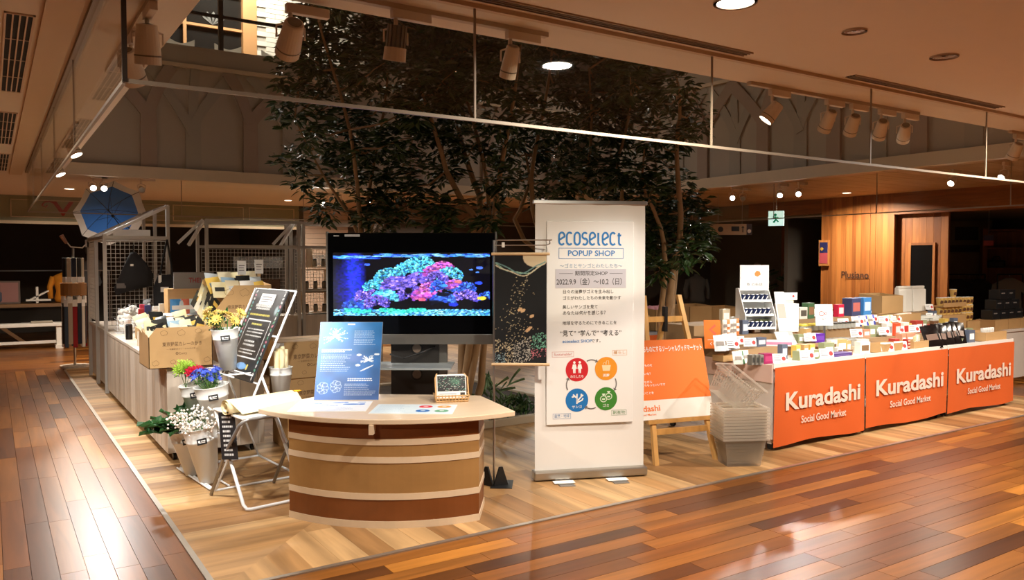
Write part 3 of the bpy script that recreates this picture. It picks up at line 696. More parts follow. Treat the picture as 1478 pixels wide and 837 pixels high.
for k in range(500):
    x = rs.rand(); y = .76+.22*rs.rand()+.05*math.sin(x*5); c = (214, 196, 160) if x < .35 else (206, 200, 186)
    if x > .7: c = (120, 190, 160) if y < .86 else (206, 120, 130)
    if x < .2 and y > .9: c = (150, 180, 190)
    blot(a, x, y, .018, .006, c, .85, 0, rs.rand()*3)
for k in range(200): x = rs.rand(); blot(a, x, .80+.2*rs.rand(), .012, .008, (14, 16, 20), .8)
s = thing('tapestry', 'black hanging tapestry embroidered with coral and shells on wooden rods', 'tapestry', TP+Matrix.Rotation(-YAW-.05, 3, 'Z')@Vector((.185, -.012, 0)), -YAW-.05)
MB().box(-.178, .178, 0, .003, .85, 1.60).build('cloth', plain('black_cloth', (18, 19, 22), .9), s); picture('embroidery', a, .355, .745, colattr('cloth_print', 0, .9), s, 0, 1.225, -.001)
RODM = plain('pale_rod', (214, 182, 140), .5)
for zz in (1.605, .845): MB().tube([(-.20, -.004, zz), (.20, -.004, zz)], .010, 10).build('wooden_rod', RODM, s)
MB().tube([(-.18, 0, 1.61), (-.16, .01, 1.70)], .0015, 5).build('hanging_cord', STEEL, s); MB().tube([(.19, 0, 1.61), (.17, .01, 1.70)], .0015, 5).build('hanging_cord', STEEL, s)
# ============================================================ ROLL-UP BANNER
b0, b1 = Vector((3.19, 4.59, 0)), Vector((3.95, 4.28, 0)); bc = (b0+b1)/2; BRZ = math.atan2(b1.y-b0.y, b1.x-b0.x)
t = thing('rollup_banner', 'tall white roll-up banner stand announcing the popup shop', 'banner', bc, BRZ)
BW = plain('banner_white', (230, 228, 224), .6, var=.02)
m = MB(); nx = 26; zs = np.linspace(.075, 1.965, 30)
for iz in range(30):
    for ix in range(nx+1):
        x = -.405+.81*ix/nx; z = zs[iz]; bul = .006*math.sin(z*2.6+x*2)+.010*max(0, (z-1.75)/.2)*math.sin(x*22)*.5; m.v.append((x, bul, z))
for iz in range(29):
    for ix in range(nx): k = iz*(nx+1)+ix; m.f.append((k, k+1, k+nx+2, k+nx+1))
m.build('sheet', BW, t, smooth=True)
MB().box(-.42, .42, -.05, .05, .012, .075).build('base_case', plain('aluminium', (168, 162, 152), .3, .8), t, bevel=.012); MB().box(-.42, .42, -.013, .013, 1.955, 1.985).build('top_bar', STEEL, t, bevel=.005); MB().tube([(0, .05, .06), (0, .03, 1.96)], .008).build('pole', STEEL, t)
for x in (-.22, .17):
    MB().box(x-.05, x+.06, -.20, .18, .0, .012).build('foot', STEEL, t, bevel=.004); MB().box(x-.075, x+.075, -.14, -.07, .0125, .0135).build('tape', PAPER, t)
# foam board on the banner with the shop notice
pb = MB().box(-.325, .315, -.016, -.006, .398, 1.836).build('notice_board', plain('notice_white', (234, 233, 230), .5, var=.01), t, bevel=.003)
Y0 = -.0175
def stroke_word(word, x0, z0, hh, wd, gap, sw):
    m = MB(); x = x0
    def curve(p): m.ribbon([(x+a*wd, z0+b*hh) for a, b in p], sw, Y0)
    def el(cx, cy, rx, ry, a0, a1, n=14): return [(cx+rx*math.cos(math.radians(a0+(a1-a0)*i/n)), cy+ry*math.sin(math.radians(a0+(a1-a0)*i/n))) for i in range(n+1)]
    for ch in word:
        if ch == 'e': curve([(.02, .42), (.3, .45), (.6, .55), (.95, .66)]+el(.5, .68, .45, .32, 0, 180)+[(.05, .32)]+el(.5, .3, .45, .30, 180, 320))
        elif ch == 'c': curve(el(.5, .68, .45, .32, 40, 180)+el(.5, .3, .45, .30, 180, 320))
        elif ch == 'o': curve(el(.5, .68, .45, .32, 0, 180)+el(.5, .3, .45, .30, 180, 360)+[(.95, .68)])
        elif ch == 's': curve(el(.5, .74, .42, .25, 40, 270)+el(.5, .26, .42, .26, 90, -140))
        elif ch == 'l': curve([(.2, 1.0), (.2, .25)]+el(.42, .2, .22, .2, 180, 290)); 
        elif ch == 't': curve([(.25, 1.0), (.25, .25)]+el(.5, .2, .25, .2, 180, 300)); m.ribbon([(x+.0*wd, z0+.78*hh), (x+.62*wd, z0+.78*hh)], sw, Y0)
        x += wd*(.62 if ch == 'l' else 1.0)+gap
    return m
stroke_word('ecoselect', -.238, 1.672, .085, .0445, .0115, .0135).build('shop_logo', BLUEINK, t)
m = MB(); 
for q in ((-.238, .238, 1.646, 1.649), (-.238, .238, 1.573, 1.576), (-.238, -.235, 1.573, 1.649), (.235, .238, 1.573, 1.649)): m.rect(*q, Y0)
m.build('logo_box', BLUEINK, t)
L_ = lambda s, size, z, mat=INK, x=-.225, al='LEFT', b=0.0, w=None: text(s, size, mat, t, x, z, Y0, al, b, w)
L_('POPUP SHOP', .055, 1.610, BLUEINK, 0, 'CENTER', .012, .345)
L_('～ゴミとサンゴとわたしたち～', .034, 1.520, plain('grey_blue_ink', (110, 150, 186), .6), 0, 'CENTER', 0, .46)
MB().rect(-.262, .258, 1.365, 1.50, Y0+.0004).build('grey_panel', plain('lilac_panel', (196, 194, 202), .6), t)
L_('期間限定SHOP', .036, 1.468, INK, 0, 'CENTER', .006, .24); MB().rect(-.235, -.135, 1.4670, 1.4695, Y0).build('rule_line', INK, t); MB().rect(.135, .232, 1.4670, 1.4695, Y0).build('rule_line', INK, t)
L_('2022.9.9（金）～10.2（日）', .052, 1.407, INK, 0, 'CENTER', .008, .48)
for s, z in (('日々の消費がゴミを生み出し', 1.338), ('ゴミがわたしたちの未来を動かす', 1.293), ('美しいサンゴを見て', 1.230), ('あなたは何かを感じる？', 1.188), ('地球を守るためにできることを', 1.116)): L_(s, .030, z, INK, -.21, 'LEFT', .004, .0285*len(s))
L_('“見て” “学んで” “考える”', .046, 1.042, INK, 0, 'CENTER', .010, .45); L_('ecoselect SHOP', .032, .988, BLUEINK, -.21, 'LEFT', .008, .215); L_('です。', .030, .988, INK, .0, 'LEFT', .004)
KEEP = set(t.children)
for cx, cz, col, nm, w_ in ((-.118, .715, (196, 24, 36), 'わたしたち', .105), (.120, .718, (226, 146, 32), '消費', .055), (-.118, .475, (16, 112, 182), 'サンゴ', .08), (.120, .478, (56, 128, 40), 'ゴミ', .05)):
    MB().disc((cx, cz), .092, Y0+.0002, 40).build('circle', plain('circle_%d_%d' % col[:2], col, .6, var=.02), t); text(nm, .026, WINK, t, cx, cz-.055, Y0-.0004, bold=.012, width=w_)
m = MB()
for s in (-1, 1):
    cx = -.118+s*.022; m.disc((cx, .772), .010, Y0-.0004, 14); m.slab([(cx-.012, .758), (cx+.012, .758), (cx+.02, .722), (cx+.011, .722), (cx+.009, .688), (cx+.002, .688), (cx, .715), (cx-.002, .688), (cx-.009, .688), (cx-.011, .722), (cx-.02, .722)], Y0-.0004, Y0)
m.build('people_icon', WINK, t)
m = MB(); m.slab([(.085, .745), (.158, .745), (.150, .700), (.093, .700)], Y0-.0004, Y0); m.ribbon([(.095, .75), (.10, .765), (.115, .765), (.118, .75)], .004, Y0-.0004); m.ribbon([(.12, .75), (.123, .78), (.14, .78), (.142, .75)], .004, Y0-.0004); m.build('shopping_icon', plain('icon_cream', (240, 214, 170), .6), t)
m = MB()
for p in ([(-.118, .445), (-.118, .49), (-.15, .52)], [(-.118, .47), (-.118, .525)], [(-.118, .465), (-.085, .50), (-.082, .525)], [(-.118, .455), (-.075, .475), (-.068, .49)], [(-.135, .505), (-.16, .50)], [(-.09, .495), (-.068, .515)]): m.ribbon(p, .011, Y0-.0004)
m.build('coral_icon', WINK, t)
m = MB()
for (x, z) in ((.100, .478), (.142, .497)):
    m.ribbon([(x+.026*math.cos(k*PI/10), z+.024*math.sin(k*PI/10)) for k in range(21)], .006, Y0-.0004); m.rect(x-.012, x+.012, z-.008, z+.004, Y0-.0004); m.slab([(x-.006, z+.025), (x+.006, z+.025), (x+.015, z+.042), (x-.015, z+.042)], Y0-.0004, Y0)
m.build('rubbish_icon', plain('icon_pale_green', (214, 230, 204), .6), t)
m = MB()
for (cx, cz, a0, a1, R) in ((0, .715, 120, 62, .075), (.12, .597, 28, -28, .085), (0, .478, -62, -120, .075), (-.118, .597, 208, 152, .085)):
    m = MB(); p = [(cx+R*math.cos(math.radians(a0+(a1-a0)*i/8)), cz+R*math.sin(math.radians(a0+(a1-a0)*i/8))) for i in range(9)]; m.ribbon(p, .009, Y0); e = Vector(p[-1]); d = (e-Vector(p[-2])).normalized(); n_ = Vector((-d.y, d.x))
    m.slab([tuple(e+d*.02), tuple(e+n_*.016), tuple(e-n_*.016)], Y0-.0002, Y0); m.build('cycle_arrow', GREYINK, t)
for cx, cz, w_, s, col in ((-.232, .838, .175, 'Sustainable?', (196, 110, 104)), (.232, .842, .12, '暮らし', (206, 150, 92)), (-.240, .352, .145, '自然・地球', (80, 130, 180)), (.228, .365, .125, '副産物', (96, 140, 88))):
    mt = plain('tag_%d' % col[0], col, .6); m = MB(); h_ = .042
    for q in ((cx-w_/2, cx+w_/2, cz-h_/2, cz-h_/2+.002), (cx-w_/2, cx+w_/2, cz+h_/2-.002, cz+h_/2), (cx-w_/2, cx-w_/2+.002, cz-h_/2, cz+h_/2), (cx+w_/2-.002, cx+w_/2, cz-h_/2, cz+h_/2)): m.rect(*q, Y0)
    m.build('tag_outline', mt, t); text(s, .028, mt, t, cx, cz, Y0, width=w_*.82)
for o in list(t.children):
    if o not in KEEP: o.scale = (.904, 1, .904); o.location = (.004, 0, .1396)
# ============================================================ SIDE COUNTER WITH VEGETABLE CURRY GOODS
OAK = wood('grey_oak', [(176, 160, 142), (194, 180, 163), (208, 197, 183), (186, 171, 153)], 'z', .5, 'object', .14)
CX0, CX1 = 1.12, 1.86
def counter(y0, y1, label):
    t = thing('display_counter', label, 'counter', (CX0, y0, 0)); L = y1-y0; W_ = CX1-CX0
    MB().box(.02, W_-.02, .02, L-.01, .07, .70).build('carcass', plain('carcass', (120, 104, 88), .7), t)
    y = 0
    while y < L-.02:
        w_ = min(.1375, L-y); MB().box(0, .02, y+.0015, y+w_-.0015, .07, .715).build('board', OAK, t); y += w_
    x = 0
    while x < W_-.02:
        w_ = min(.1375, W_-x); MB().box(x+.0015, x+w_-.0015, 0, .02, .07, .715).build('board', OAK, t); x += w_
    MB().box(-.004, W_, -.004, L-.002, .715, .74).build('counter_top', wood('counter_top', [(206, 194, 178), (212, 200, 184)], 'y', .4, None, .06), t)
    for (x, y) in ((.06, .08), (W_-.08, .08), (.06, L-.08), (W_-.08, L-.08)):
        MB().lathe([(.03, -.012), (.03, .012)], 14).move(Matrix.Translation((x, y, .03))@Matrix.Rotation(PI/2, 4, 'Y')).box(x-.015, x+.015, y-.015, y+.015, .05, .072).build('castor', BLACK, t)
    return t
counter(6.56, 9.28, 'long grey oak board counter carrying the kraft curry cartons')
counter(9.30, 10.32, 'short grey oak board counter between the long counter and the white rack')
def carton(label, loc, w_, d_, h_, rz=0, open_=False, slope=0, txt=True, group=None, tape=True, cut=.0):
    """a kraft box: closed with taped flaps, or an open display tray whose side walls slope"""
    t = thing('kraft_carton', label, 'box', loc, rz, group); th = .005
    if open_:
        MB().slab([(0, 0), (w_, 0), (w_, h_), (cut*w_, h_), (0, h_-cut*1.3*w_)], 0, th).build('front_wall', KRAFT, t)
        MB().box(0, w_, d_-th, d_, 0, h_+slope).build('back_wall', KRAFT, t)
        for x in (0, w_-th):
            hf = h_-(cut*1.3*w_ if x == 0 else 0); MB().add([(x, 0, 0), (x, d_, 0), (x, d_, hf+slope), (x, 0, hf), (x+th, 0, 0), (x+th, d_, 0), (x+th, d_, hf+slope), (x+th, 0, hf)], [(0, 3, 2, 1), (4, 5, 6, 7), (0, 4, 7, 3), (1, 2, 6, 5), (3, 7, 6, 2), (0, 1, 5, 4)]).build('side_wall', KRAFT, t)
        MB().box(0, w_, 0, d_, 0, th).build('bottom', KRAFT, t)
    else:
        MB().box(0, w_, 0, d_, 0, h_-.004).build('box_body', KRAFT, t, bevel=.004)
        MB().box(.002, w_-.002, .002, d_/2-.001, h_-.004, h_).build('flap', KRAFT, t); MB().box(.002, w_-.002, d_/2+.001, d_-.002, h_-.004, h_).build('flap', KRAFT, t)
        if tape: MB().box(0, w_, d_/2-.025, d_/2+.025, h_, h_+.0006).build('tape', plain('parcel_tape', (196, 166, 116), .25), t)
    if txt:
        text('東京野菜カレーのかき', w_*.078, KINK, t, w_*.52, h_*.58, -.0012, bold=.012, width=w_*.62)
        text('― 京都野菜カレーのかきの里 ―', w_*.03, KINK, t, w_*.52, h_*.46, -.0012, width=w_*.5); text('◎Curry', w_*.055, KINK, t, w_*.50, h_*.35, -.0012, bold=.01, width=w_*.18)
        m = MB(); rs_ = random.Random(3)                       # vegetable outlines printed along the edges
        for k in range(7):
            cx = w_*(.1+.135*k); cz = h_*(.86 if k % 2 else .13)+rs_.random()*.01; r = h_*.055*(.8+.5*rs_.random()); m.ribbon([(cx+1.35*r*math.cos(a*PI/7), cz+r*math.sin(a*PI/7)*(1+.25*math.cos(a*2))) for a in range(15)], .0022, -.0012)
        m.build('vegetable_print', KINK, t)
    return t
carton('open kraft carton with printed vegetables overhanging the counter corner', (.985, 6.50, .74), .46, .46, .31, 0, True, .06, cut=.12)
carton('plain kraft carton on the counter under the tall open carton', (1.52, 6.62, .74), .44, .40, .20, 0, txt=False)
bB = carton('tall open kraft carton of curry packets on top of another carton', (1.50, 6.62, .94), .45, .46, .42, 0, True, .04, cut=.33)
# stacked closed cartons on the floor at the counter end
for i, (dx, dy, w_) in enumerate([(.03, .05, .50), (.01, .02, .51), (-.05, 0, .56)]):
    carton(['kraft carton at the bottom of the floor stack beside the counter end', 'kraft carton in the middle of the floor stack beside the counter end', 'large kraft carton topping the floor stack beside the counter end'][i],
           (1.97+dx, 6.34+dy, .004+.30*i), w_, .46, .30, .03*(i-1))
# packets of curry standing in the two open trays
pk_cols = [(238, 226, 190), (34, 34, 32), (226, 214, 170), (206, 214, 216), (230, 190, 90), (60, 60, 56), (240, 236, 226), (150, 178, 196)]
def pouch(mat, mat2, w_=.115, h_=.165):
    m = MB(); n = 6
    for iy in (0, 1):
        for iz in range(n+1):
            for ix in range(5):
                x = (ix/4-.5)*w_; z = iz/n*h_; b = .014*math.sin(PI*ix/4)*(math.sin(PI*iz/n)**.6) if 0 < iz < n else 0; m.v.append((x, (-b if iy == 0 else b)-.0005*(1-2*iy), z))
    for iy in (0, 1):
        o = iy*5*(n+1)
        for iz in range(n):
            for ix in range(4): q = (o+iz*5+ix, o+iz*5+ix+1, o+(iz+1)*5+ix+1, o+(iz+1)*5+ix); m.f.append(q if iy == 0 else q[::-1])
    return m.mesh('pouch', mat, True), MB().rect(-w_*.34, w_*.34, h_*.34, h_*.60, -.0145).mesh('pouch_label', mat2)
PM = [pouch(plain('pouch_%d' % i, c, .35), plain('pouch_label_%d' % i, pk_cols[(i+3) % len(pk_cols)], .5)) for i, c in enumerate(pk_cols)]
PNAME = ['cream', 'black', 'straw yellow', 'pale grey', 'golden', 'charcoal', 'white', 'light blue']
def packet(k, loc, rot, where, group, sc=1):
    t = thing('food_packet', '%s foil food packet %s' % (PNAME[k], where), 'packet', loc, rot=rot, group=group); a = inst('pouch', PM[k][0], t); b = inst('pouch_label', PM[k][1], t); t.scale = (sc, sc, sc); return t
rp = random.Random(5)
for r in range(5):
    for c_ in range(5):
        k = [0, 1, 3, 2, 1, 6, 2, 5, 7][(r*3+c_) % 9]
        packet(k, (1.04+.085*c_+.01*rp.random(), 6.56+.08*r, .90+.03*r), (-.55-.3*rp.random(), .6*(rp.random()-.5), .6*(rp.random()-.5)), 'leaning in the open carton at the counter corner', 'packets in the corner carton', .98)
for r in range(3):
    for c_ in range(4):
        k = [2, 0, 6, 4, 7, 1, 3, 0][(r*3+c_) % 8]
        packet(k, (1.56+.11*c_, 6.70+.12*r, 1.26+.035*r), (-.5-.2*rp.random(), .35*(rp.random()-.5), .3*(rp.random()-.5)), 'sticking out of the tall open carton', 'packets in the tall carton', .98)
# a sloping heap between the cartons
for r in range(4):
    for c_ in range(2):
        packet([2, 1, 0, 5, 6, 2, 1, 0][r*2+c_], (1.42+.055*c_-.0*r, 6.60+.12*r, 1.06+.03*r+.07*c_), (-.6, .85, .3+.1*c_), 'sliding between the two open cartons', 'packets between the cartons', 1.25)
def card_on_stick(loc, label, h_=.24, col=PAPER):
    t = thing('card_stand', label, 'card', loc); MB().box(-.014, .014, 0, .006, 0, h_).build('wooden_stick', plain('pale_stick', (216, 178, 128), .6), t)
    MB().box(-.036, .036, -.004, -.001, h_-.02, h_+.10).build('card', col, t); MB().rect(-.024, .024, h_+.055, h_+.062, -.0046).rect(-.024, .018, h_+.036, h_+.042, -.0046).rect(-.024, .02, h_+.015, h_+.021, -.0046).build('writing', GREYINK, t)
card_on_stick((1.80, 6.98, 1.34), 'small white price card on a wooden stick behind the tall carton', .12)
card_on_stick((1.93, 6.92, 1.30), 'larger white price card on a wooden stick leaning by the tall carton', .17)
# smaller goods further along the counter
t = thing('tumbler', 'black and silver vacuum tumbler standing on the counter edge', 'tumbler', (1.20, 9.15, .74)); MB().lathe([(.034, 0), (.034, .15), (.030, .155), (.030, .16)], 20).build('body', BLACK, t, smooth=False)
t2 = thing('tumbler', 'white lidded vacuum tumbler behind the black tumbler', 'tumbler', (1.22, 9.40, .74)); MB().lathe([(.034, 0), (.036, .17)], 20).build('body', WHITE, t2); MB().lathe([(.037, .17), (.034, .195), (.01, .2)], 20).build('lid', PAPER, t2)
WBX = wood('riser_wood', [(200, 160, 108), (210, 172, 120)], 'x', .5, 'object', .1)
def riser(label, loc, w_, d_, h_):
    t = thing('wooden_riser', label, 'box', loc); th = .012
    MB().box(0, w_, 0, th, 0, h_).build('front', WBX, t); MB().box(0, w_, d_-th, d_, 0, h_).build('back', WBX, t); MB().box(0, th, th, d_-th, 0, h_).build('side', WBX, t); MB().box(w_-th, w_, th, d_-th, 0, h_).build('side', WBX, t); MB().box(0, w_, 0, d_, h_, h_+th).build('top', WBX, t); return t
riser('low wooden riser under the boxed bottles on the counter', (1.27, 8.95, .74), .36, .30, .11)
riser('medium wooden riser under the coloured pouches on the counter', (1.50, 8.45, .74), .42, .28, .26)
riser('tall wooden riser under the grey sign on the counter', (1.52, 8.78, .74), .46, .22, .52)
for i, (x, y, c, nm, w_, h_) in enumerate([(1.30, 9.02, (178, 40, 44), 'red', .05, .20), (1.36, 9.00, (34, 52, 110), 'navy', .055, .24), (1.43, 9.0, (232, 226, 220), 'white', .05, .19), (1.51, 9.02, (226, 222, 212), 'cream', .075, .25), (1.33, 9.14, (214, 70, 96), 'pink', .05, .24), (1.46, 9.13, (238, 236, 232), 'plain white', .06, .22)]):
    t = thing('product_box', '%s slim boxed bottle on the low riser' % nm, 'box', (x, y, .862)); MB().box(-w_/2, w_/2, -.025, .025, 0, h_).build('carton', plain('slim_box_%d' % i, c, .5), t, bevel=.002); MB().rect(-w_*.3, w_*.3, h_*.45, h_*.62, -.0256).build('box_print', GREYINK if sum(c) > 500 else WINK, t)
for i, (x, c, nm) in enumerate([(1.55, (70, 150, 220), 'bright blue'), (1.61, (206, 224, 232), 'ice white'), (1.66, (220, 120, 96), 'coral'), (1.71, (190, 214, 220), 'pale blue'), (1.76, (40, 130, 110), 'teal'), (1.81, (226, 222, 216), 'off white'), (1.86, (60, 56, 58), 'dark')]):
    t = thing('pouch_bag', '%s hanging pouch standing on the medium riser' % nm, 'pouch', (x, 8.55, 1.012), rot=(-.15, 0, .12*(i % 3-1))); m, l = pouch(plain('bag_%d' % i, c, .35), plain('bag_label_%d' % i, (236, 236, 232), .5), .10, .165); inst('bag', m, t); inst('bag_label', l, t)
def bottle(label, loc, c, h_=.22, r=.03):
    t = thing('sauce_bottle', label, 'bottle', loc); MB().lathe([(r*.9, 0), (r, .01), (r, h_*.5), (r*.4, h_*.78), (r*.38, h_*.92)], 18).build('glass_body', plain('bottle_%d_%d' % (c[0], c[1]), c, .12), t, smooth=True)
    MB().lathe([(r*.45, h_*.90), (r*.45, h_)], 14).build('cap', WHITE, t); MB().lathe([(r*1.02, h_*.15), (r*1.02, h_*.42)], 18, cap0=False, cap1=False).build('label_band', PAPER, t, smooth=True)
bottle('tall red sauce bottle with a pale cap behind the curry packets', (1.70, 7.75, .90), (196, 64, 36), .30, .042); bottle('dark red sauce bottle with white label beside the tall one', (1.60, 7.78, .88), (120, 24, 30), .24, .036); bottle('orange sauce bottle tucked by the tall carton', (1.79, 7.70, .90), (214, 120, 50), .26, .036)
riser('small wooden riser under the sauce bottles', (1.54, 7.66, .74), .34, .18, .13)
t = thing('grey_sign', 'grey board sign with red upright lettering on the tall riser', 'sign', (1.58, 8.80, 1.272)); MB().box(0, .40, 0, .01, 0, .17).build('board', plain('sign_grey', (136, 134, 132), .6), t); text('THE!', .07, plain('sign_red', (150, 40, 44), .6), t, .21, .085, -.001, bold=.02, width=.12)
for k, (x, y, r) in enumerate([(1.17, 7.85, .1), (1.19, 8.0, -.1)]):
    t = thing('yellow_tag', 'yellow hang tag on a pale booklet at the counter edge', 'tag', (x, y, .741), r, 'yellow tags at the counter edge'); MB().box(-.05, .13, -.05, .05, 0, .006).build('booklet', PAPER, t); MB().box(-.055, .02, -.02, .02, .006, .008).build('tag_strip', plain('yellow_card', (232, 206, 60), .5), t)
t = thing('leaflet_stand', 'cream folded leaflet standing on the counter', 'leaflet', (1.22, 8.35, .74)); MB().add([(-.05, 0, 0), (.05, 0, 0), (.05, .03, .14), (-.05, .03, .14), (-.05, .06, 0), (.05, .06, 0)], [(0, 1, 2, 3), (3, 2, 5, 4)]).build('leaflet', plain('cream_card', (232, 222, 200), .6), t); MB().rect(-.03, .03, .06, .1, -.0).build('leaflet_print', KINK, t, rot=(-.21, 0, 0), loc=(0, -.002, 0))
# plush toys heaped in a wire basket beside the rack
t = thing('wire_basket', 'white wire basket heaped with plush toys by the rack post', 'basket', (1.38, 10.02, .74)); m = MB()
for k in range(9): m.tube([(-.20+.05*k, -.14, 0), (-.20+.05*k, -.14, .16)], .0025, 5)
for k in range(5): m.tube([(-.2, -.14, .04*k), (.2, -.14, .04*k)], .0025, 5); m.tube([(-.2, -.14, .04*k), (-.2, .14, .04*k)], .0025, 5); m.tube([(.2, -.14, .04*k), (.2, .14, .04*k)], .0025, 5)
m.box(-.2, .2, -.14, .14, 0, .004); m.build('wire_mesh', WTUBE, t)
FUR = [plain('fur_white', (226, 222, 214), .9, bump=.4, scale=60), plain('fur_grey', (150, 150, 152), .9, bump=.4, scale=60)]
def plush(loc, rz, k):
    t = thing('plush_toy', ['white', 'grey'][k]+' spotted plush animal in the wire basket', 'plush toy', loc, rz, 'plush toys in the wire basket')
    MB().lathe([(.01, 0), (.045, .015), (.055, .045), (.045, .08), (.01, .09)], 14).build('body', FUR[k], t, smooth=True); MB().lathe([(.008, .075), (.04, .09), (.048, .115), (.038, .145), (.008, .155)], 14).build('head', FUR[k], t, smooth=True)
    for sx in (-1, 1): MB().lathe([(.004, -.014), (.014, 0), (.004, .014)], 8, (sx*.036, 0, .15)).build('ear', FUR[1], t, smooth=True); MB().lathe([(.001, -.006), (.007, 0), (.001, .006)], 8, (sx*.016, -.043, .118)).build('eye', BLACK, t, smooth=True)
    MB().lathe([(.002, -.012), (.017, 0), (.002, .012)], 8, (0, -.046, .10)).build('muzzle', PAPER, t, smooth=True)
for (x, y, z, r, k) in [(-.13, -.06, .02, .2, 0), (-.02, -.07, .03, -.3, 0), (.10, -.06, .02, .3, 0), (-.13, .05, .12, .5, 0), (-.02, .02, .16, 0, 0), (.10, .05, .14, -.5, 1), (-.08, -.06, .14, .2, 0), (.05, -.05, .13, -.2, 0), (.14, .06, .22, .3, 1)]: plush((1.38+x, 10.02+y, .74+z), r, k)

# ============================================================ WHITE TUBE RACKS
def bar(m, p, q, s=.02):
    p, q = Vector(p), Vector(q); d = q-p; L = d.length; M = Matrix.Translation((p+q)/2)@d.to_track_quat('Z', 'Y').to_matrix().to_4x4(); a = MB().box(-s, s, -s, s, -L/2-s*.6, L/2+s*.6); m.add([M@Vector(v) for v in a.v], a.f)
RK = plain('rack_paint', (186, 182, 176), .45); GRID = plain('grid_wire', (206, 202, 194), .4)
def grid(name, parent, p, u, v, nu, nv, r=.003, mat=None):
    m = MB(); p, u, v = Vector(p), Vector(u), Vector(v)
    for i in range(nu+1): m.tube([p+u*(i/nu), p+u*(i/nu)+v], r, 4, False)
    for i in range(nv+1): m.tube([p+v*(i/nv), p+v*(i/nv)+u], r, 4, False)
    return m.build(name, mat or GRID, parent)
t = thing('display_rack', 'white tube rack with a sloping house shaped top beside the blue umbrella', 'rack', (1.12, 10.40, 0))
for (x, y, z) in ((0, 0, 1.86), (.69, 0, 2.22), (0, .9, 1.86), (.69, .9, 2.22), (0, 1.8, 1.86), (.69, 1.8, 2.22)): m = MB(); bar(m, (x, y, .02), (x, y, z)); m.build('post', RK, t)
for y in (0, .9, 1.8):
    m = MB(); bar(m, (0, y, 1.86), (.69, y, 2.22), .018); m.build('sloping_bar', WTUBE, t); m = MB(); bar(m, (0, y, 1.84), (.69, y, 1.84), .018); m.build('cross_bar', RK, t)
for (x, z) in ((0, 1.84), (.69, 1.84), (.69, 2.22)): m = MB(); bar(m, (x, 0, z), (x, 1.8, z), .018); m.build('long_bar', RK, t)
MB().box(.02, .67, .02, 1.78, .06, .70).build('base_cabinet', OAK, t); MB().box(-.005, .70, -.005, 1.81, .70, .74).build('base_top', MATS['counter_top'], t)
grid('grid_panel', t, (.02, .05, .80), (.65, 0, 0), (0, 0, 1.0), 13, 20); grid('grid_panel', t, (.0, .95, .80), (0, .8, 0), (0, 0, 1.0), 14, 20)
for i, (x0, x1) in enumerate(((2.39, 3.66), (3.69, 4.9))):
    t = thing('display_rack', ['white tube rack with grid panels and shelves behind the kraft cartons', 'white tube rack with wooden crates behind the television'][i], 'rack', (x0, 11.0, 0)); L = x1-x0
    for (x, y, z) in ((.0, 0, 2.10), (0, .55, 2.10), (L-.04, 0, 2.1), (L-.04, .55, 2.10)): m = MB(); bar(m, (x, y, .02), (x, y, z)); m.build('post', RK, t)
    for y in (0, .55): m = MB(); bar(m, (0, y, 2.10), (L, y, 2.10), .018); m.build('long_bar', RK, t); m = MB(); bar(m, (0, y, 1.76), (L, y, 1.76), .018); m.build('long_bar', RK, t)
    m = MB(); bar(m, (L-.36, .1, 1.80), (L-.08, .1, 2.10), .018); m.build('sloping_bar', WTUBE, t); m = MB(); bar(m, (L-.20, .3, 1.78), (L-.08, .1, 2.08), .018); m.build('sloping_bar', WTUBE, t)
    grid('grid_panel', t, (.04, .5, .75), (L-.1, 0, 0), (0, 0, .98), 24, 19)
    MB().box(.02, L-.06, .02, .52, .06, .80).build('base_cabinet', OAK, t)
    MB().box(.02, L-.06, .03, .50, 1.13, 1.15).build('shelf', RK, t)
t = thing('roof_strut', 'pair of slanted white tubes rising beside the grid rack', 'rack strut', (2.05, 11.05, 1.80)); m = MB(); bar(m, (0, 0, 0), (.30, 0, .30), .018); m.build('tube', WTUBE, t); m = MB(); bar(m, (.17, .2, -.02), (.31, 0, .28), .018); m.build('tube', WTUBE, t)
for i, (x, z) in enumerate(((2.85, 1.46), (3.2, 1.46), (3.95, 1.5))):
    t = thing('clear_tray', 'clear plastic tray clipped to the grid panel', 'tray', (x, 11.42, z), 0, 'clear trays on the grid panels'); MB().box(0, .32, 0, .09, 0, .16).build('tray', clear('tray_plastic', (236, 238, 238), 1, .22), t)
def crate(label, loc, w_=.30, h_=.16, d_=.2):
    t = thing('wooden_crate', label, 'crate', loc); DW = wood('dark_crate', [(92, 64, 42), (110, 78, 52)], 'x', .6, 'object', .15)
    for k in range(3): MB().box(0, w_, 0, .01, k*h_/3, (k+1)*h_/3-.006).build('slat', DW, t); MB().box(0, w_, d_-.01, d_, k*h_/3, (k+1)*h_/3-.006).build('slat', DW, t)
    MB().box(0, .01, .01, d_-.01, 0, h_).build('end', DW, t); MB().box(w_-.01, w_, .01, d_-.01, 0, h_).build('end', DW, t); MB().box(0, w_, 0, d_, 0, .006).build('bottom', DW, t)
crate('dark slatted crate on the grid rack shelf behind the kraft cartons', (2.78, 11.08, 1.15)); crate('dark slatted crate beside the first on the grid rack shelf', (3.16, 11.08, 1.15), .22)
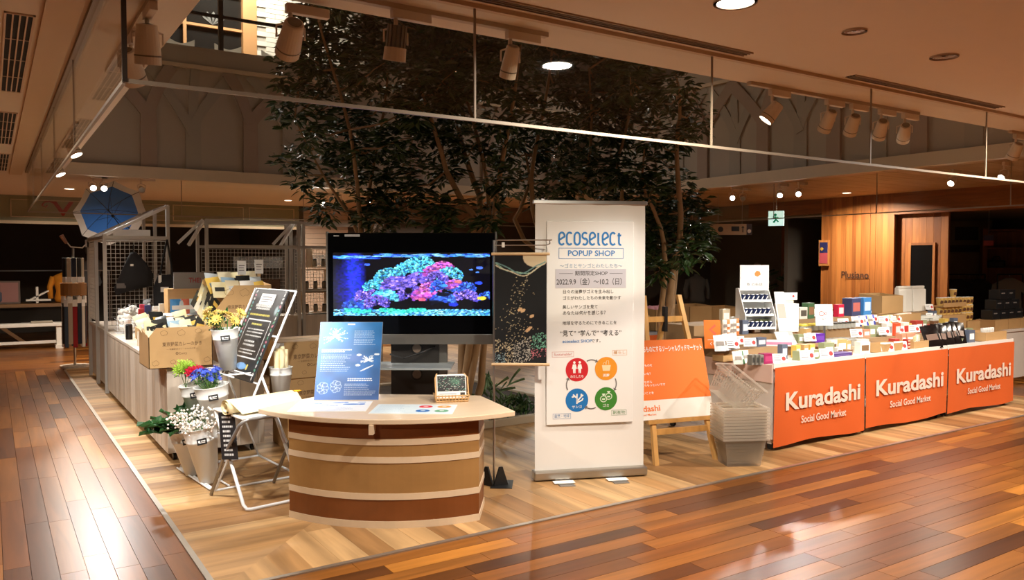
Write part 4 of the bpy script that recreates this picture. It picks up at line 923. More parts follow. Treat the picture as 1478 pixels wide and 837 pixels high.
for i in range(3):
    t = thing('shelf_box', ['pale open wooden shelf box with jars behind the television', 'pale wooden shelf box lower on the rack behind the television', 'pale wooden shelf box holding a framed card behind the television'][i], 'shelf box', (3.72+(.12 if i == 2 else 0), 11.1, [1.15, .82, 1.47][i])); LW = wood('pale_shelf', [(196, 172, 140), (206, 184, 152)], 'x', .5, 'object', .1)
    for q in ((0, .8, 0, .25, 0, .015), (0, .8, 0, .25, .285, .30), (0, .015, 0, .25, .015, .285), (.785, .8, 0, .25, .015, .285), (.39, .405, 0, .25, .015, .285)): MB().box(*q).build('panel', LW, t)
    for k in range(5):
        j = thing('jar', 'small glass jar with a dark lid on a pale shelf box', 'jar', (3.80+.13*k+(.12 if i == 2 else 0), 11.2, [1.166, .836, 1.486][i]), 0, 'jars in the pale shelf boxes'); MB().lathe([(.03, 0), (.032, .01), (.032, .08), (.024, .09)], 12).build('glass_body', plain('jar_glass', (150, 140, 124), .15), j, smooth=True); MB().lathe([(.027, .09), (.027, .108)], 12).build('lid', BLACK, j)
def bag(label, loc, poly, rz=0):
    t = thing('tote_bag', label, 'bag', loc, rz); BF = plain('black_fabric', (34, 34, 37), .85)
    m = MB(); n = len(poly); cxm = sum(p[0] for p in poly)/n; czm = sum(p[1] for p in poly)/n
    vs = [(p[0], 0, p[1]) for p in poly]+[(cxm+(p[0]-cxm)*.6, -.045, czm+(p[1]-czm)*.6) for p in poly]+[(cxm, -.055, czm)]+[(p[0], .015, p[1]) for p in poly]
    fs = [(i, (i+1) % n, n+(i+1) % n, n+i) for i in range(n)]+[(n+i, n+(i+1) % n, 2*n) for i in range(n)]+[(i, 2*n+1+i, 2*n+1+(i+1) % n, (i+1) % n) for i in range(n)]+[tuple(2*n+1+i for i in range(n-1, -1, -1))]
    m.add(vs, fs).build('fabric', BF, t, smooth=True); return t
t = bag('black hooded fabric bag hanging on the white grid panel', (1.43, 10.38, 1.20), [(-.22, .04), (-.20, -.04), (0, .02), (.19, .06), (.21, .2), (.13, .34), (.02, .47), (-.04, .46), (-.12, .28)])
MB().rect(-.20, -.10, .04, .10, -.046).build('woven_label', GREYINK, t); MB().rect(-.05, -.015, .30, .325, -.05).build('white_tab', PAPER, t); MB().tube([(-.01, 0, .46), (0, .03, .55)], .006).build('loop', BLACK, t)
t = bag('black tote bag with long straps hanging on the white grid panel', (1.76, 10.34, 1.0), [(-.13, -.12), (.14, -.12), (.14, .32), (.06, .40), (-.08, .38), (-.13, .25)]); 
for sx in (-.06, .09): MB().tube([(sx, -.02, .38), (.03, 0, .82)], .012, 6).build('strap', plain('strap_black', (20, 20, 22), .8), t)
MB().rect(-.06, .03, .19, .25, -.06).build('woven_label', PAPER, t); MB().rect(-.08, -.045, .30, .39, -.04).build('paper_tag', PAPER, t)
def thin_cloth(name, col):
    m, nt, b = mk(name); b.inputs['Base Color'].default_value = lin(col); b.inputs['Roughness'].default_value = .7
    tl = nd(nt, 'ShaderNodeBsdfTranslucent'); tl.inputs[0].default_value = lin(col); mx = nd(nt, 'ShaderNodeMixShader'); mx.inputs[0].default_value = .4
    nt.links.new(b.outputs[0], mx.inputs[1]); nt.links.new(tl.outputs[0], mx.inputs[2]); nt.links.new(mx.outputs[0], nt.nodes['Material Output'].inputs[0]); return m
# the open blue umbrella hooked on the rack
UC = at(160, 308, 10.9); UD = -(FW*-.72+RT*.62+Vector((0, 0, -.42))).normalized()
t = thing('umbrella', 'open blue umbrella with a white border hooked on top of the rack', 'umbrella', UC, rot=UD.to_track_quat('Z', 'Y').to_euler())
UB = thin_cloth('umbrella_blue', (70, 130, 220)); UWm = thin_cloth('umbrella_white', (236, 232, 226)); R_ = .47; H_ = .15; n = 8
for k in range(n):
    a0, a1 = 2*PI*k/n, 2*PI*(k+1)/n
    for nm, r0, r1, mt in (('blue_panel', .0, .78, UB), ('white_border', .78, 1.0, UWm)):
        m = MB(); st = 5
        for i in range(st+1):
            r = r0+(r1-r0)*i/st
            for j in range(5):
                f = j/4; an = a0+(a1-a0)*f; sag = 1-.10*math.sin(PI*f)*r; rr = R_*r*sag; m.v.append((rr*math.cos(an), rr*math.sin(an), H_*(1-r*r)-.015*math.sin(PI*f)*r))
        for i in range(st):
            for j in range(4): q = i*5+j; m.f.append((q, q+1, q+6, q+5))
        m.build(nm, mt, t, smooth=True)
    m = MB(); m.tube([(R_*r*math.cos(a0), R_*r*math.sin(a0), H_*(1-r*r)-.006) for r in (0, .25, .5, .75, 1)], .003, 5); m.tube([(R_*.45*math.cos(a0), R_*.45*math.sin(a0), H_*.78), (.01*math.cos(a0), .01*math.sin(a0), -.10)], .002, 5); m.build('rib', BLACK, t)
MB().tube([(0, 0, H_+.04), (0, 0, -.62), (.02, 0, -.66), (.05, 0, -.66), (.06, 0, -.62)], .006, 8).build('shaft', BLACK, t); MB().lathe([(.018, -.02), (.018, .02)], 12, (0, 0, -.10)).build('runner', BLACK, t)
t = thing('clamp_lamp', 'small white clamp lamp with a reaching arm on the rack post', 'lamp', (1.10, 12.2, 1.80)); MB().tube([(0, 0, 0), (-.06, -.05, -.06), (-.20, -.1, -.05), (-.25, -.1, .02)], .008, 8).build('arm', WTUBE, t); MB().tube([(-.25, -.1, .0), (-.31, -.13, .10)], [.02, .028], 12).build('shade', plain('copper', (170, 130, 110), .4, .5), t); MB().box(-.02, .02, -.02, .02, -.05, .05).build('clamp', WTUBE, t)
t = thing('white_box', 'long white box lying on top of the rack under the umbrella', 'box', (1.30, 11.2, 1.862)); MB().box(0, .44, 0, .5, 0, .10).build('box_body', PAPER, t, bevel=.004); MB().tube([(.1, .02, .11), (.16, -.01, .14), (.2, .03, .12)], .008).build('coiled_strap', BLACK, t)
# boxes, bag and blue sheet on the floor behind the cartons
for i, (x, y, z, w_) in enumerate([(2.95, 8.35, .004, .44), (3.0, 8.4, .30, .36), (2.55, 8.0, .004, .36)]): carton(['brown carton on the floor behind the plastic bag', 'small brown carton on top of the carton behind the plastic bag', 'brown carton half hidden by the floor stack'][i], (x, y, z), w_, .32, .29, .1*i, txt=False)
m = MB().lathe([(.02, 0), (.20, .02), (.24, .12), (.22, .24), (.12, .34), (.05, .37), (.02, .36)], 22)
m.v = [(x*(1+.12*math.sin(9*math.atan2(y, x)+z*20)), y*(1+.1*math.sin(7*math.atan2(y, x)+z*11)), z*(1+.06*math.sin(x*30))) for x, y, z in m.v]
t = thing('plastic_bag', 'crumpled white plastic bag on a carton behind the floor stack', 'bag', (2.78, 7.62, .20)); m.build('bag', plain('bag_white', (220, 220, 216), .35, bump=.6, scale=18), t, smooth=True)
t = thing('blue_sheet', 'folded bright blue sheet lying on the white plastic bag', 'sheet', (2.74, 7.70, .54)); m = MB()
for iy in range(6):
    for ix in range(9): m.v.append((-.14+.035*ix, -.08+.032*iy, .03*math.sin(ix*.9+iy*.7)+.05-abs(ix-4)*.012))
for iy in range(5):
    for ix in range(8): q = iy*9+ix; m.f.append((q, q+1, q+10, q+9))
m.build('sheet', plain('blue_plastic', (40, 104, 206), .4), t, smooth=True)
carton('low carton under the plastic bag', (2.58, 7.45, .004), .42, .34, .195, .05, txt=False)
# ============================================================ FLOWER STAND
FS = Vector((1.50, 5.96, 0)); FRZ = math.radians(6)
st = thing('flower_stand', 'white tube flower stand stepping up to a chalkboard', 'stand', FS, FRZ)
def fl(x, y, z): return FS+Matrix.Rotation(FRZ, 3, 'Z')@Vector((x, y, z))
def tubes(name, pts, parent, r=.009, mat=WTUBE): return MB().tube(pts, r, 8).build(name, mat, parent, smooth=True)
for y in (-.38, .38):
    tubes('base_bar', [(-.30, y, .010), (.30, y, .010)], st); tubes('slope_rail', [(-.30, y, .010), (.29, y, 1.34)], st); tubes('rear_leg', [(.03, y, .75), (.30, y, .010)], st)
for x in (-.30, .30): tubes('base_bar', [(x, -.38, .010), (x, .38, .010)], st)
for z in (.33, .70, 1.02, 1.34): x = -.30+.59*z/1.34; tubes('cross_bar', [(x, -.38, z), (x, .38, z)], st, .007)
# tier trays: a bar in front of each bucket row
for (x, z) in ((-.27, .02), (-.24, .36), (-.10, .76)):
    for y in (-.22, .22): tubes('tier_arm', [(x-.06, y, z), (-.30+.59*max(z, .02)/1.34+.0, y, z)], st, .006)
    tubes('tier_bar', [(x-.06, -.36, z), (x-.06, .36, z)], st, .006); tubes('tier_bar', [(x+.07, -.36, z), (x+.07, .36, z)], st, .006)
tubes('bracket_shelf', [(.13, -.10, .54), (.36, -.10, .54), (.36, -.30, .54), (.13, -.30, .54), (.13, -.10, .54)], st, .006)
# chalkboard fixed on the upper slope
BCOL = (40, 40, 42); a = base(150, 100, BCOL); rs = np.random.RandomState(31)
a *= (.85+.3*noise2(150, 100, 9, 4)[..., None])
def chalk(x0, x1, y0, n, step, c, seed): lines(a, x0, x1, y0, n, step, c, .9, .5, seed)
chalk(.20, .80, .17, 1, .075, (236, 236, 232), 1); chalk(.24, .78, .21, 1, .05, (236, 236, 232), 2); chalk(.12, .85, .28, 1, .05, (220, 206, 90), 3)
for q in ((.14, .86, .345, .352), (.14, .86, .760, .767)): a[int(q[2]*150):int(q[3]*150)+1, int(q[0]*100):int(q[1]*100)] = .9
for q in (.14, .85): a[52:115, int(q*100):int(q*100)+1] = .9
chalk(.30, .74, .39, 1, .04, (224, 214, 110), 5); chalk(.24, .78, .45, 3, .035, (232, 232, 230), 6); chalk(.28, .74, .585, 2, .04, (236, 236, 234), 7); chalk(.24, .78, .68, 2, .035, (232, 232, 230), 8)
blot(a, .5, .86, .16, .055, (120, 170, 220)); blot(a, .68, .86, .03, .05, (226, 206, 110)); chalk(.2, .6, .94, 2, .03, (236, 236, 236), 9)
for k in range(46):                                              # chalk flowers and leaves along the frame
    s = k/46; x, y = (.05, s) if k % 2 else (.95, s); blot(a, x, y, .028, .018, [(90, 160, 130), (216, 130, 150), (220, 220, 220), (120, 190, 200)][rs.randint(4)], .85, 0, rs.rand()*3)
blot(a, .88, .22, .06, .10, (190, 220, 226), .7, .8)
sl = math.atan2(.59, 1.34)
t = thing('chalkboard', 'black menu chalkboard with white lettering and flower border on the flower stand', 'chalkboard', fl(-.30+.59*.70/1.34-.022, 0, .70), rot=(Matrix.Rotation(FRZ, 3, 'Z')@Matrix.Rotation(sl, 3, 'Y')@Matrix.Rotation(-PI/2, 3, 'Z')).to_euler())
MB().box(-.30, .30, 0, .008, 0, .70).build('board', plain('board_black', BCOL, .7), t); picture('chalk_drawing', a, .58, .69, PRT, t, 0, .35, -.001)
cw = MB().box(-.14, .12, -.004, -.002, .58, .665).build('white_card', PAPER, t); MB().rect(-.11, .07, .635, .642, -.0046).rect(-.11, .09, .615, .621, -.0046).rect(-.11, .03, .597, .603, -.0046).build('writing', GREYINK, cw)
# flower buckets
BKM = plain('bucket_white', (226, 226, 222), .35); BKI = plain('bucket_inside', (206, 208, 206), .5)
def bucket(label, loc, tilt, h_=.40, r0=.062, r1=.115, tagc=True, rz=0, sx=1):
    t = thing('flower_bucket', label, 'bucket', loc, rot=(Matrix.Rotation(FRZ, 3, 'Z')@Matrix.Rotation(tilt, 3, 'Y')).to_euler())
    pr = [(r0, 0), (r0+(r1-r0)*.74, h_*.74), (r0+(r1-r0)*.76+.004, h_*.75), (r0+(r1-r0)*.78+.004, h_*.78), (r0+(r1-r0)*.80, h_*.79), (r1, h_-.006), (r1+.006, h_), (r1-.004, h_), (r1-.012, h_*.8), (r0-.004, .006)]
    MB().lathe(pr, 28, sx=sx).build('pail', BKM, t, smooth=True)
    if tagc:
        g = MB().box(-.032, .032, -.0015, .0015, -.020, .020).build('price_tag', BLACK, t, loc=(-.035*sx, -(r1+.004), h_*.80), rot=(-.15, 0, -.25)); MB().rect(-.02, .02, -.008, -.004, -.002).rect(-.024, -.012, -.004, .010, -.002).rect(-.006, .022, .002, .008, -.002).build('price_writing', WINK, g)
    return t
def leafmesh(L, W_, fold=.25, name='leaf', mat=None, lobes=0):
    m = MB(); p = [(0, 0), (.35, .5), (.7, .38), (1, 0)]
    if lobes: p = [(0, 0), (.16, .28), (.24, .12), (.36, .55), (.44, .16), (.56, .60), (.64, .16), (.76, .42), (.84, .10), (1, 0)]
    for x, w_ in p: m.v += [(x*L, w_*W_, fold*w_*W_), (x*L, 0, -.12*L*x*x), (x*L, -w_*W_, fold*w_*W_)]
    for i in range(len(p)-1): q = i*3; m.f += [(q, q+1, q+4, q+3), (q+1, q+2, q+5, q+4)]
    return m.mesh(name, mat)
LEAFG = plain('leaf_green', (58, 112, 44), .45, var=.25, scale=14); LEAFD = plain('leaf_deep', (40, 84, 40), .45, var=.25, scale=14); STEMG = plain('stem_green', (92, 130, 62), .6)
def rotto(d, spin=0):
    """rotation taking local +x to direction d"""
    return (Vector(d).to_track_quat('X', 'Z')@Euler((spin, 0, 0)).to_quaternion()).to_euler()
PET = {}
def petalmesh(L, W_, mat, name='petal'):
    key = (L, W_, mat.name)
    if key not in PET: PET[key] = leafmesh(L, W_, .35, name, mat)
    return PET[key]
def bouquet(name, label, base_, h_, heads, leaf, nleaf, leafL, cat='flowers', spread=.12, seed=1, lean=(-.25, 0, 1)):
    """heads: list of (colour material, centre material or None, petals, petal length, petal width, cup, layers)"""
    r = random.Random(seed); t = thing(name, label, cat, base_)
    ln = Vector(lean).normalized()
    stems = MB(); 
    for (n_, col, cen, npet, L, W_, cup, layers) in heads:
        for k in range(n_):
            off = Vector((r.uniform(-1, 1), r.uniform(-1, 1), r.uniform(-.25, .5)))*spread; tip = ln*h_+off; d = (tip.normalized()*.6+off.normalized()*.7+Vector((0, -.15, .25))).normalized()
            sm = MB().tube([(0, 0, 0), tuple(tip*.5+off*.15), tuple(tip)], .0022, 5); sm.build('stem', STEMG, t)
            hd = bpy.data.objects.new('flower_head', (MB().lathe([(.002, -.004), (L*.28, 0), (.002, .007)], 9).mesh('flower_head', cen or col, True))); COL.objects.link(hd); hd.parent = t; hd.location = tip; hd.rotation_euler = d.to_track_quat('Z', 'Y').to_euler()
            for ly in range(layers):
                for p in range(npet):
                    an = 2*PI*p/npet+ly*.4; cu = cup+.35*ly; inst('petal', petalmesh(L*(1-.18*ly), W_, col), hd, (0, 0, .001*ly), (0, -cu, an) if False else Euler((0, -cu, 0)).to_matrix().to_4x4().to_euler() if False else (Matrix.Rotation(an, 3, 'Z')@Matrix.Rotation(-cu, 3, 'Y')).to_euler())
    for k in range(nleaf):
        off = Vector((r.uniform(-1, 1), r.uniform(-1, 1), r.uniform(-.2, .3))).normalized(); p = ln*h_*r.uniform(.45, .95)+off*spread*.35; inst('leaf', leaf, t, p, rotto(off+Vector((0, 0, .15)), r.uniform(-.5, .5)), [leafL*r.uniform(.7, 1.2)]*3)
    return t
LM = leafmesh(1, .20, .3, 'leaf', LEAFG); LMD = leafmesh(1, .22, .3, 'leaf', LEAFD); LOB = leafmesh(1, .42, .2, 'leaf', LEAFD, 1)
YEL = plain('petal_yellow', (226, 206, 110), .6, var=.1); LIME = plain('petal_lime', (176, 206, 84), .6, var=.15); CRIM = plain('petal_crimson', (186, 22, 54), .6, var=.2); BLU = plain('petal_blue', (62, 88, 196), .6, var=.25, scale=20); WHP = plain('petal_white', (236, 232, 226), .6); CEN = plain('flower_centre', (64, 50, 30), .8); PCH = plain('petal_peach', (236, 206, 140), .6)
# bottom tier
b1 = fl(-.27, -.17, .022); bucket('white bucket of baby\'s breath on the lowest tier near the stool', b1, -.16)
b2 = fl(-.28, .12, .022); bucket('white bucket of dark leaves on the lowest tier near the counter', b2, -.18, .34)
ax = Matrix.Rotation(FRZ, 3, 'Z')@Vector((-math.sin(.17), 0, math.cos(.17)))
t = thing('white_blossom', 'frothy white baby\'s breath in the lowest bucket', 'flowers', b1+ax*.30); r = random.Random(4); GYP = petalmesh(.011, .55*.011, WHP)
bl = MB().lathe([(.001, -.006), (.007, 0), (.001, .006)], 6).mesh('blossom', WHP, True); bl2 = MB().lathe([(.001, -.006), (.006, 0), (.001, .006)], 6).mesh('blossom', plain('petal_blush', (232, 214, 200), .6), True)
for k in range(48):
    d = Vector((r.uniform(-1, .7), r.uniform(-1, 1), r.uniform(.5, 1.3))).normalized(); tip = d*r.uniform(.13, .25); MB().tube([(0, 0, -.05), tuple(tip*.5), tuple(tip)], .0012, 4).build('stem', STEMG, t)
    for j in range(8): inst('blossom', (bl if k % 3 else bl2), t, tip+Vector((r.gauss(0, .022), r.gauss(0, .022), r.gauss(0, .018))), (0, 0, 0), [r.uniform(1.0, 1.9)]*3)
t = thing('foliage_bunch', 'bunch of glossy dark lobed leaves in the low bucket near the counter', 'foliage', b2+ax*.28)
for k in range(30):
    an = 2*PI*k/30*2.9; el = .15+.5*(k % 4)/4; d = Vector((math.cos(an)-.25, math.sin(an)*.8, el)); p = d.normalized()*.05+Vector((0, 0, .04)); inst('leaf', LOB, t, p, rotto(d, r.uniform(-.4, .4)), [r.uniform(.20, .32)]*3)
MB().tube([(0, 0, -.1), (0, 0, .08)], .008, 6).build('stem', STEMG, t)
# middle tier
b3 = fl(-.20, -.16, .365); bucket('white bucket of blue flowers on the middle tier', b3, -.14, .33, .06, .115)
b4 = fl(-.22, .13, .365); bucket('white bucket of red and green flowers on the middle tier', b4, -.18, .31, .055, .10)
bouquet('blue_flowers', 'bunch of small deep blue flowers in the middle bucket', b3+ax*.27, .13, [(40, BLU, None, 6, .026, .013, .5, 1)], LMD, 20, .07, spread=.088, seed=3)
bouquet('red_carnations', 'crimson carnations in the middle bucket', b4+ax*.27+Vector((.02, -.02, 0)), .12, [(6, CRIM, None, 9, .055, .028, .35, 3)], LMD, 8, .07, spread=.055, seed=6)
bouquet('green_blooms', 'spiky lime green blooms behind the crimson carnations', b4+ax*.27+Vector((-.05, .06, 0)), .15, [(5, LIME, None, 13, .065, .014, .45, 3)], LM, 6, .06, spread=.06, seed=9)
# top tier
b5 = fl(-.06, .02, .768); bucket('white bucket of yellow flowers on the upper tier', b5, -.08, .30, .055, .095)
bouquet('yellow_flowers', 'pale yellow daisies with dark centres in the upper bucket', b5+Vector((-.01, 0, .25)), .12, [(13, YEL, CEN, 11, .048, .016, .25, 2), (5, PCH, None, 7, .04, .024, .55, 3)], LMD, 26, .10, spread=.11, seed=12, lean=(-.1, 0, 1))
b6 = fl(.245, -.20, .548); bucket('white cone bucket holding rolled wrapping sheets behind the chalkboard', b6, 0, .235, .052, .082, False)
CRW = plain('cream_wrap', (238, 222, 180), .6)
for k, (x, y, hh) in enumerate([(-.02, 0, .36), (.015, .02, .37), (.03, -.02, .35), (-.035, -.02, .34), (0, -.035, .36)]):
    t = thing('wrapping_roll', 'rolled cream wrapping sheet standing in the cone bucket', 'paper roll', b6+Vector((x, y, .012)), 0, 'wrapping rolls in the cone bucket'); MB().lathe([(.019, 0), (.019, hh)], 14).build('roll', CRW, t, smooth=False)
t = thing('clear_card', 'small clear card holder above the wrapping rolls', 'card', b6+Vector((0, .02, .20))); MB().box(-.038, .038, .022, .025, .10, .205).build('card_sleeve', clear('sleeve', (240, 240, 240), 1, .35), t)
# ============================================================ FOLDING STOOL WITH PAPER ROLL
SO = Vector((1.40, 5.24, 0)); SRZ = math.radians(9)
s = thing('folding_stool', 'folding stool with white and grey tube legs beside the desk', 'stool', SO, SRZ)
GT = plain('grey_tube', (150, 148, 146), .35, .5)
def ub(pts, r=.011): return pts
z = .575
MB().tube([(-.17, .25, .012), (-.17, .02, .32), (-.165, -.20, z-.035), (-.15, -.225, z-.012), (-.12, -.23, z), (.22, -.23, z), (.25, -.225, z-.012), (.265, -.20, z-.035), (.27, .02, .32), (.27, .25, .012)], .0115, 8).build('grey_leg_frame', GT, s, smooth=True)
MB().tube([(-.145, .22, z), (-.145, .02, .32), (-.145, -.20, .04), (-.135, -.225, .016), (-.11, -.235, .012), (.21, -.235, .012), (.235, -.225, .016), (.245, -.20, .04), (.245, .02, .32), (.245, .22, z)], .0115, 8).build('white_leg_frame', WTUBE, s, smooth=True)
MB().box(-.16, .26, -.23, .23, z+.0, z+.014).build('seat_panel', WHITE, s, bevel=.005)
for x in (-.158, .258): MB().tube([(x-.02, .02, .32), (x+.02, .02, .32)], .008, 8).build('pivot', STEEL, s)
def onst(x, y, zz): return SO+Matrix.Rotation(SRZ, 3, 'Z')@Vector((x, y, zz))
t = thing('paper_roll', 'thick roll of cream wrapping paper lying on the folding stool', 'paper roll', onst(.06, -.02, z+.014), SRZ+.16)
m = MB().lathe([(.047, -.26), (.047, .24), (.030, .26), (.030, -.26)], 22, cap0=False, cap1=False).move(Matrix.Translation((0, 0, .047))@Matrix.Rotation(PI/2, 4, 'Y')); m.build('roll', CRW, t, smooth=True)
MB().add([(-.25, -.03, .09), (.26, -.03, .085), (.25, -.12, .02), (-.22, -.13, .015)], [(0, 1, 2, 3)]).build('loose_edge', CRW, t)
t = thing('yellow_blossom', 'single yellow flower on the end of the paper roll', 'flower', onst(.33, .0, z+.03)); hd = MB().lathe([(.002, 0), (.015, .01), (.002, .018)], 10).build('flower_head', plain('marigold', (238, 186, 40), .6), t, loc=(0, 0, .06))
for p in range(9): inst('petal', petalmesh(.028, .012, MATS['marigold']), hd, (0, 0, .008), (Matrix.Rotation(2*PI*p/9, 3, 'Z')@Matrix.Rotation(-.3, 3, 'Y')).to_euler())
MB().tube([(-.10, 0, .02), (-.02, 0, .04), (0, 0, .06)], .003, 5).build('stem', STEMG, t)
a = base(90, 30, (38, 38, 40)); chalk2 = lines; lines(a, .2, .85, .08, 9, .10, (232, 232, 230), .9, .55, 15)
t = thing('price_board', 'small black price board hanging on the side of the folding stool', 'board', onst(-.165, -.05, .30), rot=(0, -.08, SRZ-1.05)); MB().box(-.06, .06, 0, .006, 0, .30).build('board', plain('board_black2', (38, 38, 40), .7), t); picture('chalk_writing', a, .115, .295, PRT, t, 0, .15, -.0008)
for x in (-.04, .04): MB().tube([(x, .003, .29), (x*.6, .01, .33)], .002, 5).build('hook', STEEL, t)
# ============================================================ ORANGE DRAPED GOODS TABLES
TH = .70
def zat(px, py, z):           # where the photograph's sight line meets the level z
    d = FW*FOC+RT*(px-PCX)+UP*(PCY-py); return Vector((0, 0, EYE))+d*((z-EYE)/d.z)
TX = [5.30, 6.55, 7.93, 9.27]; TYF = 4.24; TD_ = 1.25
STEPS = [(4.24, 4.66, TH), (4.66, 4.90, TH+.09), (4.90, 5.12, TH+.18), (5.12, 5.48, TH+.27)]     # the tables' surface and the risers on it
_zat = zat
def zat(px, py, z):
    dz = z-TH
    for (y0, y1, zs) in STEPS:
        p = _zat(px, py, zs+dz)
        if p.y < y1 or zs > TH+.2:
            if p.y < y0: d = FW*FOC+RT*(px-PCX)+UP*(PCY-py); p = d*((y0+.01)/d.y); p.z = zs+dz
            if p.y > 5.34: d = FW*FOC+RT*(px-PCX)+UP*(PCY-py); p = d*(5.34/d.y); p.z = zs+dz
            p.x = min(p.x, 9.22); return p
CLOTH = plain('orange_cloth', (206, 90, 26), .75, var=.04, scale=3); CLW = plain('cloth_lettering', (224, 206, 190), .7)
TBW = plain('table_white', (226, 216, 206), .5)
for i in range(3):
    x0, x1 = TX[i]+.01, TX[i+1]-.01; L = x1-x0
    t = thing('goods_table', ['white goods table behind the shopping baskets, under an orange drape', 'middle white goods table under an orange drape', 'white goods table at the far end of the orange drapes'][i], 'table', (x0, TYF, 0))
    MB().box(0, L, 0, TD_, TH-.03, TH).build('table_top', TBW, t, bevel=.003); MB().box(.02, L-.02, 0.012, .03, TH-.14, TH-.03).build('front_rail', TBW, t)
    MB().box(0, L, -.012, .0, TH-.02, TH+.022).build('front_lip', plain('lip_white', (236, 230, 222), .4), t)
    MB().box(0, .012, .0, TD_, .10, TH-.03).build('side_panel', TBW, t); MB().box(L-.012, L, .0, TD_, .10, TH-.03).build('side_panel', TBW, t)
    for (x, y) in ((.06, .06), (L-.06, .06), (.06, TD_-.06), (L-.06, TD_-.06)): MB().box(x-.02, x+.02, y-.02, y+.02, .05, TH-.03).build('leg', TBW, t); MB().lathe([(.032, -.012), (.032, .012)], 14).move(Matrix.Translation((x, y, .032))@Matrix.Rotation(PI/2, 4, 'Y')).build('castor', BLACK, t)
    g = thing('display_step', ['brown stepped riser under the goods on the first table', 'brown stepped riser under the goods on the middle table', 'brown stepped riser under the goods on the far table'][i], 'riser', (x0, 0, TH))
    for k_, (y0, y1, zs) in enumerate(STEPS[1:]): MB().box(.01, L-.01, y0, y1, 0, zs-TH).build('step', plain('step_board', (158, 128, 92), .7), g)
    d = thing('table_drape', ['orange printed drape hanging on the table by the shopping baskets', 'orange printed drape hanging on the middle table', 'orange printed drape hanging on the furthest table'][i], 'drape', (x0, TYF-.016, 0))
    nx, nz = 40, 16; m = MB(); rr = random.Random(i); ph = rr.random()*6
    for iz in range(nz+1):
        for ix in range(nx+1):
            u, v = ix/nx, iz/nz; wv = .004*math.sin(u*9+ph)*(1-v)+.003*math.sin(u*17+v*3+ph)+.004*max(0, 1-abs(u-(.12+.7*v*.3))/.08)*(v)
            m.v.append((u*L, -.004-wv, .045+.012*math.sin(u*7+ph)*(1-v)+v*(TH-.055)))
    for iz in range(nz):
        for ix in range(nx): q = iz*(nx+1)+ix; m.f.append((q, q+1, q+nx+2, q+nx+1))
    m.build('cloth', CLOTH, d, smooth=True)
    text('Kuradashi', .20, CLW, d, L*.52, .395, -.0145, bold=.028, width=L*.83); text('Social Good Market', .085, CLW, d, L*.52, .232, -.0145, bold=.016, width=L*.50)
# the cloth-covered end flap of the first table
t = thing('end_cloth', 'pale pink cloth flap over the end of the first goods table', 'cloth', (TX[0], TYF, 0)); MB().box(-.006, .004, -.004, TD_, TH-.135, TH+.012).build('flap', plain('pink_cloth', (230, 196, 180), .7), t)

PLACED = []
def pc(px, py, nm, s=1.0, z=None, rz=-.35, tilt=-.25):
    """white price card with a red round mark"""
    p = zat(px, py, z or TH+.022); t = thing('price_card', 'white price card with a red round mark '+nm, 'card', p, rot=(tilt, 0, rz), group='price cards on the goods tables')
    w_, h_ = .125*s, .075*s; MB().box(-w_/2, w_/2, 0, .003, 0, h_).build('card', PAPER, t); MB().disc((w_*.30, h_*.45), h_*.24, -.0006, 16).build('red_mark', REDINK, t)
    MB().rect(-w_*.42, w_*.05, h_*.72, h_*.78, -.0006).rect(-w_*.42, -.0, h_*.50, h_*.56, -.0006).rect(-w_*.42, w_*.08, h_*.26, h_*.34, -.0006).build('print', GREYINK, t); MB().box(-.01, .01, 0, .03, -.002, .004).build('foot', STEEL, t); return t
def gbox(px, py, w_, d_, h_, c, label, cat='box', name='product_box', rz=0, z=None, lab=None, rot=None):
    p = zat(px, py, z or TH+.001); PLACED.append((p.x, p.y)); t = thing(name, label, cat, p, rz, rot=rot); MB().box(-w_/2, w_/2, 0, d_, 0, h_).build('carton', plain('goods_%d_%d_%d' % c, c, .45), t, bevel=.003)
    MB().rect(-w_*.38, w_*.38, h_*.25, h_*.75, -.0007).build('front_label', plain('goods_label_%d' % (sum(lab or (240, 236, 230)) % 997), lab or (240, 236, 230), .5), t); return t
TINM = {}
def tin(p, r, h_, body, lid, label, group):
    t = thing('tin', label, 'tin', p, 0, group); k = (r, h_, body, lid)
    if k not in TINM: TINM[k] = (MB().lathe([(r, 0), (r, h_*.78)], 14).mesh('can_body', plain('tin_%d_%d' % body[:2], body, .3, .25)), MB().lathe([(r*1.05, h_*.78), (r*1.05, h_*.96), (r*.9, h_)], 14).mesh('lid', plain('lid_%d_%d' % lid[:2], lid, .4)))
    inst('can_body', TINM[k][0], t); inst('lid', TINM[k][1], t)
def tins(px, py, nx, ny, nz, r, h_, body, lid, label, group, z=None):
    p = zat(px, py, z or TH+.001); PLACED.extend((p.x+i*r*2.1, p.y+j*r*2.1) for i in range(nx) for j in range(ny))
    for k in range(nz):
        for j in range(ny):
            for i in range(nx): tin(p+Vector((i*r*2.12, j*r*2.12, k*h_)), r, h_, body, lid, label, group)
def tray(px, py, w_, d_, h_, label, z=None, rz=0):
    p = zat(px, py, z or TH+.001); PLACED.extend((p.x+a*w_/2, p.y+d_/2) for a in (-1, 0, 1)); t = thing('kraft_tray', label, 'tray', p, rz)
    for q in ((-w_/2, w_/2, 0, .005, 0, h_), (-w_/2, w_/2, d_-.005, d_, 0, h_), (-w_/2, -w_/2+.005, .005, d_-.005, 0, h_), (w_/2-.005, w_/2, .005, d_-.005, 0, h_)): MB().box(*q).build('wall', KRAFT, t)
    MB().box(-w_/2, w_/2, 0, d_, 0, .004).build('bottom', KRAFT, t); return p
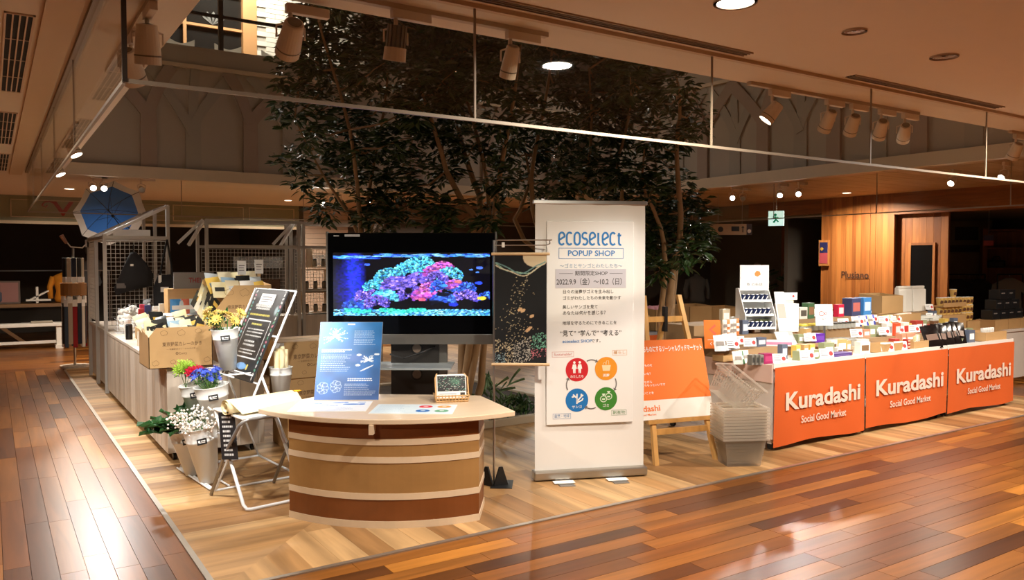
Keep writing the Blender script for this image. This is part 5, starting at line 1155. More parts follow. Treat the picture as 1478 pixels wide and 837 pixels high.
def sachets(px, py, n_, dx, cols, label, group, w_=.09, h_=.13, z=None, lean=-.35, dy=.012):
    p = zat(px, py, z or TH+.002); PLACED.extend((p.x+i*dx, p.y+i*dy) for i in range(n_))
    for i in range(n_):
        c = cols[i % len(cols)]; key = 'sachet_%d_%d_%d' % c
        if (key, w_) not in TINM: TINM[(key, w_)] = pouch(plain(key, c, .3), plain(key+'_label', (238, 236, 230) if sum(c) < 600 else (150, 140, 132), .5), w_, h_)
        t = thing('sachet', label, 'sachet', p+Vector((i*dx, i*dy, 0)), rot=(lean, 0, -.3+.15*(i % 3-1)), group=group); inst('pouch', TINM[(key, w_)][0], t); inst('pouch_label', TINM[(key, w_)][1], t)
# --- first table
def standing_sign(px, py, w_, h_, c, label, paint, z=None, rz=-.45, lean=-.12, zb=0):
    p = zat(px, py, z or TH+.001); t = thing('standing_sign', label, 'sign', p, rot=(lean, 0, rz)); MB().box(-w_/2, w_/2, 0, .004, 0, h_).build('board', plain('sign_%d_%d' % c[:2], c, .5), t); MB().box(-.02, .02, .004, .06, 0, .005).build('easel_foot', STEEL, t)
    paint(t, w_, h_); return t
def k_sign(t, w_, h_): MB().ribbon([(.03, h_*.82), (-.02, h_*.66), (.03, h_*.50)], .022, -.001).build('chevron_mark', plain('coral_mark', (236, 96, 70), .6), t); MB().rect(-.045, .045, h_*.30, h_*.315, -.001).build('rule_line', WINK, t); text('くら', .03, WINK, t, 0, h_*.16, -.001, bold=.03)
standing_sign(1029, 503, .15, .25, (236, 120, 36), 'orange card sign with a coral chevron at the table end', k_sign)
for r_ in range(2): sachets(1046, 489-5*r_, 5, .055, [(236, 226, 216), (226, 130, 70), (240, 236, 230)], 'small white and orange bottle shaped sachet in rows by the orange sign', 'sachets by the orange sign', .042, .10, lean=-.05, z=TH+.002+.05*r_)
sachets(1040, 512, 6, .05, [(226, 232, 236), (206, 214, 220)], 'silvery white pouch leaning at the table corner', 'white pouches at the table corner', .10, .14)
tray(1052, 522, .14, .12, .055, 'small kraft tray at the corner of the first table'); 
sachets(1066, 526, 4, .04, [(226, 232, 222), (70, 120, 74), (236, 236, 230)], 'green and white sachet standing in front of the pouches', 'green sachets on the first table', .085, .11)
for k in range(3):
    gbox(1088+6*k, 527, .045, .05, .085, (128, 126, 118), 'small grey square jar beside the magenta box', 'jar', 'square_jar', lab=(70, 70, 66))['group'] = 'grey jars beside the magenta box'
gbox(1110, 525, .11, .07, .085, (150, 26, 84), 'deep magenta box at the front of the first table', lab=(176, 60, 110), rz=-.15); gbox(1124, 511, .30, .10, .05, (238, 226, 230), 'long white and pink box lying on the first table', lab=(226, 130, 160), rz=-.75)
sachets(1134, 510, 5, .035, [(196, 200, 202), (176, 180, 178)], 'silver see-through bag on the first table', 'silver bags on the first table', .13, .15, lean=-.7); gbox(1184, 503, .11, .08, .085, (96, 40, 160), 'violet box behind the price cards', lab=(120, 70, 180), rz=-.2)
# white card display with navy cans
p = zat(1098, 496, TH+.001); t = thing('can_display', 'white cardboard stand of navy cans with a shell header card', 'display stand', p, -.42)
DW_, DD_ = .29, .22
for sx in (-1, 1): MB().add([(sx*DW_/2, 0, 0), (sx*DW_/2, DD_, 0), (sx*DW_/2, DD_, .42), (sx*DW_/2, DD_*.72, .42), (sx*DW_/2, 0, .16), (sx*(DW_/2+.006), 0, 0), (sx*(DW_/2+.006), DD_, 0), (sx*(DW_/2+.006), DD_, .42), (sx*(DW_/2+.006), DD_*.72, .42), (sx*(DW_/2+.006), 0, .16)], [(0, 1, 2, 3, 4), (9, 8, 7, 6, 5), (0, 5, 6, 1), (1, 6, 7, 2), (2, 7, 8, 3), (3, 8, 9, 4), (4, 9, 5, 0)]).build('side_panel', PAPER, t)
MB().box(-DW_/2, DW_/2, DD_-.004, DD_, 0, .42).build('back_panel', PAPER, t)
for (z, y0) in ((.05, .0), (.17, .04), (.30, .09)): MB().box(-DW_/2, DW_/2, y0, DD_-.004, z-.006, z).build('shelf', PAPER, t); MB().box(-DW_/2, DW_/2, y0-.002, y0+.002, z-.006, z+.016).build('shelf_lip', PAPER, t)
MB().box(-DW_/2, DW_/2, .14, .145, .40, .64).build('header_card', PAPER, t); m = MB(); m.slab([(.0, .56), (.02, .585), (.05, .58), (.062, .55), (.03, .53), (.005, .54)], .1385, .14); m.build('shell_mark', plain('shell_orange', (236, 140, 70), .6), t); text('魚 の缶詰', .03, INK, t, 0, .455, .1385, width=.16)
for r_, (z, y0) in enumerate(((.05, .02), (.17, .06), (.30, .11))):
    for k in range(6):
        c = thing('fish_can', 'navy food can with a silver stripe in the white card display', 'can', p+Matrix.Rotation(-.42, 3, 'Z')@Vector((-.115+.046*k, y0+.025, z)), -.42, 'navy cans in the card display'); MB().lathe([(.021, 0), (.021, .062)], 14).build('can_body', plain('navy_can', (34, 44, 78), .35), c); MB().lathe([(.021, .062), (.0195, .066)], 14).build('rim', STEEL, c); m = MB(); m.ribbon([(-.010, .012), (.0, .03), (.012, .048)], .008, -.0215); m.build('stripe', WINK, c)
t = thing('card_display', 'tall white card box display with a sloping leaflet rack', 'display stand', zat(1140, 488, TH+.001), -.42); MB().box(-.09, .09, 0, .14, 0, .27).build('box_body', PAPER, t, bevel=.003); MB().box(-.075, .085, -.004, .0, .30, .37).build('top_card', PAPER, t, loc=(0, .03, .005)); MB().box(-.05, .05, .03, .1, .27, .30).build('card_foot', plain('cream_card2', (236, 226, 190), .6), t)
MB().box(-.10, -.0, 0, .006, .0, .40).build('leaflet_rack', PAPER, t, loc=(-.06, -.10, 0), rot=(-.28, 0, 0)); MB().rect(-.09, -.01, .14, .28, -.001).build('leaflet_print', plain('leaflet_pink', (226, 170, 160), .6), t, loc=(-.06, -.10, 0), rot=(-.28, 0, 0)); MB().disc((.045, .34), .012, .025, 14).build('red_mark', REDINK, t)
def fish(t, w_, h_): 
    m = MB(); m.ribbon([(-.025+.026*math.cos(k*PI/8), h_*.56+.020*math.sin(k*PI/8)) for k in range(17)], .006, -.001); m.ribbon([(.0, h_*.56), (.025, h_*.62), (.02, h_*.56), (.025, h_*.50), (.0, h_*.56)], .005, -.001); m.build('fish_mark', REDINK, t); text('魚介', .024, INK, t, 0, h_*.28, -.001)
t = standing_sign(1190, 480, .175, .20, (240, 240, 240), 'white card sign with a red fish outline on a post', fish, z=TH+.16); MB().box(-.008, .008, .004, .012, -.16, 0).build('post', STEEL, t); MB().box(-.04, .04, -.02, .06, -.16, -.155).build('post_base', STEEL, t)
# bottles and tins in the middle of the first and second tables
tins(1160, 487, 5, 2, 1, .036, .06, (190, 186, 168), (226, 206, 70), 'round tin with a yellow lid between the displays', 'yellow lidded tins'); tins(1196, 483, 6, 2, 1, .036, .06, (178, 178, 170), (60, 58, 52), 'round tin with a black lid beside the yellow ones', 'black lidded tins')
tins(1208, 508, 5, 3, 2, .038, .055, (170, 168, 158), (150, 148, 140), 'grey glass tin stacked near the table edge', 'grey tins'); tins(1252, 505, 4, 2, 1, .038, .055, (186, 180, 160), (40, 38, 36), 'clear tin with a dark rim on the second table', 'dark rimmed tins')
gbox(1215, 517, .30, .10, .045, (84, 60, 130), 'flat violet printed box at the table front', lab=(110, 90, 150)); gbox(1160, 463, .12, .06, .12, (226, 222, 214), 'cream box with a dark stripe behind the yellow tins', lab=(90, 84, 76)); gbox(1214, 466, .10, .06, .13, (206, 34, 70), 'bright crimson packet behind the fish sign', lab=(240, 220, 220))
gbox(1171, 462, .10, .08, .16, (74, 110, 74), 'small green and brown box behind the fish sign', lab=(150, 110, 80)); gbox(1196, 472, .08, .06, .07, (198, 164, 110), 'small kraft box behind the fish sign', lab=(220, 200, 160))
gbox(1236, 461, .16, .12, .19, (70, 74, 112), 'dark blue box on the second table', lab=(200, 110, 100)); gbox(1252, 458, .14, .12, .19, (70, 140, 206), 'sky blue box on the second table', lab=(206, 226, 240))
sachets(1236, 474, 8, .06, [(236, 236, 240), (70, 80, 190), (232, 226, 150)], 'blue and white sachet in a row on the second table', 'blue sachets on the second table', .08, .11); sachets(1280, 470, 6, .05, [(226, 206, 110), (236, 230, 210)], 'yellow sachet in a row on the second table', 'yellow sachets on the second table', .07, .10)
tray(1242, 504, .26, .16, .07, 'long kraft tray of black lidded jars on the second table'); tray(1290, 511, .30, .16, .09, 'plain kraft tray at the front of the second table'); tray(1312, 474, .46, .24, .10, 'wide kraft tray of pink packets on the second table'); tray(1330, 504, .26, .16, .08, 'kraft tray of slim bottles beside the black bags')
sachets(1298, 472, 9, .05, [(226, 186, 166), (236, 210, 190)], 'pink packet in the wide kraft tray', 'pink packets in the wide tray', .08, .10, z=TH+.01); sachets(1320, 503, 7, .034, [(190, 176, 130), (236, 230, 220)], 'slim bottle shaped pack in the kraft tray', 'slim packs in the tray', .03, .12, z=TH+.01, lean=-.05)
for k in range(4): gbox(1312, 509, .05, .05, .028, (168, 44, 40), 'small red box stacked beside the slim packs', z=TH+.001+.029*k, lab=(226, 200, 170))['group'] = 'small red boxes'
for k in range(3): gbox(1308-12*k, 487-1.0*k, .10, .06, .13, [(240, 236, 220), (230, 90, 50), (238, 232, 224)][k], ['cream', 'orange', 'white'][k]+' picture box behind the second table cards', lab=[(200, 60, 50), (250, 230, 200), (150, 150, 150)][k])
# tall white paper bags in an open carton
p = Vector((8.28, 5.15, TH+.271)); carton('open carton at the back of the far table beside the white paper bags', p, .36, .30, .20, -.1, True, .02, False)
for k in range(4):
    t = thing('paper_bag', 'white paper bag standing beside the open carton', 'bag', p+Vector((.46+.145*k, .06+.02*(k % 2), .0)), -.1, 'white paper bags on the far table'); MB().add([(-.066, -.04, 0), (.066, -.04, 0), (.066, .04, 0), (-.066, .04, 0), (-.068, -.035, .26), (.068, -.035, .26), (.058, .035, .285), (-.058, .035, .285)], [(0, 3, 2, 1), (4, 5, 6, 7), (0, 1, 5, 4), (1, 2, 6, 5), (2, 3, 7, 6), (3, 0, 4, 7)]).build('bag_body', plain('bag_paper', (230, 224, 212), .6), t, bevel=.01); MB().box(-.062, .062, -.02, .02, .27, .30).build('folded_top', MATS['bag_paper'], t, bevel=.008)
# a plain table past the drapes
t = thing('end_table', 'plain white table past the end of the orange drapes', 'table', (9.34, 4.92, 0)); MB().box(0, 2.7, 0, .75, TH-.03, TH).build('table_top', TBW, t, bevel=.003); MB().box(0, 2.7, .02, .04, .08, TH-.03).build('front_panel', TBW, t)
for (x, y) in ((.06, .08), (2.64, .08), (.06, .69), (2.64, .69)): MB().box(x-.02, x+.02, y-.02, y+.02, 0, TH-.03).build('leg', TBW, t)
# paper cups stacked on kraft trays
cups = plain('cup_print', (226, 190, 110), .5); cb = MB().lathe([(.030, 0), (.040, .085), (.042, .088), (.042, .092)], 16).mesh('cup_body', cups); cl = MB().lathe([(.041, .092), (.036, .096)], 16).mesh('cup_lid', PAPER); cd = MB().slab([(-.022, .03), (.0, .02), (.02, .035), (.018, .06), (-.01, .065)], -.0405, -.038).mesh('cup_print', plain('cup_brown', (96, 58, 30), .6))
def cup(p): t = thing('noodle_cup', 'yellow printed paper cup with a white lid in the stacked display', 'cup', p, -.4, 'noodle cups in the stacked display'); inst('cup_body', cb, t); inst('cup_lid', cl, t); inst('print', cd, t)
p = Vector((9.72, 5.10, TH)); carton('brown carton under the rows of noodle cups', p+Vector((-.26, 0, .001)), .52, .24, .21, 0, txt=False)
for k in range(6): cup(p+Vector((-.21+.085*k, .08, .213)))
MB_ = thing('kraft_tray', 'flat kraft tray between the two rows of noodle cups', 'tray', p+Vector((0, 0, .311))); MB().box(-.26, .26, 0, .16, 0, .014).build('board', KRAFT, MB_); MB().box(-.26, .26, 0, .004, .014, .05).build('lip', KRAFT, MB_)
for k in range(6): cup(p+Vector((-.20+.085*k, .08, .326)))
cup(p+Vector((.10, .08, .423)))
q = p+Vector((.36, .04, .0))
carton('brown carton under the tower of noodle cups', q+Vector((-.06, -.04, .001)), .30, .2, .12, 0, txt=False)
for k in range(3):
    for j in range(3): cup(q+Vector((.085*k, .06, .124+.098*j)))
# glossy black bags, flat white packs and a tray of cups
BLG = plain('gloss_black_bag', (18, 14, 14), .14); bm2 = pouch(BLG, plain('black_bag_label', (110, 84, 70), .4), .17, .24)
p = zat(1350, 505, TH+.002)
for k in range(9): t = thing('black_bag', 'glossy black coffee bag leaning in a row', 'bag', p+Vector((.085*k, .015*k, 0)), rot=(-.45, .1*((k % 3)-1), -.5+.2*(k % 2)), group='glossy black bags on the far table'); inst('pouch', bm2[0], t); inst('pouch_label', bm2[1], t)
for k in range(6):
    t = thing('product_box', 'flat white pack lying behind the black bags', 'box', (8.62+.10*k, 4.93+.02*(k % 2), TH+.182+.03*(k % 2)), .3*(k % 3-1), 'flat white packs'); MB().box(-.08, .08, 0, .15, 0, .028).build('carton', plain('flat_white', (226, 226, 218), .45), t, bevel=.003); MB().box(-.05, .05, .03, .11, .028, .0285).build('front_label', plain('flat_label', (190, 196, 190), .5), t)
tray(1438, 492, .44, .22, .10, 'open kraft tray at the end of the far table')
for k in range(5): tin(zat(1432, 492, TH+.006)+Vector((.05*k, .1, .02)), .02, .11, (236, 234, 226), (240, 240, 236), 'slim white pot in the end tray', 'white pots in the end tray')
bbm = plain('black_pack', (30, 31, 33), .35)
for r_ in range(3):
    for k in range(4-r_):
        t = thing('black_pack', 'black printed carton in the stack on the plain end table', 'box', (10.45+.20*k+.09*r_, 5.02, TH+.127+.125*r_), 0, 'stacked black cartons'); MB().box(0, .19, 0, .14, 0, .12).build('carton', bbm, t, bevel=.003); MB().rect(.03, .12, .07, .085, -.001).build('print', GREYINK, t)
for k in range(3): carton(['brown carton below the first black packs', 'brown carton below the middle black packs', 'brown carton below the last black packs'][k], (10.42+.33*k, 4.97, TH+.001), .32, .24, .125, 0, txt=False)
for k in range(3): t = thing('black_pack', 'black printed carton in the low row past the stack', 'box', (11.45+.20*k, 5.02, TH+.001+0*k), 0, 'low row of black cartons'); MB().box(0, .19, 0, .14, 0, .12).build('carton', bbm, t, bevel=.003); MB().rect(.03, .12, .07, .085, -.001).build('print', GREYINK, t)
# more small packs filling the rows
rg = random.Random(17); FILL = [((206, 190, 160), 'beige'), ((120, 84, 56), 'brown'), ((226, 222, 214), 'white'), ((196, 160, 104), 'kraft'), ((150, 158, 120), 'olive'), ((176, 60, 50), 'red'), ((220, 186, 90), 'mustard'), ((90, 100, 120), 'slate'), ((214, 150, 120), 'salmon')]
for (y, z0, n_, zone) in ((4.36, 0, 19, 'front edge'), (4.50, 0, 26, 'front row'), (4.74, .09, 32, 'first step'), (4.97, .18, 32, 'second step'), (5.22, .27, 24, 'top step')):
    for k in range(n_):
        x = 5.75+(9.1-5.75)*(k+.3+.5*rg.random())/n_
        if any(abs(x-q[0]) < .075 and abs(y-q[1]) < .085 for q in PLACED): continue
        c, nm = rg.choice(FILL); w_, d_, hh = rg.choice([.07, .09, .12]), rg.choice([.05, .07]), rg.choice([.05, .08, .11, .13])
        t = thing('product_box', nm+' small packaged food box on the '+zone+' of the goods tables', 'box', (x, y, TH+z0+.001), rg.uniform(-.2, .1), 'small packs on the '+zone); PLACED.append((x, y))
        key = ('fill', nm, w_, hh)
        if key not in TINM: TINM[key] = (MB().box(-w_/2, w_/2, 0, d_, 0, hh).mesh('carton', plain('fill_'+nm, c, .45)), MB().rect(-w_*.36, w_*.36, hh*.25, hh*.72, -.0007).mesh('front_label', PAPER if sum(c) < 560 else KINK))
        inst('carton', TINM[key][0], t); inst('front_label', TINM[key][1], t)
# price cards
for (x, y, s_, nm) in [(1066, 497, 1, 'leaning on the silvery pouches'), (1058, 505, 1, 'in front of the silvery pouches'), (1083, 509, 1, 'above the green sachets'), (1126, 527, 1, 'beside the magenta box'), (1166, 521, 1.1, 'at the front of the first table'), (1194, 519, 1.1, 'in front of the violet box'), (1170, 498, 1, 'in front of the silver bags'),
        (1175, 469, 1.05, 'below the fish sign'), (1192, 462, 1, 'under the fish sign'), (1218, 470, 1, 'in front of the crimson packet'), (1240, 470, 1, 'on the dark blue box'), (1260, 465, 1.05, 'on the sky blue box'), (1276, 470, 1, 'behind the blue sachets'), (1294, 470, .9, 'beside the pink packets'), (1310, 462, 1, 'in front of the paper bags'), (1344, 460, .9, 'in front of the carton base'),
        (1368, 455, .85, 'below the noodle cups'), (1277, 491, 1.05, 'over the yellow lidded jars'), (1298, 491, 1.05, 'beside the cream picture box'), (1320, 492, 1.05, 'in front of the orange picture box'), (1237, 497, 1.1, 'on the grey tins'), (1282, 508, 1.1, 'on the plain kraft tray'), (1301, 511, 1.1, 'beside the small red boxes'), (1357, 482, .95, 'beside the black bags')]: pc(x, y, nm, s_)
# ============================================================ EASEL WITH ORANGE BOARD
EA = Vector((4.475, 4.375, 0)); ERZ = math.atan2(4.32-4.43, 4.73-4.22)
t = thing('easel', 'light pine artist easel carrying the orange board', 'easel', EA, ERZ); PINE = wood('pine', [(206, 156, 88), (216, 168, 100)], 'z', .5, 'object', .12)
lean = math.radians(-13)
for sx in (-1, 1): 
    m = MB(); bar(m, (sx*.27, 0, .01), (sx*.165, 0, 1.27), .018); m.v = [(x, y+(.30*z), z) for x, y, z in m.v]; m.build('front_leg', PINE, t)
for (z, w_) in ((1.09, .20), (.24, .25)): MB().box(-w_, w_, .30*z-.012, .30*z+.012, z-.022, z+.022).build('cross_bar', PINE, t)
m = MB(); bar(m, (0, .33, 1.10), (0, .78, .02), .016); m.build('back_leg', PINE, t); MB().box(-.30, .30, .06, .115, .305, .335).build('ledge', PINE, t); MB().box(-.012, .012, .30*1.1-.03, .30*1.1+.02, .99, 1.19).build('clamp', BLACK, t)
o = thing('orange_board', 'orange and white printed board standing on the easel', 'board', EA+Matrix.Rotation(ERZ, 3, 'Z')@Vector((-.13, .072, .337)), rot=(Matrix.Rotation(ERZ, 3, 'Z')@Matrix.Rotation(-math.atan(.30), 3, 'X')).to_euler())
BWd = .86; MB().box(-BWd/2, BWd/2, 0, .007, 0, .62).build('board', WHITE, o); MB().rect(-BWd/2, BWd/2, .15, .62, -.0008).build('orange_print', ORANGE, o)
text('もったいないを価値あるものにするソーシャルグッドマーケット', .052, WINK, o, 0, .545, -.0016, bold=.014, width=BWd*.97)
for k, (s, z) in enumerate([('おいしいのに', .47), ('捨てられてしまうなんて', .445), ('もったいないよね、というものを', .42), ('みんなで使い切れるといいな？', .355), ('おトクに楽しく買い物しながら', .29), ('社会に良いことができたらもっといいです', .265), ('くらしに、ちょっといいことを', .205), ('あつめたマーケット。', .18)]): text(s, .022, WINK, o, -.42, z, -.0016, 'LEFT', .012, .0235*len(s))
text('Kuradashi', .062, ORANGE, o, -.20, .085, -.0016, bold=.02, width=.30); text('Social Good Market', .022, ORANGE, o, -.20, .040, -.0016, bold=.01, width=.22)
# ============================================================ SHOPPING BASKETS
BKC = clear('basket_plastic', (238, 234, 226), .6, .24, .3)
BKR = clear('basket_rim', (244, 240, 232), .6, .5, .3)
m = MB(); h_ = .22; B0, B1 = (.13, .09), (.168, .124)          # half sizes bottom, top
def ring(s, z): return [(-s[0], -s[1], z), (s[0], -s[1], z), (s[0], s[1], z), (-s[0], s[1], z)]
def lerp(t_): return (B0[0]+(B1[0]-B0[0])*t_, B0[1]+(B1[1]-B0[1])*t_)
def bandq(m, t0, t1):
    a, b = ring(lerp(t0), h_*t0), ring(lerp(t1), h_*t1); m.add(a+b, [(i, (i+1) % 4, 4+(i+1) % 4, 4+i) for i in range(4)])
m.add(ring(B0, 0), [(0, 1, 2, 3)]); bandq(m, 0, .16); bandq(m, .84, .97)
for side in range(4):                                            # upright bars leave the slots open
    for k in range(15):
        f0, f1 = (k+.18)/15, (k+.72)/15
        def pt(t_, f): 
            r_ = ring(lerp(t_), h_*t_); a, b = Vector(r_[side]), Vector(r_[(side+1) % 4]); return a+(b-a)*f
        m.add([pt(.16, f0), pt(.16, f1), pt(.84, f1), pt(.84, f0)], [(0, 1, 2, 3)])
bandq(m, .42, .47); bandq(m, .64, .69)
bme = m.mesh('basket_body', BKC)
m = MB(); a, b = (B1[0]+.014, B1[1]+.014), B1
m.add(ring(a, h_)+ring(b, h_)+ring(a, h_-.016)+ring(b, h_*.97), [(i, (i+1) % 4, 4+(i+1) % 4, 4+i) for i in range(4)]+[(8+i, 8+(i+1) % 4, (i+1) % 4, i) for i in range(4)]); rme = m.mesh('rim', BKR)
m = MB(); 
m.tube([(-.17, .02, h_), (-.155, .09, h_+.004), (.155, .09, h_+.004), (.17, .02, h_)], .005, 6); hme = m.mesh('handle', BKR)
BS = Vector((4.78, 4.12, .004)); BRZ2 = ERZ-.25
for k in range(11):
    t = thing('shopping_basket', 'clear plastic shopping basket nested in the stack beside the easel', 'basket', BS+Vector((0, 0, .023*k)), BRZ2, 'nested shopping baskets'); inst('basket_body', bme, t); inst('rim', rme, t); inst('handle', hme, t)
t = thing('shopping_basket', 'clear plastic shopping basket tipped up on top of the stack', 'basket', BS+Matrix.Rotation(BRZ2, 3, 'Z')@Vector((-.05, .06, .53)), rot=(Matrix.Rotation(BRZ2, 3, 'Z')@Matrix.Rotation(math.radians(38), 3, 'Y')@Matrix.Rotation(math.radians(-8), 3, 'X')).to_euler()); inst('basket_body', bme, t, (0, 0, -.06)); inst('rim', rme, t, (0, 0, -.06)); inst('handle', hme, t, (0, 0, -.06))
# ============================================================ BACK TABLES BEYOND THE EASEL
for i, (x, y) in enumerate([(5.7, 7.0), (7.2, 7.0)]):
    t = thing('back_table', ['grey topped stock table behind the easel', 'grey topped stock table behind the card display'][i], 'table', (x, y, 0)); MB().box(0, 1.45, 0, .8, .68, .71).build('table_top', plain('grey_top', (150, 152, 158), .5), t); MB().box(0, 1.45, -.004, 0, .05, .68).build('front_cloth', CLOTH if i == 0 else TBW, t)
    for (a, b) in ((.04, .04), (1.41, .04), (.04, .76), (1.41, .76)): MB().box(a-.02, a+.02, b-.02, b+.02, 0, .68).build('leg', TBW, t)
for k, (x, y, w_, h_, nm) in enumerate([(5.72, 7.02, .36, .24, 'brown carton of cakes at the end of the stock table'), (6.16, 7.05, .42, .20, 'brown carton of pale packets on the stock table'), (6.72, 7.10, .34, .26, 'brown carton of pink packets on the stock table'), (7.3, 7.1, .40, .28, 'brown carton behind the card display'), (7.85, 7.1, .40, .24, 'brown carton behind the fish sign'), (6.2, 7.45, .5, .34, 'large brown carton at the back of the stock table')]): carton(nm, (x, y, .712), w_, .28, h_, 0, True, .02, False)
for k in range(8): packet([6, 3, 0, 6][k % 4], (5.80+.075*(k % 4), 7.10+.09*(k//4), .84), (-.5, 0, .1*(k % 3)), 'in the carton of cakes on the stock table', 'packets in the carton of cakes', 1.0)
for k in range(10): packet([6, 3, 6, 7, 0][k % 5], (6.24+.08*(k % 5), 7.12+.09*(k//5), .80+.03*(k//5)), (-.7, 0, .1*(k % 3)), 'in the carton of pale packets', 'packets in the pale packet carton', 1.15)
PKM = pouch(plain('pink_pack', (222, 150, 166), .4), PAPER, .115, .165)
for k in range(8): t = thing('pink_packet', 'pink and white packet in the stock table carton', 'packet', (6.78+.075*(k % 4), 7.17+.08*(k//4), .86), rot=(-.5, .2*(k % 2), 0), group='pink packets on the stock table'); inst('pouch', PKM[0], t); inst('pouch_label', PKM[1], t)
for k, (x, z) in enumerate(((5.55, .004), (5.55, .27), (5.08, .004), (5.08, .27))): carton(['brown carton on the floor behind the easel', 'brown carton stacked second behind the easel', 'brown floor carton behind the banner edge', 'brown carton stacked behind the banner edge'][k], (x-.1, 6.1, z), .40, .34, .26, 0, txt=False)
t = standing_sign(985, 455, .22, .34, (226, 92, 40), 'leaning red orange poster behind the tree trunk', lambda t_, w_, h_: MB().rect(-.07, .07, h_*.2, h_*.23, -.001).build('rule_line', WINK, t_), z=.85)
t.location = (6.65, 7.62, .712)
# ============================================================ PLANTER AND TREES
KERB = plain('planter_kerb', (186, 170, 146), .6); SOIL = plain('soil', (52, 40, 30), .9, bump=.8, scale=30)
pl = thing('planter_bed', 'low stone kerbed planting bed behind the television', 'planter', (2.95, 6.28, 0))
for q in ((0, 2.15, 0, .07, 0, .075), (0, 2.15, 2.6, 2.67, 0, .075), (0, .07, .07, 2.6, 0, .075), (2.08, 2.15, .07, 2.6, 0, .075)): MB().box(*q).build('kerb', KERB, pl, bevel=.006)
MB().box(.07, 2.08, .07, 2.6, 0, .05).build('soil', SOIL, pl)
BARK = plain('bark', (166, 132, 94), .8, var=.16, scale=12, bump=.4); LEAFT = plain('tree_leaf', (46, 70, 26), .42, var=.3, scale=5, spec=.5); LEAFB = plain('tree_leaf_bright', (70, 112, 42), .42, var=.25, scale=5)
TL = leafmesh(1, .19, .3, 'leaf', LEAFT)
TREES = [
 dict(label='slender tree with dark drooping leaves behind the television', base=(545, 612, 8.0), stems=[[(540, 500), (526, 400), (520, 330), (514, 240), (500, 160), (470, 70), (455, 10)], [(545, 480), (532, 380), (528, 320), (536, 250), (552, 180), (562, 90), (560, -20)], [(548, 470), (540, 360), (534, 320), (560, 270), (592, 225), (605, 150)], [(535, 420), (518, 330), (490, 290), (455, 235), (425, 170)]], rad=.035,
   cl=[(442, 60, 34), (432, 104, 32), (470, 36, 40), (428, 150, 28), (442, 188, 30), (420, 236, 22), (478, 150, 36), (470, 205, 34), (520, 168, 36), (544, 214, 36), (584, 200, 30), (592, 140, 36), (498, 262, 34), (545, 292, 34), (562, 258, 36), (598, 240, 34), (470, 300, 24), (540, 318, 30), (578, 300, 26), (520, 70, 42), (570, 30, 42), (560, 104, 40), (488, 96, 38), (440, 262, 20), (515, 215, 30), (480, -10, 40), (540, -20, 40)]),
 dict(label='double trunked tree rising behind the television beside the tapestry', base=(668, 606, 7.7), stems=[[(667, 520), (670, 430), (684, 350), (700, 300), (676, 245), (660, 180), (640, 90), (636, 0)], [(694, 580), (697, 500), (706, 420), (702, 340), (708, 290), (692, 200), (662, 110), (650, 10)], [(706, 400), (712, 320), (722, 240), (740, 160), (752, 60)], [(700, 330), (650, 270), (632, 200), (600, 110)]], rad=.055,
   cl=[(622, 56, 42), (640, 116, 38), (610, 160, 30), (662, 170, 36), (640, 196, 32), (690, 56, 42), (702, 118, 38), (720, 178, 34), (682, 212, 34), (646, 252, 24), (740, 140, 38), (700, 306, 18), (638, 302, 20), (632, 322, 18), (716, 262, 26), (660, 20, 40), (726, 90, 38), (622, 10, 40), (700, 0, 40), (708, 318, 16), (640, 300, 16), (596, 270, 20)]),
 dict(label='bushy tree with bent branches behind the white banner', base=(812, 590, 8.6), stems=[[(806, 450), (780, 340), (764, 285), (772, 210), (790, 140), (800, 40)], [(815, 420), (830, 330), (845, 260), (856, 190), (850, 100)], [(818, 400), (880, 320), (905, 290), (884, 250), (905, 190), (915, 120)], [(800, 380), (735, 330), (758, 290), (768, 240), (742, 190)]], rad=.045,
   cl=[(762, 80, 36), (784, 56, 36), (802, 118, 38), (762, 200, 32), (792, 180, 34), (822, 78, 38), (842, 130, 38), (802, 222, 34), (832, 200, 34), (862, 110, 38), (882, 160, 34), (850, 244, 36), (890, 244, 34), (910, 112, 34), (934, 128, 28), (742, 252, 28), (905, 282, 24), (872, 280, 26), (820, 262, 28), (780, 262, 24), (880, 70, 34), (752, 30, 36), (842, 40, 38), (925, 80, 28), (790, 290, 20), (900, 200, 30), (735, 215, 26)]),
 dict(label='small leafy tree with pale twin trunk behind the easel', base=(958, 560, 8.3), stems=[[(962, 500), (966, 430), (974, 375), (985, 330), (978, 260), (976, 200), (984, 150), (975, 105)], [(950, 480), (958, 420), (962, 370), (950, 310), (925, 275), (930, 215)], [(970, 400), (988, 350), (1008, 340)]], rad=.05,
   cl=[(980, 122, 24), (1000, 160, 20), (986, 196, 22), (960, 150, 28), (944, 196, 26), (922, 250, 28), (972, 262, 26), (986, 292, 28), (1004, 322, 28), (960, 322, 30), (945, 298, 26), (940, 350, 24), (966, 352, 30), (1000, 360, 24), (1014, 346, 18), (950, 384, 20), (975, 380, 16), (938, 280, 24), (1005, 185, 16), (955, 230, 22), (990, 330, 26), (930, 320, 24)])]
rt = random.Random(23)
for T, (xa, xb) in zip(TREES[:3], ((440, 610), (600, 745), (735, 930))):      # the crowns close up towards the top
    for k in range(9): x = rt.uniform(xa, xb); T['cl'].append((x, rt.uniform(-25, 165 if x < 860 else 150)+max(0, x-760)*.22, rt.uniform(28, 40)))
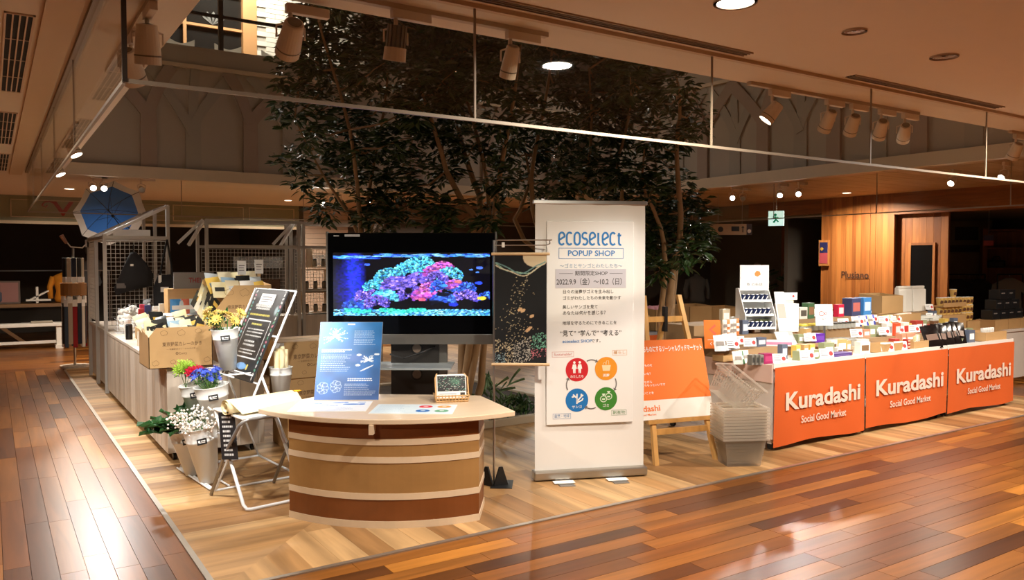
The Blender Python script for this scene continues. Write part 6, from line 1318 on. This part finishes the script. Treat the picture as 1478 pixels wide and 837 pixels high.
for ti, T in enumerate(TREES):
    bx, by, d0 = T['base']; b = at(bx, by, d0); base_ = Vector((b.x, b.y, .02))
    t = thing('indoor_tree', T['label'], 'tree', base_); pts_all = []
    for si, sp in enumerate(T['stems']):
        dd = rt.uniform(-.5, .5); pts = [Vector((0, 0, 0)) if si == 0 else Vector((rt.uniform(-.06, .06), rt.uniform(-.06, .06), 0))]
        for k, (px, py) in enumerate(sp):
            f = (k+1)/len(sp); pts.append(at(px, py, d0+dd*f*1.6)-base_)
        sm = [pts[0]]
        for a_, c_ in zip(pts, pts[1:]): sm += [a_*(2/3)+c_/3, a_/3+c_*(2/3)]
        sm.append(pts[-1]); n_ = len(sm); r0 = T['rad']*(1 if si == 0 else .8); rad = [max(.006, r0*(1-.85*k/n_)) for k in range(n_)]
        MB().tube(sm, rad, 9).build('trunk' if si == 0 else 'limb', BARK, t, smooth=True); pts_all += sm[n_//4:]
    fol = MB(); near = []
    nL = 0
    for (px, py, rp_) in T['cl']:
        d = d0+rt.gauss(0, .45); c = at(px, py, d)-base_; R = rp_*d/FOC*1.08
        q = min(pts_all, key=lambda v: (v-c).length+max(0, v.z-c.z)*.6); mid = (q+c)/2+Vector((0, 0, -.05)); MB().tube([q, mid, c, c+(c-q).normalized()*R*.5], [.012, .009, .006, .003], 5).build('branch', BARK, t, smooth=True)
        twigs = []
        for k in range(int(22*(R/.25)**1.7)+6):
            v = Vector((rt.gauss(0, 1), rt.gauss(0, 1), rt.gauss(0, .8))); v = v.normalized()*R*rt.random()**.45; twigs.append(c+v)
        for tw in twigs:
            out = (tw-c).normalized(); 
            for j in range(rt.randint(6, 9)):
                an = rt.uniform(0, 2*PI); dr = (out*.5+Vector((math.cos(an), math.sin(an), -.35+.5*rt.random()))).normalized(); p = tw+dr*.02+Vector((rt.gauss(0, .02), rt.gauss(0, .02), rt.gauss(0, .02))); L = rt.uniform(.08, .135)
                e = rotto(dr, rt.uniform(-.8, .8)); near.append((p, e, L))
    # the leaves standing nearest the shop are leaves of their own, the rest one crown
    near.sort(key=lambda n_: (n_[0]+base_).dot(FW)); keep = 220
    step = max(1, len(near)//(keep*2))
    single = near[0:keep*step:step][:keep]; ids = set(id(x) for x in single)
    for (p, e, L) in single: inst('leaf', TL, t, p, e, (L, L, L))
    V = []; Fc = []; bv = [Vector(v) for v in [(0, 0, 0), (.38, .18, .05), (.38, 0, -.02), (.38, -.18, .05), (1, 0, -.12), (.72, .13, .0), (.72, -.13, .0), (.72, 0, -.06)]]; bf = [(0, 2, 1), (0, 3, 2), (1, 2, 7, 5), (2, 3, 6, 7), (5, 7, 4), (7, 6, 4)]
    for x in near:
        if id(x) in ids: continue
        p, e, L = x; M = e.to_matrix()*L; o_ = len(V); V += [tuple(p+M@v) for v in bv]; Fc += [tuple(i+o_ for i in f) for f in bf]
    fol.v, fol.f = V, Fc; fol.build('foliage', LEAFT, t, kind='stuff')
# leafy ground plants in the bed
VAR = plain('variegated_leaf', (104, 128, 84), .5, var=.4, scale=22); DKL = plain('shrub_leaf', (44, 78, 40), .45, var=.3, scale=9)
SLV = leafmesh(1, .16, .3, 'leaf', VAR); SLD = leafmesh(1, .30, .3, 'leaf', DKL)
for i, (px, py, tall, mesh_, n_, nm) in enumerate([(712, 592, .42, SLV, 34, 'tall strappy variegated plant in the bed beside the tapestry'), (732, 600, .30, SLV, 30, 'broad variegated plant in the bed behind the desk corner'), (752, 600, .28, SLD, 46, 'low dark leaved shrub at the kerb beside the banner'), (768, 602, .22, SLD, 40, 'small dark leaved shrub hidden partly by the banner'), (722, 612, .20, SLD, 36, 'low green ground plant at the front kerb'), (740, 612, .18, SLD, 30, 'spreading green ground plant behind the kerb'), (690, 606, .22, SLV, 30, 'grassy variegated plant by the tree trunk')]):
    p = _zat(px, py, .05); p.x = min(p.x, 4.98); p.y = max(p.y, 6.42); t = thing('bed_plant', nm, 'plant', (p.x, p.y, .045))
    for k in range(n_):
        an = rt.uniform(0, 2*PI); el = rt.uniform(.25, 1.6); dr = Vector((math.cos(an), math.sin(an), el)); h0 = Vector((rt.gauss(0, .05), rt.gauss(0, .05), rt.uniform(.01, tall*.6))); inst('leaf', mesh_, t, h0, rotto(dr, rt.uniform(-.5, .5)), [rt.uniform(.5, 1)*(tall*.62 if mesh_ is SLV else .12)]*3)
    MB().tube([(0, 0, -.02), (.01, 0, tall*.6)], .008, 6).build('stem', STEMG, t)
# ============================================================ CEILING FIXTURES
DLR = plain('downlight_ring', (206, 186, 166), .4); DLO = plain('downlight_off', (150, 120, 96), .25, .6); GLOW = emit('lamp_glow', (255, 244, 226), 9.0); GLOWS = emit('spot_glow', (255, 250, 242), 16.0)
def lamp_light(t, l, loc, d):
    o = bpy.data.objects.new(l.name, l); COL.objects.link(o); o.parent = t; o.location = loc; o.rotation_euler = Vector(d).to_track_quat('-Z', 'Y').to_euler()
def down(x, y, lit, label, r=.075, z=CEIL, group=None, power=0):
    t = thing('downlight', label, 'ceiling light', (x, y, z), 0, group); MB().lathe([(r*1.18, -.008), (r*1.18, .0), (r, .0), (r, -.008)], 28, cap0=False, cap1=False).build('trim_ring', DLR, t, smooth=False)
    if power:
        l = bpy.data.lights.new('downlight_beam', 'AREA'); l.shape = 'DISK'; l.size = .16; l.energy = power; l.color = (1, .87, .72); l.spread = 2.8; lamp_light(t, l, (0, 0, -.012), (0, 0, -1))
    MB().lathe([(r, -.004), (r*.2, -.004 if lit else .0)], 28, cap0=False).build('lamp_face' if lit else 'reflector', GLOW if lit else DLO, t)
down(2.73, 2.40, True, 'lit round downlight in the front corridor ceiling', .08, power=95); down(3.56, 2.38, False, 'unlit recessed downlight with a ring of small lamps', .05); down(4.41, 2.40, False, 'unlit recessed downlight with a deep reflector', .062)
for i, (x, y) in enumerate([(1.04, 14.04), (4.59, 14.51), (8.21, 14.87), (11.72, 7.93)]): down(x, y, True, ['lit round downlight in front of the red fascia lettering', 'lit round downlight over the grid racks', 'lit round downlight glimpsed between the tree trunks', 'lit round downlight beside the timber pillar'][i], .07, power=95)
# long air slots
for i, (x0, x1) in enumerate(((.6, 3.47), (4.39, 6.20))):
    t = thing('air_slot', ['long metal air slot in the ceiling above the reception desk', 'shorter metal air slot in the ceiling above the goods tables'][i], 'air vent', ((x0+x1)/2, 2.955, CEIL)); L = (x1-x0)/2
    MB().box(-L, L, -.030, .030, -.002, .002).build('slot_recess', plain('slot_dark', (70, 54, 40), .6), t); 
    for y in (-.034, .030): MB().box(-L, L, y, y+.006, -.008, .001).build('frame_edge', plain('slot_frame', (170, 146, 120), .4, .4), t)
    for y in (-.012, .010): MB().box(-L, L, y, y+.004, -.007, .001).build('blade', MATS['slot_frame'], t)
# ventilation grilles in the side corridor ceiling
for i, (y0, y1) in enumerate(((4.30, 6.25), (7.15, 9.05), (9.9, 11.7))):
    t = thing('ceiling_grille', ['slatted black ceiling grille nearest the glass corner post', 'slatted black ceiling grille in the middle of the side corridor', 'slatted black ceiling grille near the green shop front'][i], 'air vent', (.135, (y0+y1)/2, CEIL)); L = (y1-y0)/2
    MB().box(-.055, .055, -L, L, -.003, .002).build('recess', plain('vent_black', (10, 9, 9), .8), t)
    for x in (-.062, .052): MB().box(x, x+.010, -L-.01, L+.01, -.008, .001).build('frame_edge', plain('vent_frame', (214, 190, 166), .6), t)
    for y in (-L-.01, L): MB().box(-.06, .06, y, y+.010, -.008, .001).build('frame_edge', MATS['vent_frame'], t)
    for x in (-.03, -.002, .026): MB().box(x, x+.007, -L, L, -.008, -.002).build('slat', MATS['vent_frame'], t)
    for k in range(1, 4): MB().box(-.055, .055, -L+2*L*k/4-.004, -L+2*L*k/4+.004, -.0065, -.0035).build('cross_slat', MATS['vent_frame'], t)
# track spotlights
SPW = plain('spot_paint', (222, 206, 186), .45); SPD = plain('spot_fins', (120, 110, 98), .4, .3)
def track(label, p, L, ax):
    t = thing('light_track', label, 'light track', p); q = (-L/2, L/2, -.017, .017, -.022, .0) if ax == 'x' else (-.017, .017, -L/2, L/2, -.022, .0); MB().box(*q).build('rail', plain('track_paint', (188, 166, 140), .5), t); return t
def spotl(label, p, target, lit=False, r=.05, L=.15, finned=False, group=None, adapter='x', power=0, ang=60):
    """driver box on the track, stirrup and a tilted can"""
    p = Vector(p); t = thing('track_spotlight', label, 'spotlight', p, 0, group)
    q = (-.02, .17, -.017, .017, -.062, -.022) if adapter == 'x' else (-.017, .017, -.17, .02, -.062, -.022); MB().box(*q).build('driver_box', SPW, t, bevel=.003)
    MB().tube([(0, 0, -.06), (0, 0, -.10)], .010, 8).build('stem', SPW, t)
    d = (Vector(target)-p).normalized(); c = Vector((0, 0, -.17)); s_ = d.cross(Vector((0, 0, 1))); s_ = s_.normalized() if s_.length > 1e-3 else Vector((1, 0, 0))
    MB().tube([c+s_*(r+.008), c+s_*(r+.008)+Vector((0, 0, .05)), Vector((0, 0, -.10)), c-s_*(r+.008)+Vector((0, 0, .05)), c-s_*(r+.008)], .005, 6).build('stirrup', SPW, t)
    M = Matrix.Translation(c)@d.to_track_quat('Z', 'Y').to_matrix().to_4x4()
    if finned:
        for k in range(14): a = 2*PI*k/14; MB().obox((r*.86*math.cos(a), r*.86*math.sin(a), -L*.18), (.006, .012, L*.62), (0, 0, a)).move(M).build('cooling_fin', SPD, t)
        MB().lathe([(r*.7, -L*.5), (r*.7, L*.12)], 18).move(M).build('core', SPD, t); MB().lathe([(r, L*.12), (r*1.05, L*.5), (r*.95, L*.5), (r*.8, L*.2)], 24, cap1=False).move(M).build('can', SPW, t, smooth=False)
    else:
        MB().lathe([(r*.25, -L*.52), (r*.75, -L*.5), (r*.8, -L*.46), (r, L*.2), (r*1.02, L*.5), (r*.92, L*.5), (r*.8, L*.25)], 24, cap1=False).move(M).build('can', SPW, t, smooth=False); MB().lathe([(r*.5, -L*.535), (r*.6, -L*.53)], 16).move(M).build('vent_cap', SPD, t)
        MB().lathe([(r*1.025, L*.26), (r*1.03, L*.30)], 24, cap0=False, cap1=False).move(M).build('dark_band', SPD, t)  # thin raised ring round the can, in the darker fin colour
    deep = lit == 2 or not lit
    if power:
        l = bpy.data.lights.new('spot_beam', 'SPOT'); l.energy = power; l.color = (1, .97, .92); l.spot_size = math.radians(ang); l.spot_blend = .7; l.shadow_soft_size = r*.8; lamp_light(t, l, c+d*(L*.56), d)
    MB().lathe([(r*.86, L*(.3 if deep else .46)), (r*.1, L*(.31 if deep else .47))], 20, cap0=False).move(M).build('lamp_face', GLOWS if lit else plain('lens', (200, 196, 186), .2), t)
    return t
Z = CEIL
track('ceiling track over the reception desk', (1.75, 3.24, Z), 1.15, 'x'); track('ceiling track over the first goods table', (4.95, 3.40, Z), 1.9, 'x'); track('ceiling track at the far end of the goods tables', (7.95, 3.42, Z), 1.2, 'x'); track('ceiling track along the side counter', (.60, 4.4, Z), 1.7, 'y'); track('second ceiling track along the side counter', (.60, 8.6, Z), 2.6, 'y')
spotl('white finned spotlight pointing straight down above the desk', (1.51, 3.24, Z), (1.51, 3.9, 0), r=.048, finned=True); spotl('white can spotlight over the television', (2.11, 3.24, Z), (2.35, 4.4, .7), lit=2, r=.040, L=.15, power=40); spotl('white can spotlight in front of the upper window', (1.10, 3.42, Z), (1.3, 6.2, .7), lit=2, r=.052, L=.17, power=190, ang=50)
spotl('bright lit spotlight at the start of the goods table track', (4.22, 3.40, Z), (3.2, 4.3, 1.0), True, .048, .13, power=70)
for i, (x, tx) in enumerate(((4.80, 5.4), (5.08, 6.2), (5.42, 6.9), (5.72, 7.6))): spotl(['second spotlight of the goods table track, turned into the shop', 'third spotlight of the goods table track, turned into the shop', 'spotlight partly hidden by a glass joint on the goods table track', 'last spotlight of the goods table track, turned into the shop'][i], (x, 3.40, Z), (tx, 5.0, .7), 2, .045, .15, power=80)
spotl('lit spotlight on the far goods table track', (7.45, 3.42, Z), (8.2, 4.8, .6), True, .05, .14, power=100, ang=70)
spotl('cream can spotlight beside the glass corner post', (.60, 3.86, Z), (.72, 4.4, .5), False, .055, .17, adapter='y'); spotl('cream can spotlight tilted towards the counter by the glass corner', (.60, 4.35, Z), (1.6, 5.9, .5), 2, .055, .17, adapter='y', power=190)
for i, (y) in enumerate((7.7, 9.5)): spotl(['glaring lit spotlight halfway along the side counter', 'glaring lit spotlight near the far end of the side counter'][i], (.60, y, Z), (1.5, y-.6, .7), True, .05, .14, adapter='y', power=190, ang=95)
for i, (px, py) in enumerate([(136, 268), (156, 266), (206, 272), (466, 292), (488, 288), (540, 287), (730, 300), (766, 306), (1126, 280), (1153, 278), (1057, 284), (1072, 285), (1375, 262), (1449, 253)]):
    left = px < 700; d = FW*FOC+RT*(px-PCX)+UP*(PCY-py); zz = CEIL-.17; p = Vector((0, 0, EYE))+d*((zz-EYE)/d.z)
    p.z = CEIL
    if left: p.y = max(p.y, 11.5)
    else: p.x = max(p.x, 9.0)
    spotl('small lit spotlight under the ceiling beyond the atrium', p, (1.5, 6, .5) if left else (6, 5, .5), px not in (206, 1072), .04, .11, group='spotlights beyond the atrium', power=0 if px in (206, 1072) else 80)
# exit sign and hanging direction sign
t = thing('exit_sign', 'glowing green and white exit sign box under the ceiling', 'exit sign', at(1120, 315, 13.0), -PI/2+.5); MB().box(-.12, .12, 0, .05, -.12, .12).build('box', emit('exit_white', (216, 255, 244), .7), t); m = MB(); m.disc((-.01, .055), .022, -.001, 12); m.ribbon([(-.02, .03), (0, -.02), (-.04, -.07)], .03, -.001); m.ribbon([(0, -.02), (.04, -.06)], .022, -.001); m.ribbon([(-.05, .02), (.04, .015)], .018, -.001); m.build('running_figure', emit('exit_green', (0, 130, 88), .45), t); m = MB(); m.ribbon([(.05, .0), (.095, .0)], .016, -.001); m.build('arrow', MATS['exit_green'], t); MB().tube([(0, .025, .12), (0, .025, CEIL-at(1120, 315, 13.0).z)], .008).build('rod', STEEL, t)
P_ = at(1054, 331, 13.2); t = thing('direction_sign', 'beige hanging direction sign with arrows and pictograms', 'sign', P_, -YAW); MB().box(-.33, .27, 0, .03, -.09, .09).build('panel', plain('sign_beige', (176, 150, 122), .6), t); MB().box(.27, .36, 0, .03, -.09, .09).build('dark_panel', plain('sign_dark', (60, 44, 48), .6), t)
text('←', .10, INK, t, -.28, 0, -.001); m = MB(); m.disc((-.16, .0), .045, -.001, 20); m.build('pictogram', INK, t); MB().rect(.02, .15, -.03, .05, -.001).build('pictogram', INK, t); m = MB(); m.ribbon([(.21, -.05), (.21, .05)], .016, -.001); m.slab([(.185, .025), (.235, .025), (.21, .06)], -.0015, -.001); m.build('arrow', INK, t); MB().disc((.315, -.03), .032, -.001, 18).build('pictogram', plain('sign_pale', (206, 190, 180), .6), t)
for x in (-.2, .2): MB().tube([(x, .015, .09), (x, .015, CEIL-P_.z)], .003, 5).build('hanging_wire', STEEL, t)
# ============================================================ DARK SHOPS IN THE BACKGROUND
def pole(p, q, r=.03): return MB().tube([p, q], r, 8)
BNW = plain('bench_white', (226, 220, 208), .5); TBB = wood('shop_table', [(110, 78, 46), (122, 88, 54)], 'x', .5, 'object', .12)
t = thing('white_bench', 'long white wooden bench standing in front of the dark shop', 'bench', (-.35, 16.55, 0)); MB().box(-1.3, 1.45, -.16, .16, .40, .46).build('seat', BNW, t, bevel=.008); MB().box(-1.2, 1.32, -.02, .02, .09, .14).build('stretcher', BNW, t)
for x in (-1.2, 1.36): MB().box(x-.04, x+.04, -.13, .13, .0, .40).build('leg', BNW, t); MB().box(x-.06, x+.06, -.17, .17, 0, .06).build('foot', BNW, t)
t = thing('folded_cloth', 'small folded cream cloth on the white bench', 'cloth', (.75, 16.5, .461)); MB().box(-.17, .17, -.1, .1, 0, .035).build('cloth', plain('cloth_cream', (160, 150, 132), .8), t, bevel=.01)
t = thing('shop_table', 'brown wooden display table behind the white bench', 'table', (-.4, 17.4, 0)); MB().box(-2, 1.75, -.35, .35, .72, .78).build('table_top', TBB, t)
for x in (-1.9, 1.65): MB().box(x-.04, x+.04, -.3, -.22, 0, .72).build('leg', TBB, t)
for sx in (-1, 1): m = MB(); bar(m, (-.1+sx*.2, 0, .72), (-.1+sx*1.0, 0, .05), .03); m.build('brace', TBB, t)
def torso(label, p, mat, head=None, h_=.62, w_=.22, rz=0, base_z=0):
    t = thing('mannequin', label, 'mannequin', p, rz); prof = [(.13, 0), (.15, .08), (.125, .22), (.16, .42), (.17, .50), (.10, .56), (.05, .585), (.045, .63)]; s = h_/.62
    m = MB().lathe([(r*w_/.22, z*s) for r, z in prof], 18); m.v = [(x*1.25, y*.7, z) for x, y, z in m.v]; m.build('garment', mat, t, smooth=True)
    for sx in (-1, 1): MB().tube([(sx*.19*w_/.22, 0, .50*s), (sx*.25*w_/.22, 0, .30*s), (sx*.24*w_/.22, -.03, .08*s)], [.06, .05, .045], 8).build('sleeve', mat, t, smooth=True)
    if head: MB().lathe([(.02, .60*s), (.055, .64*s), (.085, .72*s), (.085, .79*s), (.06, .86*s), (.01, .885*s)], 16).build('head', head, t, smooth=True)
    if base_z: MB().tube([(0, 0, 0), (0, 0, -base_z)], .015, 8).build('stand_pole', BLACK, t)
    return t
GRM = plain('grey_shirt', (120, 122, 124), .8); torso('grey shirted mannequin standing deep inside the dark shop', (1.72, 18.6, 1.05), GRM, plain('mannequin_head', (150, 148, 144), .6), .62, .26, 0, 1.05)
torso('mannequin torso in a mustard yellow sweater on the display table', (1.20, 17.3, .785), plain('mustard_knit', (196, 122, 18), .85, bump=.3, scale=60), None, .60, .24)
t = thing('shop_rail', 'thin steel clothes rail across the dark shop', 'rail', (0, 17.9, 0)); pole((-2, 0, 1.38), (2.0, 0, 1.38), .012).build('rail', STEEL, t); pole((-2, 0, 0), (-2, 0, 1.38), .012).build('post', STEEL, t); pole((2.0, 0, 0), (2.0, 0, 1.38), .012).build('post', STEEL, t)
t = thing('framed_photo', 'small framed picture with a pink print on the display table', 'picture', (.28, 17.2, .785), rot=(-.12, 0, 0)); MB().box(-.17, .17, 0, .02, 0, .42).build('frame', plain('frame_brown', (90, 70, 58), .6), t); MB().box(-.14, .14, -.003, 0, .03, .39).build('print', plain('rose_print', (140, 92, 84), .6), t)
t = thing('sloping_shelf', 'white shoe shelf with sloping boards on the display table', 'shelf', (.72, 17.35, .785)); MB().box(-.18, .22, -.12, .12, .04, .07).build('lower_board', BNW, t); MB().box(-.17, .2, -.1, .1, 0, .025).build('upper_board', BNW, t, loc=(.02, 0, .12), rot=(0, -.5, 0)); MB().box(-.02, .02, -.1, .1, 0, .3).build('support', BNW, t)
for k, (x, c, nm) in enumerate([(-.25, (92, 66, 48), 'brown'), (-.85, (70, 60, 52), 'taupe'), (.05, (66, 70, 84), 'blue grey')]):
    t = thing('handbag', nm+' handbag on the shop display table', 'bag', (x, 17.25, .785)); MB().lathe([(.11, 0), (.15, .06), (.13, .20), (.09, .24)], 16).move(Matrix.Diagonal((1, .5, 1, 1))).build('bag_body', plain('bag_%s' % nm.replace(' ', '_'), c, .7), t, smooth=True); MB().tube([(-.07, 0, .23), (-.05, 0, .36), (.05, 0, .36), (.07, 0, .23)], .008, 6).build('handle', BLACK, t)
# sock and stocking spinner at the end of the rack
t = thing('sock_spinner', 'slim wooden spinner rack hung with socks beside the white rack', 'rack', (1.02, 13.35, 0)); MB().lathe([(.17, 1.06), (.17, 1.24)], 18).build('top_drum', wood('drum_wood', [(150, 108, 60), (160, 116, 66)], 'z', .5, None, .1), t); MB().tube([(0, 0, 0), (0, 0, 1.75)], .018, 8).build('pole', STEEL, t); MB().lathe([(.2, 0), (.2, .03)], 18).build('base', OAK, t)
SOCK = [(150, 30, 36), (34, 40, 56), (206, 202, 194), (30, 30, 32), (70, 90, 110), (190, 180, 160)]
for k in range(16):
    a = 2*PI*k/16; z = .35 if k % 2 else .30; c = SOCK[k % 6]
    s_ = thing('socks', ['crimson', 'navy', 'pale grey', 'black', 'steel blue', 'beige'][k % 6]+' pair of socks hanging on the lower spinner ring', 'socks', (1.02+.15*math.cos(a), 13.35+.15*math.sin(a), z), a+PI/2, 'socks on the spinner'); MB().box(-.03, .03, -.012, .012, 0, .70).build('sock', plain('sock_%d' % (k % 6), c, .85), s_, bevel=.008); MB().box(-.032, .032, -.014, .014, .60, .70).build('band', PAPER, s_)
for k in range(12):
    a = 2*PI*k/12; c = SOCK[(k*2+1) % 6]; s_ = thing('socks', ['crimson', 'navy', 'pale grey', 'black', 'steel blue', 'beige'][(k*2+1) % 6]+' pair of socks hanging on the upper spinner ring', 'socks', (1.02+.13*math.cos(a), 13.35+.13*math.sin(a), 1.25), a+PI/2, 'socks on the spinner'); MB().box(-.028, .028, -.012, .012, 0, .36).build('sock', MATS['sock_%d' % ((k*2+1) % 6)], s_, bevel=.006); MB().box(-.03, .03, -.014, .014, .0, .08).build('band', PAPER, s_)
# clothes shops beyond the timber pillar
CLT = [(120, 112, 98), (96, 90, 78), (70, 66, 60), (140, 132, 116), (52, 50, 48), (110, 96, 80)]
def garment(label, p, k, rz=0, L=.75, group=None):
    t = thing('hanging_garment', label, 'clothing', p, rz, group); m = MB(); pr = [(-.20, 0), (.20, 0), (.18, .45), (.23, .40), (.27, .20), (.33, .24), (.26, .56), (.06, .66), (-.06, .66), (-.26, .56), (-.33, .24), (-.27, .20), (-.23, .40), (-.18, .45)]
    m.slab([(x, z*L/.66) for x, z in pr], -.03, .03); m.build('garment', plain('cloth_%d' % k, CLT[k], .85), t, bevel=.012); MB().tube([(-.2, 0, L*.86), (0, 0, L*1.03), (.2, 0, L*.86)], .008, 6).build('hanger', plain('hanger_wood', (150, 104, 60), .5), t); MB().tube([(0, 0, L*1.02), (0, 0, L*1.10)], .004, 5).build('hook', STEEL, t); return t
FZ = -1.0
def inshop(px, py, d): p = at(px, py, d); return p
for k, (px, d, c, nm) in enumerate([(1352, 15.4, 3, 'grey beige coat hanging nearest the dark glass panel'), (1368, 15.6, 1, 'taupe top hanging in the clothes shop'), (1384, 15.3, 4, 'charcoal jacket hanging in the clothes shop'), (1399, 15.6, 0, 'oatmeal top hanging in the clothes shop'), (1414, 15.4, 2, 'dark grey coat hanging in the clothes shop'), (1457, 14.2, 3, 'pale knit sweater on a wooden hanger behind the black cartons')]):
    p = inshop(px, 398 if px < 1450 else 396, d); garment(nm, (p.x, p.y, p.z-.75*1.08), c, FZ+(.5 if px < 1450 else 0))
for (pa, pb, d, z, nm) in ((1345, 1422, 15.5, None, 'black clothes rail in the shop beyond the pillar'), (1440, 1476, 14.2, None, 'short black rail holding the pale sweater')):
    a_, b_ = inshop(pa, 396, d), inshop(pb, 396, d); t = thing('clothes_rail', nm, 'rail', (a_.x, a_.y, 0)); e = Vector((b_.x-a_.x, b_.y-a_.y, 0)); h_ = a_.z
    pole((0, 0, h_), (e.x, e.y, h_), .012).build('rail', BLACK, t); pole((0, 0, 0), (0, 0, h_), .012).build('post', BLACK, t); pole((e.x, e.y, 0), (e.x, e.y, h_), .012).build('post', BLACK, t)
p = inshop(1418, 380, 15.6); t = thing('shop_cabinet', 'brown open shelving cabinet at the side of the clothes shop', 'cabinet', (p.x, p.y, 0), FZ)
for q in ((0, .08, 0, .4, 0, 2.2), (1.3, 1.38, 0, .4, 0, 2.2), (.08, 1.3, .38, .4, 0, 2.2)): MB().box(*q).build('side', pwd, t)
for z in (.6, 1.0, 1.4, 1.8, 2.15): MB().box(.08, 1.3, 0, .38, z, z+.03).build('shelf', pwd, t)
t2 = thing('handbag', 'dark handbag on the clothes shop shelf', 'bag', (p.x+.35*math.cos(FZ)-.1*math.sin(FZ)*-1, p.y+.35*math.sin(FZ)+.15*math.cos(FZ), 1.435), FZ); MB().box(-.15, .15, 0, .1, 0, .15).build('bag_body', BLACK, t2, bevel=.03); MB().tube([(-.07, .05, .14), (-.05, .05, .22), (.05, .05, .22), (.07, .05, .14)], .008, 6).build('handle', BLACK, t2)
p = inshop(1380, 336, 16.6); t = thing('shop_header', 'cream shop header board with dark lettering inside the clothes shop', 'sign', p, FZ); MB().box(-.75, .65, 0, .05, -.26, .26).build('board', plain('header_cream', (150, 140, 104), .7), t); text('NORA', .17, plain('header_ink', (84, 76, 52), .7), t, -.42, .0, -.002, width=.5); MB().box(-.02, .40, -.01, 0, -.15, .12).build('dark_window', DKW, t); MB().box(-.72, .62, .0, .05, -2.2, -.26).build('partition', plain('partition', (110, 94, 70), .8), t)
p = inshop(1385, 385, 16.3); t = thing('wardrobe_panel', 'pale wardrobe panel glimpsed at the back of the clothes shop', 'panel', (p.x, p.y, 0), FZ); MB().box(-.35, .35, 0, .05, 0, 1.75).build('board', plain('panel_cream', (150, 136, 96), .7), t)  # plain wardrobe board in one even cream
for k, (px, nm, c) in enumerate([(1005, 'dark checked jacket mannequin beyond the small tree', 2), (1092, 'pale coat on a mannequin behind the card display', 3), (1132, 'beige coat on a mannequin behind the tall card box', 0)]):
    p = at(px, 470, 17.4); torso(nm, (p.x, p.y, .66), plain('cloth_%d' % c, CLT[c], .85), plain('mannequin_pale', (150, 130, 110), .6) if k else None, .62, .22, -.5, .66)
for k in range(2):
    p = at(1104+36*k, 430, 16.8); t = thing('shop_palm', ['tall potted palm standing in the dark shop', 'second potted palm standing in the dark shop'][k], 'plant', (p.x, p.y, 0)); MB().lathe([(.13, 0), (.17, .3), (.15, .3)], 16).build('pot', BLACK, t)
    MB().tube([(0, 0, .25), (0, 0, 1.2)], .015, 6).build('stem', BARK, t)
    for j in range(22): an = 2*PI*j/22*2.3; inst('leaf', SLD, t, (0, 0, .7+.03*j), rotto((math.cos(an), math.sin(an), .5), 0), [.30]*3)
p = at(1427, 341, 12.9); t = thing('hanging_poster', 'small blue and pink poster hanging in the clothes shop', 'poster', p, -YAW-.4); MB().box(-.07, .07, 0, .01, -.15, .02).build('poster', MATS['poster_blue'], t); MB().box(-.07, .07, -.002, 0, -.15, -.07).build('pink_half', MATS['poster_red'], t); MB().tube([(0, .005, .02), (0, .005, 2.42-p.z)], .003, 5).build('wire', STEEL, t)
# pendant lamps glimpsed on the upper floor between the branches
for k, (px, py) in enumerate([(657, 107), (672, 130), (662, 128), (700, 40)]):
    p = at(px, py, 15.2); t = thing('pendant_lamp', 'small glowing pendant lamp on the upper floor behind the trees', 'lamp', p, 0, 'upper floor pendant lamps'); MB().lathe([(.01, -.07), (.05, -.04), (.06, 0), (.04, .05), (.01, .07)], 14).build('globe', emit('pendant_glow', (255, 226, 180), 6), t, smooth=True); MB().tube([(0, 0, .06), (0, 0, 6.7-p.z)], .004, 5).build('cord', BLACK, t)
